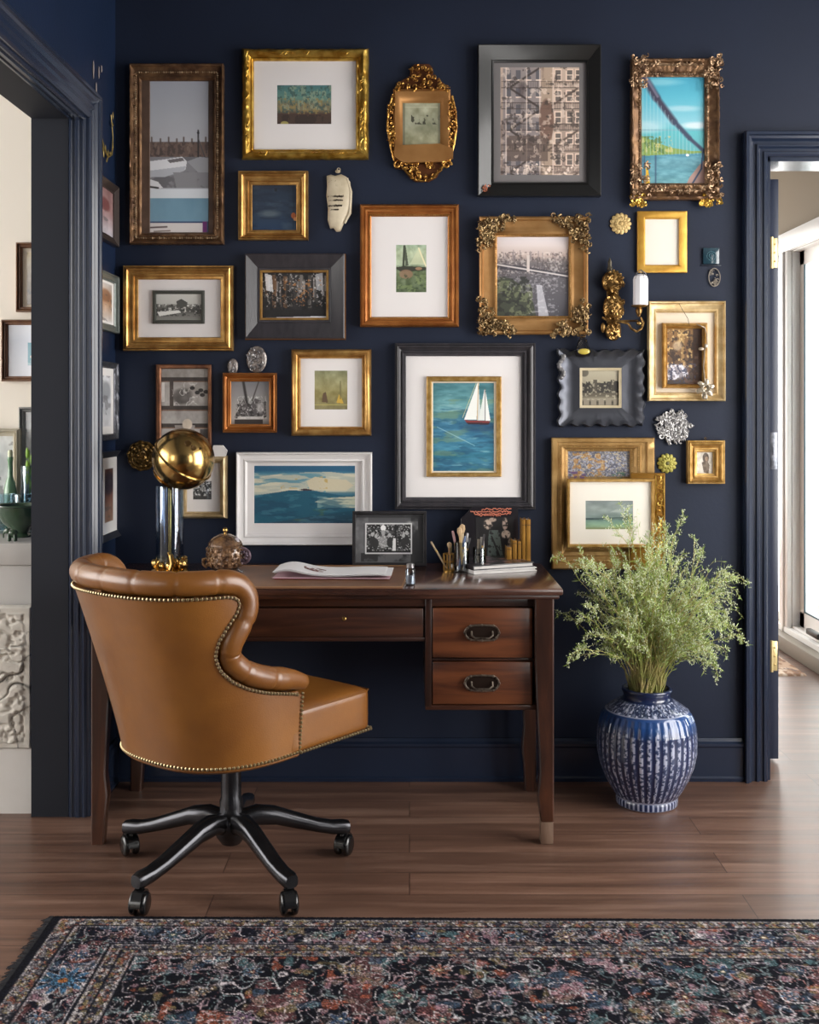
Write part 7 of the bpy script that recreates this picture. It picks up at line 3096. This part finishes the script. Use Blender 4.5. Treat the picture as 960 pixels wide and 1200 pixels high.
# ------------------------------------------------------ left room furniture
CABM = mat('white_painted_cabinet', '#cfccc8', rough=0.45, col2='#c6c3be', nscale=4)
cab = thing('sideboard', 'white painted sideboard with a thick top, seen through the left opening', 'cabinet', (-2.1, 3.69, 0))
MB().box(-0.92, 0.93, -0.235, 0.222, 0.115, 0.755, 0.004).build('body', CABM, cab)
MB().box(-0.935, 0.935, -0.245, 0.225, 0.755, 0.825, 0.006).build('top', CABM, cab)
MB().box(-0.925, 0.932, -0.243, 0.222, 0.0, 0.115, 0.004).build('plinth', CABM, cab)
w = MB().box(-0.90, 0.90, -0.239, -0.234, 0.60, 0.603)  # raised grey strip, its colour stands in for a groove's shade
w.build('groove_shade_strip', mat('grey_painted_shade', '#8a8782', rough=0.6), cab)
# carved relief panel leaning on the cabinet front
rp = thing('relief_panel', 'carved whitewashed relief panel standing against the front of the white sideboard', 'panel', (-1.34, 3.440, 0.20))
N1, N2 = 110, 150
gx_, gz_ = np.meshgrid(np.linspace(0, 1, N1), np.linspace(0, 1, N2))
n1 = fbm(N2, N1, 14, 9, 3, 3)
n2 = fbm(N2, N1, 5, 3, 9, 2)
hgt = 0.035 + 0.010 * np.clip(np.abs(n1 - 0.5) * 9, 0, 1) + 0.006 * (n2 > 0.52)
crack = np.clip(1 - np.abs(n2 - 0.5) / 0.012, 0, 1)
hgt -= 0.010 * crack
edge_ = np.minimum(np.minimum(gx_, 1 - gx_) * 0.36, np.minimum(gz_, 1 - gz_) * 0.44)
hgt = np.where(edge_ < 0.02, 0.04 + 0.004 * n1, hgt)
hgt[0, :] = hgt[-1, :] = 0.0
hgt[:, 0] = hgt[:, -1] = 0.0
V = np.stack([-0.18 + gx_ * 0.36, -hgt, 0.435 * (1 - gz_)], -1).reshape(-1, 3)
me = grid_mesh('relief', V, N1, N2)
dk = np.clip(0.5 + (n1 - 0.5) * 0, 0, 1)
cc = hx('#c9c4ba')[None, None, :] * (1 - crack[..., None] * 0.55) * (0.9 + 0.15 * (fbm(N2, N1, 20, 14, 44, 2)[..., None]))
paint_attr(me, cc.reshape(-1, 3))
me.materials.append(paint_mat('whitewashed_plaster', rough=0.8, bump=0.3))
o = bpy.data.objects.new('relief', me)
C.objects.link(o)
o.parent = rp
MB().box(-0.178, 0.178, -0.004, 0.0, 0.0, 0.434).build('back_board', WALN, rp)
MB().box(-0.19, 0.19, -0.035, 0.003, -0.20, 0.0).build('easel_base', CABM, rp)
# green footed bowl
s_ = F / 3.62
GRN = mat('dark_green_glaze', '#2f4232', rough=0.2, coat=0.7, col2='#3f5740', nscale=6)
o = thing('footed_bowl', 'dark green footed ceramic bowl on the white sideboard', 'bowl', ((23 - 480) / s_, 3.62, 0.825))
MB().lathe([(0, 0.0), (0.036, 0.0), (0.038, 0.006), (0.028, 0.014), (0.034, 0.03), (0.055, 0.05), (0.068, 0.075), (0.074, 0.098), (0.080, 0.102), (0.078, 0.106),
            (0.071, 0.103), (0.064, 0.08), (0.04, 0.045), (0, 0.035)], 32).build('body', GRN, o)
# small frog like elephant figurine
o = thing('elephant_figurine', 'tiny dark green elephant figurine in front of the green bowl', 'figurine', ((14 - 480) / (F / 3.5), 3.50, 0.825))
w = MB().ball((0.002, 0, 0.026), (0.017, 0.011, 0.012), 12, 8)
for (x, y) in ((-0.008, -0.006), (-0.008, 0.006), (0.011, -0.006), (0.011, 0.006)):
    w.tube([(x, y, 0.0), (x, y, 0.022)], 0.0042, 8)
w.ball((-0.016, 0, 0.032), (0.009, 0.008, 0.009), 10, 8)
w.tube([(-0.022, 0, 0.032), (-0.027, 0, 0.022), (-0.026, 0, 0.010)], [0.004, 0.003, 0.002], 7)
w.build('body', GRN, o)
for sy in (-1, 1):
    MB().ball((-0.012, sy * 0.009, 0.033), (0.006, 0.0015, 0.008), 8, 6).build('ear', GRN, o)
# bottle
o = thing('green_bottle', 'slim green glass bottle behind the green bowl on the sideboard', 'bottle', ((12 - 480) / (F / 3.83), 3.83, 0.825))
MB().lathe([(0, 0), (0.020, 0), (0.022, 0.01), (0.022, 0.13), (0.018, 0.155), (0.009, 0.185), (0.008, 0.235), (0.010, 0.24), (0.010, 0.252), (0, 0.252)], 20).build(
    'body', mat('green_bottle_glass', '#55795c', rough=0.12, coat=0.8, col2='#6f9674', nscale=14), o)
MB().lathe([(0, 0.252), (0.008, 0.252), (0.009, 0.268), (0.006, 0.276), (0, 0.276)], 12).build('stopper', mat('pale_stopper', '#c3c9a8', rough=0.3), o)
# glasses
GL2 = glass_mat('blue_clear_glass', '#e4eef2', 0.04, 0.6)
for i, (px, h_, r_, lab) in enumerate(((6, 0.13, 0.035, 'clear bluish glass tumbler at the left of the bottle on the sideboard'),
                                       (27, 0.13, 0.034, 'clear bluish glass tumbler right of the bottle on the sideboard'),
                                       (35, 0.22, 0.030, 'tall clear glass vase nearest the doorway jamb on the sideboard'))):
    Y = 3.74 if i < 2 else 3.85
    o = thing('glass_tumbler' if i < 2 else 'glass_vase', lab, 'glass' if i < 2 else 'vase', ((px - 480) / (F / Y), Y, 0.825), 0, 'clear glassware on the sideboard')
    MB().lathe([(0, 0), (r_ * 0.9, 0), (r_, 0.006), (r_, h_), (r_ - 0.0025, h_), (r_ - 0.003, 0.012), (0, 0.012)], 24).build('body', GL2, o)
    MB().lathe([(0, 0.0125), (r_ - 0.0035, 0.0125), (r_ - 0.0035, h_ * 0.45), (0, h_ * 0.45)], 20).build('water', glass_mat('water_tint', '#b9d3de', 0.02, 0.4), o)
o = thing('green_sprig', 'bright green leaf sprig in the tall glass vase on the sideboard', 'plant', ((35 - 480) / (F / 3.83), 3.83, 0.90))
w = MB()
w.tube([(0, 0, -0.055), (0.0, 0, 0.10), (-0.003, 0, 0.20)], 0.002, 6)
w.build('stem', leafmat('sprig_green', '#5f8f2e', '#8db53f'), o)
w = MB()
for i in range(6):
    z = 0.08 + i * 0.022
    w.ball((0.008 * (-1) ** i, -0.003, z), (0.006, 0.002, 0.020), 8, 6)
w.build('leaves', leafmat('sprig_green', '#5f8f2e', '#8db53f'), o)
# frames leaning on the sideboard against the wall
for (b, lab, m_, art_, yy, ins) in (((0, 502, 24, 618), 'beige wooden frame leaning on the wall at the back of the white sideboard', BEIGEF, None, 3.90, 9),
                                    ((23, 477, 64, 619), 'grey wooden frame leaning on the wall behind the tall glass on the sideboard', GREYF, None, 3.92, 6)):
    s_ = F / yy
    top_, bot_ = b[1], 480 + (CAMZ - 0.826) * s_
    x0 = b[0] - (36 if b[0] == 0 else 0)
    f = Framed('picture_frame', lab, (x0, top_, b[2], bot_), scale=s_, Y=yy + 0.012)
    f.root.location.z = 0.826
    f.frame((x0 + ins, top_ + ins, b[2] - ins, bot_ - ins), 'step', m_)
    f.back()
    a = art_portrait(601 + ins, '#d7dad8', '#c6cccb', '#b9c0bf', '#a4adad')
    f.pic((x0 + ins - 1, top_ + ins - 1, b[2] - ins + 1, bot_ - ins + 1), a, PHOTO, y=-0.004)
